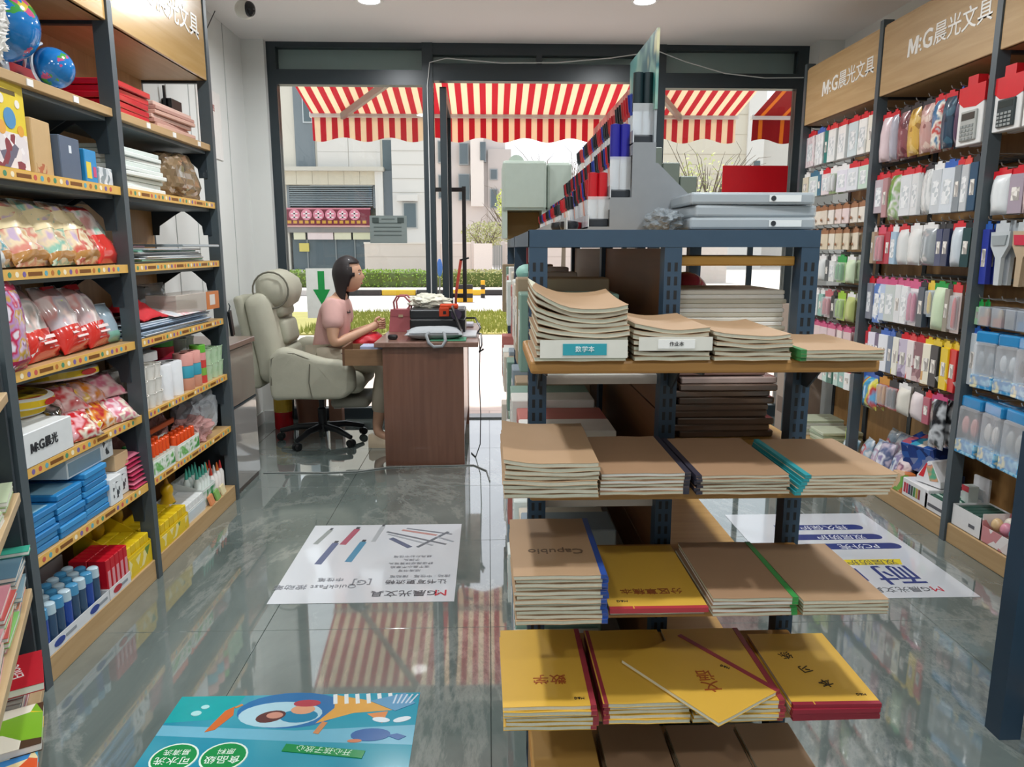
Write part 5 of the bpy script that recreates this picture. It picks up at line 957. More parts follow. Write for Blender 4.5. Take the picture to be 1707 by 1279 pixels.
M4 = [('card', 'grey red topped', M('#8c8f9a'), HR, 0.07, 0.22), ('card', 'blue printed', printed(['#8fb3dc', '#e6ecf2', '#3f6fb8'], 18, 0.25, 'noise'), HP, 0.07, 0.235), ('card', 'periwinkle', M('#a9bcd9'), HP, 0.06), ('card', 'pale grey', M('#c9d0cc'), HP, 0.08), ('sleeve', 'white', M('#e2e3e4'), HP, 0.06), ('card', 'white', M('#dfe1e2'), HP, 0.06), ('blister', 'pink star white', M('#e3dde0'), mat('#cf4f80', 0.3), 0.09), ('sleeve', 'charcoal blue', M('#3f4a58'), HK, 0.05), ('blister', 'blue and yellow', M('#b9cad6'), mat('#e0bc2a', 0.3), 0.07, 0.16), ('pouch', 'pale green', M('#cfe0be'), HG, 0.09), ('sleeve', 'taupe', M('#8c8478'), HK, 0.04), ('blister', 'red grey', M('#c9b9b4'), HR, 0.07), ('pouch', 'yellow green', printed(['#c9d67a', '#7fb85a', '#e3d85a'], 14, 0.25, 'noise'), HG, 0.08), ('pouch', 'bright green', M('#8fcf9a'), HG, 0.07)]
row('middle', 3, 1.165, 0.215, M4, 0.03, 0.002)
M5 = [('sleeve', 'red', M('#c22a3a'), HR, 0.05), ('sleeve', 'lilac', printed(['#c9b9dc', '#8f78b0', '#e3dcea'], 20), HK, 0.065), ('sleeve', 'deep purple', M('#4a3a68'), HK, 0.04), ('sleeve', 'white', M('#dfe2e8'), HB, 0.08), ('sleeve', 'slate blue', M('#6a7a92'), HB, 0.05), ('sleeve', 'white and yellow', printed(['#e8e6d8', '#d8c83a', '#e8e6d8'], 14), HK, 0.06), ('sleeve', 'mauve', printed(['#a898b0', '#7a6a86', '#cabfd0'], 24), HR, 0.065), ('sleeve', 'red white', printed(['#e3d3d2', '#c2303a', '#e8dedc'], 14), HR, 0.07), ('sleeve', 'dusty rose', printed(['#b08a8c', '#d0b4b2', '#8f6a6e'], 24), HR, 0.065), ('sleeve', 'cream orange', printed(['#e6dcbc', '#d9a870', '#efe8d2'], 16), HY, 0.06), ('sleeve', 'black and white', printed(['#4a4c50', '#d6d8da', '#35373a'], 12), HY, 0.065), ('sleeve', 'yellow', printed(['#e3c21c', '#e8dcae', '#e3c21c'], 12), HY, 0.07), ('sleeve', 'scarlet', printed(['#cf2a2c', '#e8d8d4', '#cf2a2c'], 12), HY, 0.065)]
row('middle', 4, 0.895, 0.215, M5, 0.05, 0.003)
M6 = [('pouch', 'big blue rainbow', printed(['#2f6fc0', '#6fb3e0', '#c94a4a', '#e3d84a', '#3fa0d0'], 8, 0.12, 'noise', (1, 1, 1), 0.9), HB, 0.18, 0.19), ('blister', 'red and gold', M('#b83a34'), mat('#c98a2c', 0.3), 0.09), ('blister', 'crimson and black', M('#c04a44'), HK, 0.09), ('pouch', 'cream', M('#dcd8cc'), HW, 0.11), ('pouch', 'blush white', M('#e3d6d6'), HK, 0.11), ('sleeve', 'rose', M('#b05a6a'), HR, 0.05), ('pouch', 'long black and clear', printed(['#4a4c50', '#c9cccf', '#2c2e31'], 14, 0.15, 'noise', (1, 1, 1), 0.8), HP, 0.10, 0.25)]
row('middle', 5, 0.64, 0.15, M6, 0.045, 0.008)
row('near', 0, 2.02, 0.2, [('calc', 'black', mat('#2f3a3c', 0.35), HR, 0.15, 0.215), ('calc', 'dark grey', mat('#3a3f40', 0.35), HR, 0.15, 0.215), ('calc', 'silver', mat('#a9aca8', 0.35), HR, 0.15, 0.215)], 0.02, 0.02)
row('near', 1, 1.645, 0.175, [('pouch', 'white red topped', M('#dfe3e4'), HR, 0.11), ('sleeve', 'lilac grey', M('#a89aa6'), HR, 0.07), ('pouch', 'pale rose', M('#d8c0c0'), HR, 0.11), ('sleeve', 'brown', M('#6a4a44'), HR, 0.08), ('pouch', 'silver', M('#c9cccf'), HR, 0.1)], 0.025, 0.01)
row('near', 2, 1.43, 0.25, [('sleeve', 'royal blue', M('#2a3a9a'), HB, 0.035), ('brush', 'clear grey', clear('#cfd6d8', 0.25), M('#8f989a'), 0.12), ('brush', 'red', M('#b9a488'), M('#c8324a'), 0.10), ('brush', 'tan', M('#b9a07c'), M('#d8a0a8'), 0.09), ('brush', 'magenta', M('#b08a78'), M('#b83a7c'), 0.09)], 0.02, 0.012)
row('near', 3, 1.10, 0.095, [('sleeve', 'green white', M('#9fc8a0'), HG, 0.03), ('clearbox', 'tan and orange', M('#c9a070'), mat('#d86a2a', 0.4), 0.075), ('clearbox', 'cream and orange', M('#d8bc90'), mat('#d86a2a', 0.4), 0.075), ('clearbox', 'navy', M('#3a4668'), mat('#2f3a5c', 0.4), 0.07), ('clearbox', 'sky blue', M('#7fb0cf'), mat('#3a8fc4', 0.4), 0.07), ('clearbox', 'indigo', M('#3a4668'), mat('#2f3a5c', 0.4), 0.07)], 0.02, 0.008)
row('near', 4, 0.985, 0.245, [('sleeve', 'white lettered', M('#c9d0d4'), HB, 0.05), ('bluepack', 'grey blister', M('#8f999f'), None, 0.115), ('bluepack', 'white blister', M('#c3c9cc'), None, 0.115), ('bluepack', 'charcoal blister', M('#4a5054'), None, 0.115), ('bluepack', 'pale blister', M('#b9bfc2'), None, 0.115)], 0.02, 0.008)
row('near', 5, 0.69, 0.26, [('bluepack', 'coral blister', M('#c48a84'), None, 0.13), ('bluepack', 'pearl blister', M('#c9c4c0'), None, 0.13), ('bluepack', 'grey oval', M('#a3a5a3'), None, 0.13), ('bluepack', 'smoky blister', M('#777c7e'), None, 0.13)], 0.02, 0.01)

# ---- goods standing on the decks of the hook racks; items face -X
FACER = R(-90)
DZ = 0.0905
def rbox_item(name, label, cat, y, z, w, h, d, m, back=0.03, yaw=0.0, patch=None, group=None, lid=None, tilt=0.0):
    t = MB().rbox(-w / 2, 0, 0, w / 2, d, h, 0.0025, 1).build(name, m); tag(t, label, cat, group); t.location = (XR + back, y, z + 0.0006); t.rotation_euler = (tilt, 0, FACER + yaw)
    if patch: MB().box(w * patch[0], -0.0009, h * patch[1], w * patch[2], 0.0, h * patch[3]).build('printed_patch', patch[4], t)
    if lid: MB().box(-w / 2 + 0.003, 0.003, h - 0.001, w / 2 - 0.003, d - 0.003, h + 0.0008).build('lid_print', lid, t)
    return t
for i in range(5): rbox_item('exercise_book', 'pale exercise book in the low pile on the window rack deck', 'book', 4.86, DZ + i * 0.02, 0.2, 0.019, 0.26, mat(('#d8d9cc', '#c4cbb0', '#e3e2da')[i % 3], 0.5), 0.03, 0.05 * (i % 3 - 1), None, 'deck books')
for i in range(4): rbox_item('exercise_book', 'sage book in the second low pile on the window rack deck', 'book', 4.60, DZ + i * 0.02, 0.2, 0.019, 0.26, mat(('#a9b59a', '#cdd3b8')[i % 2], 0.5), 0.03, 0.04 * (i % 3 - 1), None, 'deck books two')
rbox_item('tag_card', 'lime green tag standing on the window rack deck', 'tag', 4.36, DZ, 0.07, 0.14, 0.02, mat('#bcd83a', 0.4), 0.12)
NOI = lambda *c: printed(list(c), 13, 0.2, 'noise', (1, 1, 1), 0.7)
def rbag(label, y, z, w, h, th, m, back, yaw, seed, lean=-0.25, name='gift_bag'):
    t = thing(name, label, 'bag', (XR + back, y, z + 0.002)); t.rotation_euler = (lean, 0, FACER + yaw)
    pillow(w, h, th, 8, 8, 0.006, seed, foot=1).build('pouch', m, t, 60); MB().box(-w / 2, -0.002, h * 0.95, w / 2, 0.002, h).build('seal', CLEAR, t)
rbag('pale blue film bag on the window rack deck beside the upright', 4.22, DZ, 0.14, 0.12, 0.07, NOI('#9fc3d6', '#d9e6ec', '#7fb0c8'), 0.06, 0.1, 1)
bs = [('red and white dotted', NOI('#d9e0e6', '#c94a4a', '#9fb8c9', '#eceff0')), ('pastel striped', NOI('#c9d0dc', '#b89ab0', '#e6e8ea', '#7f9ab8')), ('violet and white', NOI('#8f86b0', '#e3e2ea', '#5f6a90', '#cfc2d0')), ('blue floral', NOI('#4f6a9a', '#cbd3de', '#8a7fa8', '#e6e6ea')), ('pink printed', NOI('#d9b0b8', '#8a5f78', '#ecdcdc', '#b9a0b0'))]
for i, (nm, m_) in enumerate(bs): rbag(nm + ' gift bag in the row on the middle rack deck', 4.03 - i * 0.095, DZ, 0.105, 0.17 + 0.012 * (i % 3), 0.06, m_, 0.05 + 0.02 * (i % 2), 0.2 * (i % 3 - 1), 30 + i)
for i, (nm, m_) in enumerate(bs[:4]): rbag(nm + ' gift bag in the rear row on the middle rack deck', 4.0 - i * 0.1, DZ + 0.04, 0.11, 0.19, 0.06, m_, 0.17, 0.1 * (i % 3 - 1), 40 + i)
rbox_item('cyan_tray', 'cyan plastic tray behind the gift bags', 'tray', 3.93, DZ + 0.12, 0.24, 0.05, 0.1, mat('#4fb3cf', 0.3), 0.25)
t = rbox_item('gift_box', 'navy patterned box tipped up on the middle rack deck', 'box', 3.56, DZ + 0.11, 0.19, 0.15, 0.16, printed(['#1f3f8a', '#2f5fb0', '#1f3f8a', '#7f8fb8', '#1a3470'], 22, 0.25), 0.1, 0.35, None, None, printed(['#2f5fb0', '#b05a6a', '#e3dccf', '#24428f', '#3fa0c0'], 22, 0.25), 0.28)
rbox_item('carton', 'plain carton propping the navy patterned box', 'box', 3.58, DZ, 0.17, 0.105, 0.16, mat('#39456a', 0.5), 0.14)
# house shaped pack
t = thing('house_pack', 'white triangular roof shaped pack with a colourful end', 'pack', (XR + 0.05, 3.40, DZ + 0.1), FACER + 0.25)
MB().prism([(-0.075, 0.0), (0.075, 0.0), (0.07, 0.03), (0.012, 0.115), (-0.012, 0.115), (-0.07, 0.03)], 'Y', 0, 0.13).build('pack_body', mat('#e9e9ea', 0.3), t)
MB().prism([(0.01, 0.02), (0.06, 0.03), (0.012, 0.105), (-0.02, 0.09)], 'Y', -0.0015, 0.0).build('printed_end', printed(['#3f7fc0', '#e3a07a', '#5fae8a'], 14, 0.3, 'noise'), t); MB().prism([(-0.06, 0.03), (-0.03, 0.03), (-0.014, 0.1), (-0.02, 0.105)], 'Y', -0.0015, 0.0).build('printed_tag', mat('#d8303a', 0.4), t)
t = thing('swatch_box', 'white box with red, black and green swatches on the deck edge', 'box', (XR + 0.012, 3.44, DZ + 0.0006), FACER)
MB().rbox(-0.11, 0, 0, 0.11, 0.16, 0.092, 0.003, 1).build('carton', mat('#e6e6e6', 0.35), t)
for i, c in enumerate(('#b81f38', '#c22a48', '#2c2f5a', '#2f3a2c', '#3f7f3f', '#b8a03a', '#8a2f2f')): MB().box(-0.095 + i * 0.021, -0.001, 0.02, -0.079 + i * 0.021, 0, 0.07).build('swatch', mat(c, 0.4), t)
t = thing('pen_tray', 'white tray of dark green pens at the deck edge by the upright', 'tray', (XR + 0.012, 3.265, DZ + 0.0006), FACER)
MB().box(-0.085, 0, 0, 0.085, 0.16, 0.002).box(-0.085, 0, 0, 0.085, 0.002, 0.075).box(-0.085, 0.158, 0, 0.085, 0.16, 0.09).box(-0.085, 0, 0, -0.083, 0.16, 0.08).box(0.083, 0, 0, 0.085, 0.16, 0.08).build('tray_body', mat('#e3e2e2', 0.35), t)
MB().box(-0.06, -0.001, 0.02, 0.05, 0, 0.035).build('tray_print', mat('#55555a', 0.4), t)
pm_ = MB().lathe([(0.001, 0), (0.007, 0), (0.007, 0.11), (0.004, 0.125), (0.001, 0.126)], 8)
PEN1 = pm_.mesh('barrel', mat('#2c5a4a', 0.3), 40); PEN2 = pm_.mesh('barrel', mat('#b9cfc2', 0.3), 40)
for i in range(9): o = link('pen', (PEN1, PEN2)[i % 3 == 2], None, (XR + 0.03 + 0.014 * i, 3.335, DZ + 0.07), (R(90), 0, 0)); tag(o, 'green pen lying in the white pen tray by the upright', 'pen', 'pens in the pen tray')
rbox_item('display_card', 'rounded white display card behind the pen tray', 'card', 3.22, DZ + 0.001, 0.10, 0.19, 0.012, mat('#e3e2e4', 0.35), 0.19, 0.1, (-0.3, 0.1, 0.3, 0.7, printed(['#d9b0b8', '#cfd8dc', '#e9e6e6'], 20, 0.3, 'noise')))
rbox_item('snack_box', 'orange and green small box beside the swatch box', 'box', 3.60, DZ, 0.09, 0.10, 0.07, printed(['#c9702c', '#d9b48c', '#6fae3f', '#c9702c'], 20), 0.012)
rbox_item('jar', 'small red capped jar under the rounded display card', 'jar', 3.225, DZ, 0.05, 0.15, 0.05, mat('#cfd8d2', 0.3), 0.12, 0, (-0.5, 0.82, 0.5, 1.0, mat('#c9283a', 0.4)))
t = thing('stationery_tray', 'white box of dark green cases on the near rack deck', 'box', (XR + 0.012, 3.04, DZ + 0.0006), FACER)
MB().box(-0.10, 0, 0, 0.10, 0.17, 0.002).box(-0.10, 0, 0, 0.10, 0.003, 0.095).box(-0.10, 0.167, 0, 0.10, 0.17, 0.095).box(-0.10, 0, 0, -0.097, 0.17, 0.095).box(0.097, 0, 0, 0.10, 0.17, 0.095).build('tray_body', mat('#e3e2e0', 0.35), t); MB().box(0.02, -0.001, 0.03, 0.06, 0, 0.045).build('tray_print', mat('#55555a', 0.4), t)
for i in range(5): rbox_item('pen_case', 'dark green case packed in the white deck box', 'case', 3.105 - i * 0.036, DZ + 0.003, 0.031, 0.09, 0.15, mat('#2f5248', 0.35), 0.024, 0, None, 'green cases')
t = thing('egg_box', 'printed box of pastel eggs on the near rack deck', 'box', (XR + 0.012, 2.84, DZ + 0.0006), FACER)
MB().box(-0.095, 0, 0, 0.095, 0.16, 0.002).box(-0.095, 0, 0, 0.095, 0.003, 0.07).box(-0.095, 0.157, 0, 0.095, 0.16, 0.2).box(-0.095, 0, 0, -0.092, 0.16, 0.12).box(0.092, 0, 0, 0.095, 0.16, 0.12).build('tray_body', printed(['#e6dcd8', '#d08a8c', '#efe9e6', '#d8b48c'], 16, 0.35), t); MB().box(-0.09, 0.155, 0.14, 0.09, 0.157, 0.19).build('printed_back', printed(['#d8a0a8', '#e9e0e0', '#c9283a'], 14, 0.35), t)
for i in range(6):
    o = MB().sphere((0, 0, 0), 0.024, 12, 10, (1, 1, 1.25)).build('toy_egg', mat(('#d9b98a', '#d98fa0', '#5fb8c8', '#d9cfc0', '#a9c98a', '#c9a0c8')[i], 0.3), None, True); tag(o, '%s toy egg in the printed egg box' % ('tan', 'pink', 'turquoise', 'cream', 'green', 'lilac')[i], 'egg', 'toy eggs'); o.location = (XR + 0.05 + 0.055 * (i // 3), 2.895 - 0.055 * (i % 3), DZ + 0.085)
for i in range(2):
    rbox_item('carton', 'tall beige cartons stacked by the window end of the hook wall', 'carton', 5.25, i * 0.47, 0.2, 0.465, 0.25, mat('#b5a294', 0.6), 0.05, 0, (-0.35, 0.3, 0.3, 0.55, mat('#8a766a', 0.6)), 'beige cartons')

# ---- end frame of the next rack nearest the camera on that side
t = thing('corner_rack', 'dark corner rack with blue stock nearest the camera by the hook wall', 'rack', (1.425, 1.80, 0))
MB().box(-0.03, -0.03, 0, 0.03, 0.03, 0.86).build('upright', BLUE_STEEL, t); MB().box(0.62, -0.03, 0, 0.68, 0.03, 0.86).build('upright', BLUE_STEEL, t); MB().box(0.62, -0.43, 0, 0.68, -0.37, 0.86).build('upright', BLUE_STEEL, t)
for z in (0.12, 0.48, 0.85): MB().box(0.03, -0.4, z - 0.03, 0.62, 0.02, z).build('shelf_board', wood('#b98f3c', '#a97f30', 0.5, 2.2, 'X'), t)
for i, z in enumerate((0.1206, 0.4806)):
    o = MB().rbox(0, 0, 0, 0.5, 0.3, 0.3, 0.006).build('storage_box', mat('#3f6f7f', 0.3, 0, 0.1, 8)); tag(o, '%s blue storage box in the dark corner rack' % ('lowest', 'middle', 'upper')[i], 'box', 'corner rack boxes'); o.location = (1.52, 1.45, z); MB().rbox(-0.004, -0.004, 0.27, 0.504, 0.304, 0.305, 0.006).build('lid', mat('#4f8292', 0.3), o)
# ------------------------------------------------------------------ centre display rack with end shelves
GX0, GX1, GXC = 0.093, 0.765, 0.425
GY = [1.72, 2.68, 3.64]
g = thing('display_rack', 'long slate blue slotted steel display rack in the middle of the shop', 'rack', (0, 0, 0))
slot_me = None
def slots(x0, x1, y, z0, z1, axis, parent):
    """Rows of punched slots on a post face."""
    mb = MB(); z = z0
    while z < z1:
        for fx in (0.28, 0.68):
            xc = x0 + (x1 - x0) * fx
            if axis == 'Y': mb.box(xc - 0.0035, y - 0.0006, z, xc + 0.0035, y, z + 0.02)
            else: mb.box(y - 0.0006, xc - 0.0035, z, y, xc + 0.0035, z + 0.02)
        z += 0.032
    o = mb.build('slot_row', DARK, parent); o['kind'] = 'stuff'
for i, y in enumerate(GY):
    for x0, x1 in ((GX0, GX0 + 0.042), (GXC - 0.02, GXC + 0.02), (GX1 - 0.042, GX1)):
        p = MB().box(x0, y - 0.015, 0, x1, y + 0.03, 1.37 if x0 != GXC - 0.02 else 1.335).build('upright', BLUE_STEEL, g)
        if i == 0: slots(x0, x1, y - 0.015, 0.03, 1.3, 'Y', p)
        if x0 == GX0: slots(y - 0.015, y + 0.03, x0, 0.03, 1.3, 'X', p)
    MB().box(GX0, y - 0.016, 1.333, GX1, y + 0.028, 1.372).build('top_beam', BLUE_STEEL, g)
    MB().box(GX0, y - 0.012, 0.02, GX1, y + 0.025, 0.07).build('foot_beam', BLUE_STEEL, g)
for y0, y1 in zip(GY, GY[1:]):
    for x in (GX0, GX1 - 0.03): MB().box(x, y0 + 0.03, 1.335, x + 0.03, y1 - 0.016, 1.37).build('side_rail', BLUE_STEEL, g)
    MB().box(GX0 + 0.03, y0 + 0.031, 1.35, GX1 - 0.03, y1 - 0.017, 1.366).build('top_board', wood('#b98f4c', '#a97f3c', 0.5, 2.2, 'Y'), g)
    for z0, z1 in ((0.12, 0.53), (0.535, 0.93), (0.935, 1.33)): MB().box(GXC - 0.006, y0 + 0.035, z0, GXC + 0.006, y1 - 0.02, z1).build('divider_panel', wood('#8f6038', '#7d5230', 0.5, 2.0, 'Y'), g)
    for z in (0.12, 0.42, 0.72, 1.03): MB().box(GX0 + 0.012, y0 + 0.02, z - 0.022, GXC - 0.008, y1, z).build('side_board', mat('#d6cfc6', 0.45), g)
    for z in (0.12, 0.44, 0.866, 1.12): MB().box(GXC + 0.008, y0 + 0.02, z - 0.022, GX1 - 0.012, y1, z).build('side_board', wood('#b98f4c', '#a97f3c', 0.5, 2.2, 'X'), g)
MB().rbox(GXC + 0.022, 1.735, 1.29, GX1 - 0.043, 2.1, 1.312, 0.003, 1).build('side_board', wood('#c99a4a', '#b98a3c', 0.5, 2.2, 'X'), g)
ES = [1.120, 0.866, 0.614, 0.380, 0.115]
EWOOD = wood('#b08045', '#a07238', 0.45, 2.4, 'X')
for k, z in enumerate(ES):
    if k < 4:
        MB().rbox(0.078, 1.38, z - 0.026, 0.755, 1.704, z, 0.006, 2).build('end_shelf', EWOOD, g)
        for x in (GX0 + 0.02, GXC, GX1 - 0.02):
            mb = MB(); mb.prism([(1.704, z - 0.027), (1.42, z - 0.027), (1.43, z - 0.038), (1.60, z - 0.055), (1.67, z - 0.11), (1.704, z - 0.11)], 'X', x - 0.002, x + 0.002); mb.build('bracket', STEEL, g)
    else: MB().rbox(0.095, 1.36, 0.0, 0.755, 1.704, z, 0.004, 1).build('end_plinth', EWOOD, g)

# ---- notebooks: pages with cover and spine tape
KRAFT = mat('#97775a', 0.6, 0, 0.05, 14); KRAFT2 = mat('#a28465', 0.6, 0, 0.05, 14); YEL = mat('#cda23c', 0.5, 0, 0.05, 14)
PAGES = mat('#d6d2bf', 0.8, 0, 0.07, 120); PAGES2 = mat('#c9c8b4', 0.8, 0, 0.07, 120)
NB = {}
def nb_mesh(w, d, h, curl, tape, seed):
    """Bent block: returns (pages, cover, spine tape) meshes with origin at the front-left bottom corner."""
    key = (round(w, 3), round(d, 3), round(h, 4), curl, tape, seed)
    if key in NB: return NB[key]
    nx, ny = (8, 6) if curl else (4, 3)
    def dz(p, q):
        a = 0.0008 * math.sin(p * 9 + seed * 2.1) * (1 if not curl else 1.2)
        return a + curl * (0.55 * (p - 0.62) ** 2 * 2.2 + 0.25 * max(0, 0.35 - p) + 0.5 * q * q * 0.5)
    def slab(h0, h1, ins, ext=0.0):
        v = []; f = []
        for hh in (h0, h1):
            for j in range(ny + 1):
                for i in range(nx + 1):
                    p, q = i / nx, j / ny; v.append((ins + (w - 2 * ins) * p, ins + (d - 2 * ins) * q, hh + dz(p, q)))
        n = (nx + 1) * (ny + 1)
        for j in range(ny):
            for i in range(nx): a = j * (nx + 1) + i; f += [(a, a + nx + 1, a + nx + 2, a + 1), (n + a, n + a + 1, n + a + nx + 2, n + a + nx + 1)]
        for i in range(nx): f += [(i, i + 1, n + i + 1, n + i), (ny * (nx + 1) + i + 1, ny * (nx + 1) + i, n + ny * (nx + 1) + i, n + ny * (nx + 1) + i + 1)]
        for j in range(ny): a = j * (nx + 1); b = a + nx + 1; f += [(b, a, n + a, n + b), (a + nx, b + nx, n + b + nx, n + a + nx)]
        return v, f
    pg = MB().add(*slab(0.0007, h - 0.0007, 0.0012)); cv = MB().add(*slab(0, 0.0007, 0)).add(*slab(h - 0.0007, h, 0)); tp = None
    if tape:
        tp = MB()
        if tape == 'R': tp.box(w - 0.011, 0.0, -0.0002, w + 0.0006, d, h + 0.0006) if not curl else None
        elif tape == 'L': tp.box(-0.0006, 0, -0.0002, 0.011, d, h + 0.0006)
        elif tape == 'F': tp.box(0, -0.0006, -0.0002, w, 0.010, h + 0.0006)
    NB[key] = (pg, cv, tp); return NB[key]
NBM = {}
def notebook(label, x, y, z, w, d, h, cov, group=None, curl=0.0, tape=None, tapem=None, seed=0, yaw=0.0, pages=PAGES, tilt=(0, 0)):
    key = (round(w, 3), round(d, 3), round(h, 4), curl, tape, seed, cov.name, tapem.name if tapem else '', pages.name)
    if key not in NBM:
        pg, cv, tp = nb_mesh(w, d, h, curl, tape, seed); NBM[key] = (pg.mesh('notebook', pages, 50), cv.mesh('cover', cov, 50), tp.mesh('spine_tape', tapem, None) if tp and tapem and tp.v else None)
    a, b, c = NBM[key]
    o = link('notebook', a, None, (x, y, z + 0.0003), (tilt[0], tilt[1], yaw)); tag(o, label, 'notebook', group); link('cover', b, o)
    if c: link('spine_tape', c, o)
    return o
rg = random.Random(31)
def pile(what, x0, x1, y, z, n, h, d, cov, group, curl=0.0, curl_top=None, tape=None, tapem=None, jit=0.004, pages=PAGES, jx=0.003):
    """Stack of notebooks; the uppermost one carries its own label."""
    zz = z; top = None
    for i in range(n):
        c = curl * (i / max(1, n - 1)) ** 1.2 if curl else 0.0; c = round(c, 3)
        last = i == n - 1
        lab = ('uppermost notebook, ' if last else '%s from the bottom, ' % ORD[i] if i < 13 else 'upper notebook, ') + what
        top = notebook(lab, x0 + rg.uniform(-jx, jx), y + rg.uniform(-jit, jit), zz, x1 - x0, d, h, cov, group, c, tape, tapem, i % 3, rg.uniform(-.012, .012), pages if i % 2 else PAGES2)
        zz += h + 0.0004
    return top, zz
D0 = 0.255
# top end shelf
pile('curled kraft pile at the rack end, top shelf', 0.088, 0.262, 1.372, ES[0], 11, 0.0085, 0.265, KRAFT2, 'curled kraft pile', 0.06)
pile('second kraft pile with white sticker, top shelf', 0.272, 0.418, 1.375, ES[0], 7, 0.008, 0.25, KRAFT2, 'second kraft pile', 0.022)
pile('third kraft pile, top shelf', 0.428, 0.575, 1.37, ES[0], 6, 0.0075, 0.25, KRAFT2, 'third kraft pile', 0.018)
pile('low kraft pile with green tape, top shelf', 0.588, 0.748, 1.355, ES[0], 3, 0.007, 0.26, KRAFT2, 'low kraft pile', 0.0, None, 'L', mat('#2f7a3f', 0.5))
def sticker(label, x, z, w, h, y, m, txt):
    o = MB().box(-w / 2, -0.001, -h / 2, w / 2, 0, h / 2).build('paper_band', mat('#d9d6cc', 0.5)); tag(o, label, 'label'); o.location = (x, y, z)
    MB().box(-w * 0.24, -0.002, -h * 0.34, w * 0.26, -0.001, h * 0.3).build('sticker', m, o)
    text('lettering', txt, mat('#e9f2f2' if m is not WHITE else '#2a2a2c', 0.5), o, (w * 0.01, -0.0022, -h * 0.02), (R(90), 0, 0), h * 0.36)
sticker('paper band with teal sticker around the curled kraft pile', 0.178, ES[0] + 0.024, 0.165, 0.034, 1.367, mat('#2f9aa8', 0.4), '数学本')
sticker('paper band with white sticker around the second kraft pile', 0.352, ES[0] + 0.033, 0.14, 0.026, 1.369, WHITE, '作业本')
# second end shelf
pile('kraft pile bulging over the aisle, second shelf', 0.026, 0.205, 1.322, ES[1], 8, 0.0082, 0.30, KRAFT2, 'bulging kraft pile', 0.016)
t0, zt = pile('kraft pile with wavy pages, second shelf', 0.212, 0.384, 1.34, ES[1], 6, 0.0066, 0.28, KRAFT, 'wavy kraft pile', 0.0, None, 'R', mat('#2c2b38', 0.5), 0.004, mat('#dedcd6', 0.8, 0, 0.05, 90))
pile('kraft pile beside the teal spines, second shelf', 0.394, 0.574, 1.335, ES[1], 6, 0.006, 0.28, KRAFT, 'kraft pile beside teal', 0.0, None, 'L', mat('#2c2b38', 0.5))
for i in range(6): notebook('%s teal spined notebook fanned in the corner pile, second shelf' % ORD[i], 0.600 - 0.006 * (5 - i) * 0.6, 1.325, ES[1] + i * 0.0066, 0.18, 0.27, 0.0062, KRAFT2, 'teal spined notebooks', 0.0, 'L', mat('#2a8f96', 0.45), i % 3, -0.02 + 0.006 * i)
# third end shelf
tn, zt = pile('tall pile behind the aisle edge, third shelf', 0.048, 0.226, 1.315, ES[2], 12, 0.0082, 0.30, KRAFT2, 'tall third shelf pile', 0.0, None, 'R', mat('#24468f', 0.45), 0.006, PAGES, 0.004)
text('lettering', 'Capubio', mat('#5f4a38', 0.6), tn, (0.09, 0.115, 0.0088), (0, 0, R(180)), 0.034)
notebook('lone kraft notebook under the tall pile edge, third shelf', 0.236, 1.345, ES[2], 0.19, 0.30, 0.009, KRAFT, None)
yb2 = notebook('yellow draft notebook with red front spine, third shelf', 0.234, 1.335, ES[2] + 0.0096, 0.196, 0.31, 0.009, YEL, None, 0.0, 'F', mat('#a8323a', 0.5))
text('lettering', '分区草稿本', mat('#8a4a20', 0.6), yb2, (0.098, 0.075, 0.0096), (0, 0, R(180)), 0.026)
text('lettering', 'M&G', mat('#3a3020', 0.6), yb2, (0.03, 0.032, 0.0096), (0, 0, R(180)), 0.011)
pile('kraft pile between yellow cover and green tape, third shelf', 0.437, 0.606, 1.335, ES[2], 5, 0.0075, 0.28, KRAFT, 'kraft pile third shelf middle', 0.0, None, 'R', mat('#2f8a3f', 0.5), 0.004, mat('#dedcd6', 0.8, 0, 0.05, 90))
pile('kraft pile at the hook wall corner, third shelf', 0.618, 0.79, 1.33, ES[2], 4, 0.0078, 0.28, KRAFT2, 'kraft corner pile third shelf', 0.0)
# fourth end shelf: yellow subject notebooks
tm, zm = pile('yellow mathematics pile at the aisle edge, fourth shelf', 0.026, 0.212, 1.32, ES[3], 6, 0.0088, 0.30, YEL, 'yellow mathematics pile', 0.0, None, 'R', mat('#93303c', 0.5), 0.006)
BR = mat('#9a4a1c', 0.6); BK = mat('#3a2c18', 0.6)
text('lettering', '数学', BR, tm, (0.10, 0.095, 0.0094), (0, 0, R(180)), 0.036); text('lettering', 'M&G', BK, tm, (0.155, 0.025, 0.0094), (0, 0, R(180)), 0.010)
tb, zb = pile('yellow pile under the tilted notebook, fourth shelf', 0.228, 0.405, 1.34, ES[3], 5, 0.0088, 0.29, YEL, 'yellow pile under tilted', 0.0, None, 'L', mat('#93303c', 0.5))
tc_, zc = pile('yellow pile with red spines beside the tilted notebook, fourth shelf', 0.412, 0.598, 1.335, ES[3], 5, 0.0088, 0.29, YEL, 'yellow pile with red spines', 0.0, None, 'R', mat('#93303c', 0.5))
tt = notebook('yellow language notebook lying askew over two piles, corner pointing at the aisle', 0.435, 1.255, zb + 0.0012, 0.19, 0.27, 0.0085, YEL, None, 0.0, 'R', mat('#93303c', 0.5), 1, R(33))
text('lettering', '语', BR, tt, (0.105, 0.125, 0.0092), (0, 0, R(150)), 0.040); text('lettering', '文', BR, tt, (0.085, 0.09, 0.0092), (0, 0, R(150)), 0.040); text('lettering', 'M&G', BK, tt, (0.165, 0.12, 0.0092), (0, 0, R(110)), 0.010)
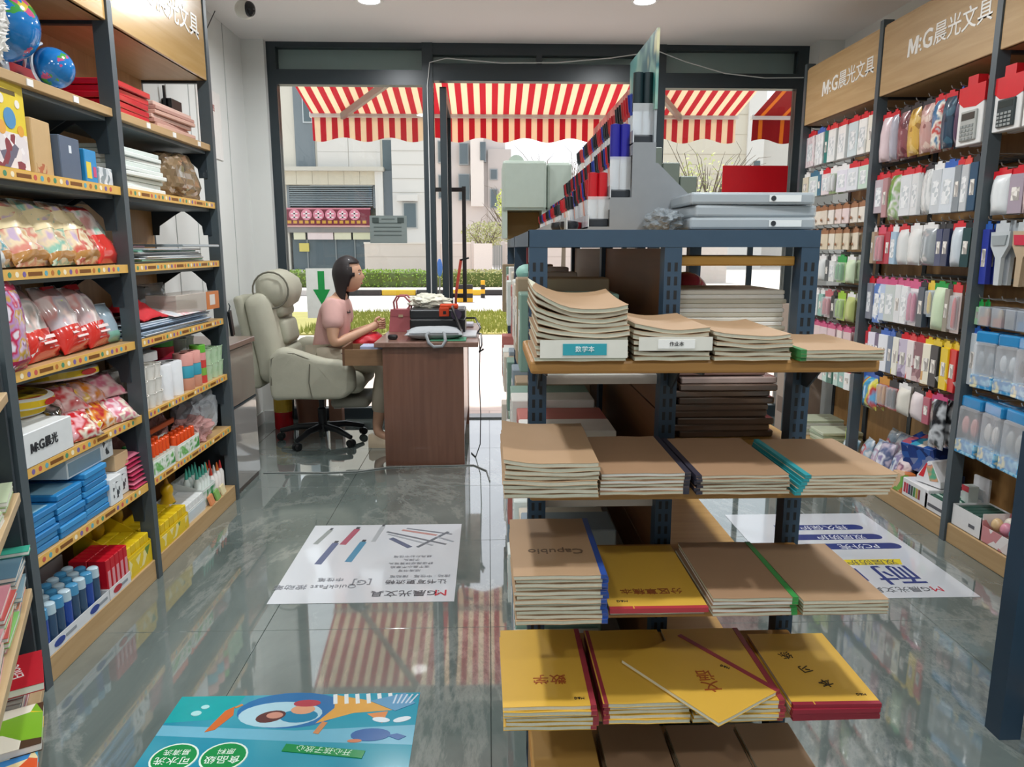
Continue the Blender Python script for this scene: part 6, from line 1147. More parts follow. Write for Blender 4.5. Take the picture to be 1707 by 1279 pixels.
td, zd = pile('yellow writing pile with red front spines, fourth shelf', 0.613, 0.795, 1.335, ES[3], 4, 0.0085, 0.28, YEL, 'yellow writing pile', 0.0, None, 'F', mat('#8a1f30', 0.5), 0.003)
for i, ch in enumerate('练习本'): text('lettering', ch, BK, td, (0.055 + 0.022 * i, 0.185 - 0.055 * i, 0.0092), (0, 0, R(200)), 0.030)
text('lettering', 'M&G', BK, td, (0.155, 0.032, 0.0092), (0, 0, R(180)), 0.010)
# lowest deck
for i, (x0, x1, c, n) in enumerate(((0.10, 0.245, mat('#b58a45', 0.6, 0, 0.05, 14), 6), (0.265, 0.42, KRAFT, 5), (0.435, 0.60, KRAFT, 4), (0.61, 0.745, KRAFT2, 4))):
    pile(['amber pile on the lowest deck', 'kraft pile second on the lowest deck', 'kraft pile third on the lowest deck', 'kraft pile last on the lowest deck'][i], x0, x1, 1.37, ES[4], n, 0.009, 0.28, c, 'deck pile %d' % i)

# ---- stock inside the rack seen through the end frame
for i in range(10):
    o = MB().rbox(0, 0, 0, 0.27, 0.25, 0.0105, 0.002, 1).build('paper_pad', mat(('#d8d6cc', '#c6c3b4', '#e3e3de')[i % 3], 0.6)); tag(o, '%s from the bottom, white paper pad pile behind the rack frame' % ORD[i], 'paper pad', 'white paper pads'); o.location = (0.452 + rg.uniform(-.006, .006), 1.78, ES[0] + 0.0006 + i * 0.011)
FILMD = mat('#6b5548', 0.15, 0, 0.4, 8, 0.4, 0.5, 0.8)
for i in range(9):
    o = MB().rbox(0, 0, 0, 0.24, 0.27, 0.0165, 0.003, 1).build('wrapped_notebook', FILMD if i < 8 else mat('#b09a92', 0.12, 0, 0.4, 10, 0.5, 0.5, 0.9)); tag(o, '%s from the bottom, film wrapped notebook pile behind the rack frame' % ORD[i], 'notebook', 'film wrapped notebooks'); o.location = (0.46 + rg.uniform(-.012, .012), 1.76, 0.8666 + i * 0.017); o.rotation_euler = (0, 0, rg.uniform(-.05, .05))
o = MB().rbox(0, 0, 0, 0.22, 0.26, 0.02, 0.003, 1).build('document_case', mat('#d0a9a0', 0.2, 0, 0.1, 8)); tag(o, 'pale document case topping the film wrapped notebooks', 'folder'); o.location = (0.465, 1.78, 0.866 + 9 * 0.017 + 0.0012)
for i, (x, y, r, c) in enumerate(((0.60, 2.25, 0.07, '#a83a4c'), (0.49, 2.3, 0.05, '#c04f68'), (0.62, 2.3, 0.065, '#b03a48'))):
    z = (1.12, 1.12, 0.866)[i]; o = thing('toy_ball', ['large dark pink ball in the rack behind the paper pads', 'small pink ball in the rack behind the paper pads', 'pink ball on the lower board behind the wrapped notebooks'][i], 'ball', (x, y, z + 0.0006))
    MB().sphere((0, 0, r), r, 20, 14).build('ball', mat(c, 0.12, 0, 0.1, 20, 0, 0.5, 0.6), o, True); MB().lathe([(r * 1.002, -0.002), (r * 1.002, 0.002)], 20, Matrix.Translation((0, 0, r)), False).build('seam', mat('#5a1f2a', 0.4), o)
# aisle side of the rack: pads and magazines standing along the boards
side_cols = ['#d9d6cf', '#8f9ca6', '#e6e4df', '#7d9a8c', '#d3c8b8', '#b56a62', '#a08a70', '#dfe6e2']
for b, (y0, y1) in enumerate(zip(GY, GY[1:])):
    for k, z in enumerate((0.12, 0.42, 0.72, 1.03)):
        y = y0 + 0.06; i = 0
        while y < y1 - 0.1:
            h = (0.2 if k < 3 else 0.22) + rg.uniform(-.03, .03); w = rg.uniform(0.10, 0.15)
            o = MB().rbox(0, 0, 0, 0.24, w, h * 0.9, 0.003, 1).build('writing_pad_box', mat(side_cols[(i * 3 + k + b) % 8], 0.5, 0, 0.1, 20)); tag(o, '%s pad box from the near end, %s board, %s aisle bay of the rack' % (ORD[i], ('lowest', 'second', 'third', 'upper')[k], ('near', 'far')[b]), 'box', 'pad boxes along the aisle')
            o.location = (0.072 + rg.uniform(-.012, .015), y, z + 0.0006); MB().box(-0.0008, w * 0.15, h * 0.2, 0, w * 0.85, h * 0.7).build('printed_panel', printed([side_cols[(i + k) % 8], '#8a9aa0', '#c9a0a0', '#efece6'], 24, 0.4), o)
            y += w + 0.006; i += 1
o = MB().sphere((0, 0, 0), 0.05, 14, 8, (0.7, 1.1, 0.5)).build('hair_bow', mat('#8fc0b4', 0.6), None, True); tag(o, 'mint green bow ornament on the rack board by the aisle', 'ornament'); o.location = (0.115, 2.2, 1.26)
for i in range(3): o = MB().rbox(0, 0, 0, 0.05, 0.05, 0.12, 0.01).build('stamp_pot', mat('#b8242f', 0.3)); tag(o, '%s red pot on the aisle side of the rack' % ORD[i], 'pot', 'red pots'); o.location = (0.14, 2.78 + i * 0.07, 1.03 + 0.235)

# ---- on top of the rack: stepped pen stands with header boards
TZ = 1.373
def pen_stand(label, y0, y1, hdr, header_h=0.0, brace=False):
    t = thing('pen_stand', label, 'stand', (0, y0, TZ)); L = y1 - y0
    prof = [(0.20, 0), (0.20, 0.006), (0.255, 0.006), (0.255, 0.012), (0.31, 0.012), (0.31, 0.085), (0.365, 0.085), (0.365, 0.22), (0.424, 0.22), (0.424, 0.17), (0.43, 0.17), (0.60, 0.01), (0.60, 0)]
    if not brace: prof = prof[:9] + [(0.424, 0)]
    for yy in (0.0, L - 0.004): MB().prism(prof, 'Y', yy, yy + 0.004).build('end_panel', mat('#84888c', 0.3), t)
    for (a, z) in ((0.20, 0.006), (0.255, 0.012), (0.31, 0.085), (0.365, 0.22)):
        MB().box(a, 0.004, z - 0.004, a + 0.055, L - 0.004, z).box(a, 0.004, max(0, z - 0.03), a + 0.003, L - 0.004, z + 0.03).build('step', mat('#b9bec2', 0.2), t)
    MB().box(0.418, 0.004, 0.0, 0.424, L - 0.004, 0.30).build('back_sheet', mat('#9aa0a4', 0.3), t)
    if header_h:
        hb = MB().box(0.417, 0.0, 0.30, 0.424, L, 0.30 + header_h).build('header_board', hdr, t)
    return t
TEALH = printed(['#2f6f70', '#3f8a86', '#86a89a', '#2a5f66', '#c9c49a'], 6, 0.3, 'noise')
REDH = printed(['#a83a3c', '#c9706a', '#8f2a30', '#d9a090'], 6, 0.3, 'noise')
pen_stand('stepped pen stand with tall teal header at the near end of the rack top', 1.92, 2.27, TEALH, 0.19, True)
pen_stand('stepped pen stand with red header, second on the rack top', 2.29, 3.02, REDH, 0.12)
pen_stand('stepped pen stand without header, far end of the rack top', 3.04, 3.22, None, 0.0)
TIER = [(0.228, 0.006), (0.283, 0.012), (0.338, 0.085), (0.393, 0.22)]
pen_b = {}
def pen_thing(label, x, y, z, c, cap, h, group, lean=-0.12, r=0.005):
    key = (c, cap, h, r)
    if key not in pen_b: pen_b[key] = (MB().lathe([(0.001, 0), (r * 0.4, 0.0), (r, 0.012), (r, h * 0.62), (0.001, h * 0.62)], 8).mesh('pen', mat(c, 0.25), 40), MB().lathe([(0.001, h * 0.6), (r * 1.2, h * 0.6), (r * 1.15, h * 0.97), (0.001, h)], 8).box(-r * 1.6, -0.0012, h * 0.66, -r * 1.1, 0.0012, h * 0.97).mesh('cap', mat(cap, 0.3), 40))
    o = link('pen', pen_b[key][0], None, (x, y, z + 0.0006), (0, lean, 0)); tag(o, label, 'pen', group); link('cap', pen_b[key][1], o); return o
PC = [('#d9dcdf', '#1d1f24'), ('#c9cdd2', '#b01f2a'), ('#e3e3e0', '#24262a'), ('#cfd3d6', '#2a3f9a'), ('#e6dcd0', '#b23a3a'), ('#dcdfe2', '#3a3d42'), ('#d9a090', '#c22a34')]
CW = ['black', 'red', 'dark', 'blue', 'crimson', 'grey', 'scarlet']
for k, (x, z) in enumerate(TIER):
    y = 2.02 if k < 3 else 2.04; i = 0
    while y < 3.2:
        if not (2.26 < y < 2.31 or 3.0 < y < 3.06):
            ci = (i * (2 + k) + k) % 7; reg = 'near teal' if y < 2.28 else 'red' if y < 3.03 else 'far plain'
            h = (0.09, 0.13, 0.145, 0.14)[k] * (1 if y < 2.3 else 0.95)
            pen_thing('%s capped pen upright in the %s step of the %s pen stand' % (CW[ci], ('lowest', 'second', 'third', 'top')[k], reg), x, y, TZ + z, PC[ci][0], PC[ci][1], h, 'pens %s %d %s' % (reg, k, CW[ci]), -0.1, 0.0062)
        y += 0.034 if k else 0.05; i += 1
def marker_set(label, x, z, c, h, capf):
    t = thing('marker_set', label, 'marker pack', (x, 1.955, TZ + z + 0.0006))
    for s in (-1, 1):
        MB().lathe([(0.001, 0.012), (0.011, 0.014), (0.012, h * (1 - capf)), (0.001, h * (1 - capf))], 12, Matrix.Translation((s * 0.0125, 0, 0))).build('marker_barrel', mat('#b9c3ca', 0.2, 0, 0.08), t, 40)
        MB().lathe([(0.001, h * (1 - capf)), (0.0135, h * (1 - capf)), (0.013, h * 0.98), (0.001, h)], 12, Matrix.Translation((s * 0.0125, 0, 0))).build('cap', mat(c, 0.3), t, 40)
    MB().rbox(-0.027, -0.016, 0.0, 0.027, 0.016, 0.02, 0.003).build('holder_foot', mat('#22272e', 0.35), t)
    MB().box(-0.027, -0.017, 0.02, 0.027, -0.016, h * 0.55).build('holder_front', CLEAR, t)
marker_set('pair of tall red capped markers at the front of the pen stand', 0.283, 0.012, '#b5121f', 0.138, 0.5)
marker_set('pair of tall blue capped markers in the middle step front', 0.338, 0.085, '#23208a', 0.185, 0.48)
marker_set('pair of tall black capped markers in the top step front', 0.393, 0.22, '#14262b', 0.175, 0.55)
for i, (x, y, c) in enumerate(((0.215, 2.0, '#1d1f24'), (0.235, 2.07, '#b01f2a'), (0.20, 2.1, '#1d1f24'))): o = MB().lathe([(0.001, 0), (0.022, 0), (0.026, 0.01), (0.024, 0.02), (0.001, 0.024)], 14).build('tape_roll', mat(c, 0.35), None, 40); tag(o, '%s small tape roll at the foot of the pen stand' % ('black', 'red', 'dark')[i], 'tape'); o.location = (x, y, TZ + 0.0068)
# mirrored stand seen from behind: grey green stepped panels
t = thing('stepped_stand', 'grey green stepped stand with its tiers towards the hook wall', 'stand', (0, 2.31, TZ))
for x0, x1, h in ((0.475, 0.53, 0.26), (0.532, 0.585, 0.215), (0.587, 0.64, 0.175)): MB().rbox(x0, 0, 0.0, x1, 0.9, h, 0.003, 1).build('tier', mat('#76827a', 0.45), t)
# sage display cases at the far end of the rack
def sage_case(label, x0, x1, y, h, bump):
    t = thing('display_case', label, 'case', ((x0 + x1) / 2, y, TZ)); w = (x1 - x0) / 2; m = mat('#a9b5aa', 0.4)
    MB().rbox(-w, 0, 0.12, w, 0.3, h, 0.012, 2).build('case_body', m, t); MB().box(-w, 0, 0, -w + 0.02, 0.3, 0.12).box(w - 0.02, 0, 0, w, 0.3, 0.12).build('case_leg', m, t)
    MB().box(-w + 0.021, 0.18, 0.0, w - 0.021, 0.29, 0.118).build('inner_box', mat('#a8854c', 0.5), t); MB().box(-w + 0.001, -0.002, 0.118, w - 0.001, 0.0, 0.124).build('seam', mat('#7f8a80', 0.5), t)
    if bump: MB().lathe([(0.001, 0), (0.036, 0), (0.036, 0.06), (0.001, 0.06)], 20, Matrix.Translation((-w * 0.35, 0.08, h - 0.004)) @ Matrix.Rotation(R(-90), 4, 'X')).build('round_tab', m, t, 40)
sage_case('sage green display case with round tab at the far rack end', 0.062, 0.250, 3.24, 0.325, True)
sage_case('plain sage display case next to the round tabbed one', 0.254, 0.36, 3.26, 0.32, False)
# wrapped ring binders
for i in range(3):
    t = thing('ring_binder', ['lowest film wrapped grey ring binder on the rack top', 'middle film wrapped grey ring binder on the rack top', 'uppermost film wrapped grey ring binder on the rack top'][i], 'binder', (0.47 + 0.012 * (i == 1), 1.735, TZ + 0.0006 + i * 0.0285), (-0.04, 0.05, 0.0)[i], 'ring binders')
    MB().rbox(0, 0, 0, 0.285, 0.23, 0.026, 0.005, 2).build('binder_body', mat('#7c8790', 0.35), t); MB().rbox(-0.003, -0.003, -0.0005, 0.289, 0.233, 0.0275, 0.006, 2).build('film_wrap', clear('#dfe6ea', 0.6, 0.06), t)
    if i != 1: MB().box(0.18, -0.0036, 0.006, 0.255, -0.0034, 0.021).build('label_sticker', mat('#dfe3e4', 0.4), t); MB().lathe([(0.001, 0), (0.006, 0), (0.006, 0.001), (0.001, 0.001)], 12, Matrix.Translation((0.19, -0.0036, 0.0135)) @ Matrix.Rotation(R(90), 4, 'X')).build('round_mark', mat('#2c3035', 0.4), t)
bm = bmesh.new(); bmesh.ops.create_icosphere(bm, subdivisions=4, radius=1.0)
for v in bm.verts:
    p = v.co.copy(); k = 1 + 0.35 * noise.noise(p * 2.6) + 0.25 * abs(noise.noise(p * 6)); v.co = Vector((p.x * 0.038 * k, p.y * 0.1 * k, max(0, p.z * k + 0.75) * 0.028))
o = MB().bm(bm).build('film_tail', clear('#b9c2c8', 0.6, 0.06)); tag(o, 'crumpled clear film end beside the ring binders', 'film'); o.location = (0.435, 1.86, TZ + 0.0006)
# ------------------------------------------------------------------ printed floor sheets
SHEET = mat('#d3d7dc', 0.10, 0, 0.02, 4, 0, 0.5, 0.4)
INK = mat('#4a4d55', 0.3); INKL = mat('#82868e', 0.3); REDI = mat('#c22a3c', 0.3); BLUEI = mat('#2a3a7c', 0.3); YELI = mat('#e3cf2a', 0.3)
ZK = {}
def flat(parent, name, poly, m, z=0.0, th=0.0003):
    ZK[parent.name] = ZK.get(parent.name, 0.00155) + 0.00006; z = ZK[parent.name]
    mb = MB(); mb.prism(poly, 'Z', 0.0014, z); return mb.build(name, m, parent)
def ell(cx_, cy_, a, b, n=24, rot=0.0): return [(cx_ + a * math.cos(t) * math.cos(rot) - b * math.sin(t) * math.sin(rot), cy_ + a * math.cos(t) * math.sin(rot) + b * math.sin(t) * math.cos(rot)) for t in [2 * math.pi * k / n for k in range(n)]]
def stroke(parent, name, a, b, w, m, z=0.0):
    a = Vector(a); b = Vector(b); d = (b - a).normalized(); n_ = Vector((-d.y, d.x)) * w / 2; return flat(parent, name, [tuple(a - n_), tuple(b - n_), tuple(b + n_ * 0.7), tuple(a + n_ * 0.7)], m, z)
def ftext(parent, body, x, y, s, m, rot=180, z=0.0, **k): return text('lettering', body, m, parent, (x, y, ZK.get(parent.name, 0.00155) + 0.0002), (0, 0, R(rot)), s, depth=0.0001, **k)
# pen poster
pa = thing('floor_poster', 'white floor poster printed with pens and lettering in the open aisle', 'poster', (0, 0, 0.0))
MB().box(-0.85, 2.626, 0.0003, -0.139, 3.43, 0.0015).build('sheet', SHEET, pa)
for x, y, dx, dy, c, w in ((-0.80, 3.20, 0.035, 0.17, '#8f9694', 0.028), (-0.675, 3.19, 0.035, 0.19, '#a85a6c', 0.036), (-0.54, 3.22, 0.02, 0.19, '#a9aeb2', 0.026), (-0.74, 2.98, 0.03, 0.23, '#5f6a8a', 0.036), (-0.615, 3.0, 0.03, 0.22, '#4f8aa8', 0.036)):
    stroke(pa, 'printed_pen', (x, y), (x + dx, y + dy), w, mat(c, 0.3)); stroke(pa, 'printed_tip', (x + dx, y + dy), (x + dx * 1.1, y + dy + 0.025), w * 0.6, INK)
for a, b, c, w in (((-0.49, 3.34), (-0.20, 3.18), '#6f757c', 0.016), ((-0.48, 3.31), (-0.26, 3.17), '#9aa0a6', 0.014), ((-0.42, 3.36), (-0.25, 3.29), '#b98a84', 0.02), ((-0.40, 3.38), (-0.18, 3.30), '#7a7f88', 0.014), ((-0.46, 3.26), (-0.36, 3.15), '#5f6880', 0.03), ((-0.33, 3.15), (-0.2, 3.33), '#6a7078', 0.018), ((-0.25, 3.27), (-0.17, 3.21), '#9aa0a8', 0.014)): stroke(pa, 'printed_pen', a, b, w, mat(c, 0.3), 0.0016 + 0.0001 * (w * 100 % 3))
ftext(pa, 'M', -0.195, 2.70, 0.07, REDI); ftext(pa, ':G晨光文具', -0.335, 2.70, 0.055, INK)
ftext(pa, '让书写更流畅', -0.30, 2.80, 0.042, INK); ftext(pa, '按动 · 中性笔 · 按动笔', -0.29, 2.85, 0.026, INKL)
for i, s in enumerate(('顺滑书写', '速干墨水不晕染', '舒适握感弹簧笔头', '子弹头', '经典办公中性笔')): ftext(pa, s, -0.34, 2.905 + i * 0.036, 0.024, INKL)
ftext(pa, 'QuickFast 按动笔', -0.70, 2.765, 0.045, INKL); ftext(pa, '中性笔', -0.65, 2.83, 0.036, INKL); ftext(pa, '[G]', -0.52, 2.80, 0.06, INKL)
# blue and white poster along the hook wall
pc = thing('floor_poster', 'white floor poster with navy capsules and yellow banner by the hook wall', 'poster', (0, 0, 0.0))
MB().box(1.19, 2.60, 0.0003, 1.90, 3.515, 0.0015).build('sheet', SHEET, pc)
for i, (y, s, xr) in enumerate(((3.33, '持久保护', 1.80), (3.21, '双层防护', 1.83), (3.10, 'PC外壳', 1.86))):
    flat(pc, 'navy_capsule', ell(xr - 0.03, y, 0.035, 0.033)[18:] + ell(xr - 0.03, y, 0.035, 0.033)[:7] + [(xr - 0.42, y + 0.033), (xr - 0.42, y - 0.033)], BLUEI); ftext(pc, s, xr - 0.19, y, 0.058, mat('#e3e6ec', 0.3), z=0.0021)
flat(pc, 'yellow_banner', [(1.50, 2.90), (1.76, 2.90), (1.78, 2.955), (1.50, 2.955)], YELI); ftext(pc, '双层防护', 1.64, 2.928, 0.055, INK, z=0.0021)
ftext(pc, '耐', 1.68, 2.815, 0.19, BLUEI, bold=0.0012); ftext(pc, '1', 1.53, 2.815, 0.17, BLUEI, bold=0.0012)
ftext(pc, 'M', 1.77, 2.672, 0.062, REDI); ftext(pc, ':G晨光文具', 1.63, 2.672, 0.05, INK)
# sea illustration poster
pb = thing('floor_poster', 'teal floor poster with sea creatures and green badges nearest the camera', 'poster', (0, 0, 0.0))
MB().box(-0.93, 1.20, 0.0003, -0.215, 2.04, 0.0015).build('sheet', printed(['#1f8fae', '#2a9ab4', '#3f9cb0', '#1f8aa6'], 1.6, 0.15, 'noise', (1, 1, 1), 0.3), pb)
flat(pb, 'sea_band', [(-0.93, 1.915), (-0.76, 1.93), (-0.74, 2.04), (-0.93, 2.04)], mat('#18a0a4', 0.2)); flat(pb, 'sea_band', [(-0.93, 1.86), (-0.55, 1.825), (-0.215, 1.80), (-0.215, 1.885), (-0.55, 1.87), (-0.93, 1.905)], mat('#6db0c8', 0.2))
flat(pb, 'submarine_rim', ell(-0.585, 1.965, 0.155, 0.085), mat('#2a6fa8', 0.2), 0.0020); flat(pb, 'bubble_dome', ell(-0.61, 1.945, 0.12, 0.06), mat('#a9cfdc', 0.2), 0.0024)
flat(pb, 'fish_body', [(-0.47, 2.035), (-0.30, 1.985), (-0.26, 2.0), (-0.29, 1.955), (-0.40, 1.945), (-0.50, 1.90), (-0.46, 1.97)], mat('#d9a24a', 0.2), 0.0021); flat(pb, 'fish_fin', [(-0.36, 1.94), (-0.31, 1.895), (-0.30, 1.95)], mat('#d98a4a', 0.2), 0.0022)
for i in range(6): stroke(pb, 'stripe', (-0.47 + i * 0.033, 2.038), (-0.46 + i * 0.033, 1.99), 0.014, mat('#dfe6e6', 0.2), 0.0024)
flat(pb, 'swimmer_jacket', ell(-0.555, 1.935, 0.055, 0.03, 16), mat('#1f82a8', 0.2), 0.0026); flat(pb, 'swimmer_face', ell(-0.55, 1.965, 0.035, 0.022, 16), mat('#d9a07c', 0.2), 0.0028); flat(pb, 'swimmer_hair', ell(-0.545, 1.995, 0.04, 0.017, 16), mat('#b0404c', 0.2), 0.0027)
flat(pb, 'puppy', ell(-0.635, 1.935, 0.042, 0.026, 16, 0.3), mat('#5a3230', 0.2), 0.0026); flat(pb, 'puppy_face', ell(-0.625, 1.94, 0.024, 0.015, 16), mat('#c98f7c', 0.2), 0.0028)
flat(pb, 'orange_fish', [(-0.80, 1.87), (-0.775, 1.88), (-0.745, 1.945), (-0.755, 1.985), (-0.775, 1.965), (-0.79, 1.91)], mat('#c96a34', 0.2)); stroke(pb, 'fish_tail', (-0.752, 1.98), (-0.735, 1.995), 0.01, mat('#c98a4a', 0.2)); stroke(pb, 'oar', (-0.49, 1.855), (-0.475, 1.905), 0.02, mat('#c98a5a', 0.2), 0.002)
flat(pb, 'whale', ell(-0.335, 1.845, 0.055, 0.027, 20) , mat('#2a5f9e', 0.2)); flat(pb, 'whale_tail', [(-0.29, 1.84), (-0.255, 1.82), (-0.235, 1.835), (-0.262, 1.848)], mat('#2a5f9e', 0.2)); flat(pb, 'whale_flipper', ell(-0.375, 1.82, 0.02, 0.007, 12), mat('#c97a54', 0.2), 0.002)
flat(pb, 'ray_wing', [(-0.36, 2.0), (-0.26, 2.038), (-0.225, 1.985), (-0.28, 1.95)], mat('#5f9ac0', 0.2)); flat(pb, 'ray_eye', ell(-0.315, 1.91, 0.026, 0.011, 16, -0.2), mat('#d9e6ec', 0.2), 0.002); flat(pb, 'ray_eye', ell(-0.255, 1.91, 0.026, 0.011, 16, 0.3), mat('#d9e6ec', 0.2), 0.002)
for i in range(5): stroke(pb, 'ray_stripe', (-0.29 + 0.012 * i, 1.985), (-0.285 + 0.016 * i, 2.03), 0.006, mat('#c3d6e6', 0.2), 0.0021)
for x, y, r in ((-0.84, 1.985, 0.012), (-0.855, 1.955, 0.015)): flat(pb, 'bubble', ell(x, y, r, r * 0.8, 14), mat('#a9dcdc', 0.2))
GRN = mat('#178a48', 0.2)
for x, s1, s2 in ((-0.84, '可水洗', '易清洗'), (-0.71, '食品级', '原料')):
    flat(pb, 'badge_ring', ell(x, 1.765, 0.062, 0.058), mat('#d9ebe0', 0.2), 0.002); flat(pb, 'badge', ell(x, 1.765, 0.057, 0.053), GRN, 0.0024); ftext(pb, s1, x, 1.755, 0.032, mat('#e6f2ea', 0.3), z=0.0029); ftext(pb, s2, x, 1.787, 0.024, mat('#e6f2ea', 0.3), z=0.0029)
stroke(pb, 'green_banner', (-0.56, 1.80), (-0.34, 1.765), 0.035, GRN, 0.002); ftext(pb, '开心孩子放心', -0.45, 1.783, 0.026, mat('#c9e6d2', 0.3), 171, z=0.0026)

# ------------------------------------------------------------------ desk by the door
DW = wood('#7a5544', '#6a4738', 0.35, 2.0, 'Z', 0.2)
dk = thing('office_desk', 'reddish brown office desk with an open drawer facing the seated person', 'desk', (0, 0, 0))
MB().rbox(-0.69, 4.40, 0.745, -0.065, 5.58, 0.775, 0.003, 1).build('desk_top', wood('#8a6a5e', '#775648', 0.3, 2.0, 'Y', 0.3), dk)
MB().box(-0.645, 4.435, 0.0, -0.155, 4.46, 0.745).build('end_panel', DW, dk); MB().box(-0.645, 5.52, 0.0, -0.155, 5.545, 0.745).build('end_panel', DW, dk)
MB().box(-0.18, 4.46, 0.15, -0.16, 5.52, 0.745).build('modesty_panel', DW, dk)
MB().box(-0.63, 4.46, 0.58, -0.2, 4.48, 0.745).box(-0.63, 4.8, 0.58, -0.2, 4.82, 0.745).build('drawer_case', DW, dk)
d = MB().box(-0.90, 4.50, 0.62, -0.885, 4.79, 0.735).build('drawer', wood('#6f5038', '#5f4430', 0.4, 2.0, 'Y'), dk)
MB().box(-0.885, 4.50, 0.62, -0.40, 4.512, 0.72).box(-0.885, 4.778, 0.62, -0.40, 4.79, 0.72).box(-0.885, 4.512, 0.62, -0.40, 4.778, 0.628).build('drawer_box', wood('#8f6f50', '#7d5f42', 0.45, 2.0, 'X'), d)
MB().tube([(-0.905, 4.61, 0.68), (-0.925, 4.61, 0.68), (-0.925, 4.68, 0.68), (-0.905, 4.68, 0.68)], 0.004, 6).build('handle', mat('#9a9c9e', 0.25, 0.8), d)
o = MB().rbox(-0.8, 4.55, 0.629, -0.62, 4.68, 0.735, 0.006).build('notepad', mat('#a8b2d0', 0.4)); tag(o, 'pale blue pad sticking out of the open drawer', 'pad')
# things on the desk
DZT = 0.7758
t = thing('laptop_bag', 'pale grey fabric laptop bag lying on the desk with its handles over the edge', 'bag', (-0.335, 4.47, DZT), R(3))
mb = pillow(0.36, 0.27, 0.075, 12, 8, 0.004, 3, crimp=0.0); mb.v = [(x, z, y + 0.036) for x, y, z in mb.v]; mb.f = [f[::-1] for f in mb.f]; mb.build('bag_body', mat('#a3a8ac', 0.8, 0, 0.06, 60, 0.2), t, 60)
MB().tube([(-0.15, -0.002, 0.045), (0.0, -0.004, 0.047), (0.15, -0.002, 0.045)], 0.004, 6).build('zip_seam', mat('#7d8286', 0.7), t)
MB().tube([(-0.03, 0.0, 0.05), (-0.045, -0.055, 0.04), (-0.03, -0.082, 0.0), (0.0, -0.088, -0.025), (0.05, -0.086, -0.022), (0.07, -0.078, 0.01), (0.065, -0.04, 0.045), (0.06, 0.0, 0.05)], 0.0095, 8).build('carry_handle', mat('#8f9498', 0.8), t, True)
o = MB().rbox(0, 0, 0, 0.22, 0.16, 0.006, 0.002).build('notebook', mat('#3f8a68', 0.5)); tag(o, 'green notebook under the grey laptop bag', 'notebook'); o.location = (-0.36, 4.45, DZT - 0.0004); o.location.z = DZT + 0.0002
t = thing('receipt_printer', 'black boxy receipt printer behind the grey laptop bag', 'printer', (-0.33, 4.80, DZT))
MB().rbox(-0.185, 0, 0, 0.175, 0.3, 0.10, 0.008, 2).build('case', BLACKP, t); MB().rbox(-0.185, 0.0, 0.102, 0.175, 0.3, 0.165, 0.01, 2).build('lid', mat('#202226', 0.3), t); MB().box(-0.18, -0.001, 0.10, 0.17, 0.0, 0.1025).build('seam', mat('#8a8d90', 0.3, 0.4), t)
t = thing('tape_measure', 'orange tape measure on the black printer', 'tool', (-0.26, 4.84, DZT + 0.1656), R(8))
MB().rbox(-0.06, -0.02, 0, 0.06, 0.03, 0.032, 0.01, 2).build('grip', mat('#d8481f', 0.35), t); MB().rbox(-0.07, -0.062, -0.045, -0.005, -0.05, 0.012, 0.004).build('front_plate', mat('#c8401c', 0.35), t); MB().box(-0.045, -0.0635, -0.03, -0.025, -0.062, -0.01).build('printed_mark', DARK, t)
MB().lathe([(0.001, 0), (0.034, 0), (0.034, 0.03), (0.001, 0.03)], 18, Matrix.Translation((0.04, -0.05, -0.032)) @ Matrix.Rotation(R(90), 4, 'X')).build('spool', mat('#4a3f52', 0.3), t, 40)
t = thing('laptop', 'open black laptop standing behind the grey bag, seen from its edge', 'laptop', (-0.125, 4.62, DZT), R(90))
MB().rbox(0.0, -0.045, 0, 0.30, 0.05, 0.016, 0.004).build('base', mat('#c3c6c9', 0.3, 0.3), t); mb = MB(); mb.rbox(0.0, -0.004, 0, 0.30, 0.004, 0.19, 0.003); mb.build('screen', BLACKP, t, None, (0, 0.045, 0.014), (R(-20), 0, 0))
t = thing('handbag', 'dusty pink leather handbag with two raised handles on the desk', 'bag', (-0.585, 5.02, DZT), R(-5))
PK = mat('#b5666c', 0.45, 0, 0.06, 20); mb = MB(); mb.prism([(-0.085, 0), (0.085, 0), (0.07, 0.15), (-0.07, 0.15)], 'Y', -0.055, 0.055); mb.build('bag_body', PK, t)
MB().prism([(-0.072, 0.105), (0.072, 0.105), (0.07, 0.152), (-0.07, 0.152)], 'Y', -0.060, -0.055).build('flap', mat('#a3585f', 0.45), t); MB().box(-0.015, -0.064, 0.10, 0.015, -0.06, 0.118).build('clasp', mat('#d9c9a8', 0.2, 0.8), t)
for s in (-1, 1): MB().tube([(-0.045, s * 0.04, 0.145), (-0.05, s * 0.045, 0.2), (-0.025, s * 0.05, 0.24), (0.025, s * 0.05, 0.24), (0.06, s * 0.045, 0.2), (0.05, s * 0.04, 0.145)], 0.0065, 8).build('handle', mat('#a3585f', 0.4), t, True)
MB().tube([(0.03, 0.0, 0.15), (0.08, 0.0, 0.2), (0.10, 0.02, 0.17), (0.09, 0.03, 0.12)], 0.005, 6).build('strap', PK, t, True)
bm = bmesh.new(); bmesh.ops.create_icosphere(bm, subdivisions=4, radius=1.0)
for v in bm.verts: p = v.co.copy(); k = 1 + 0.3 * noise.noise(p * 2.4) + 0.25 * abs(noise.noise(p * 6)); v.co = Vector((p.x * 0.13 * k, p.y * 0.08 * k, max(0, p.z * k + 0.7) * 0.05))
o = MB().bm(bm).build('plastic_bag', mat('#d9d8c8', 0.25, 0, 0.1, 10)); tag(o, 'crumpled cream plastic bag on top of the printer', 'bag'); o.location = (-0.40, 5.0, DZT + 0.1656)
o = MB().rbox(0, 0, 0, 0.06, 0.04, 0.032, 0.012, 2).build('computer_mouse', BLACKP, None, 40); tag(o, 'small black mouse at the desk corner by the person', 'mouse'); o.location = (-0.625, 4.53, DZT)
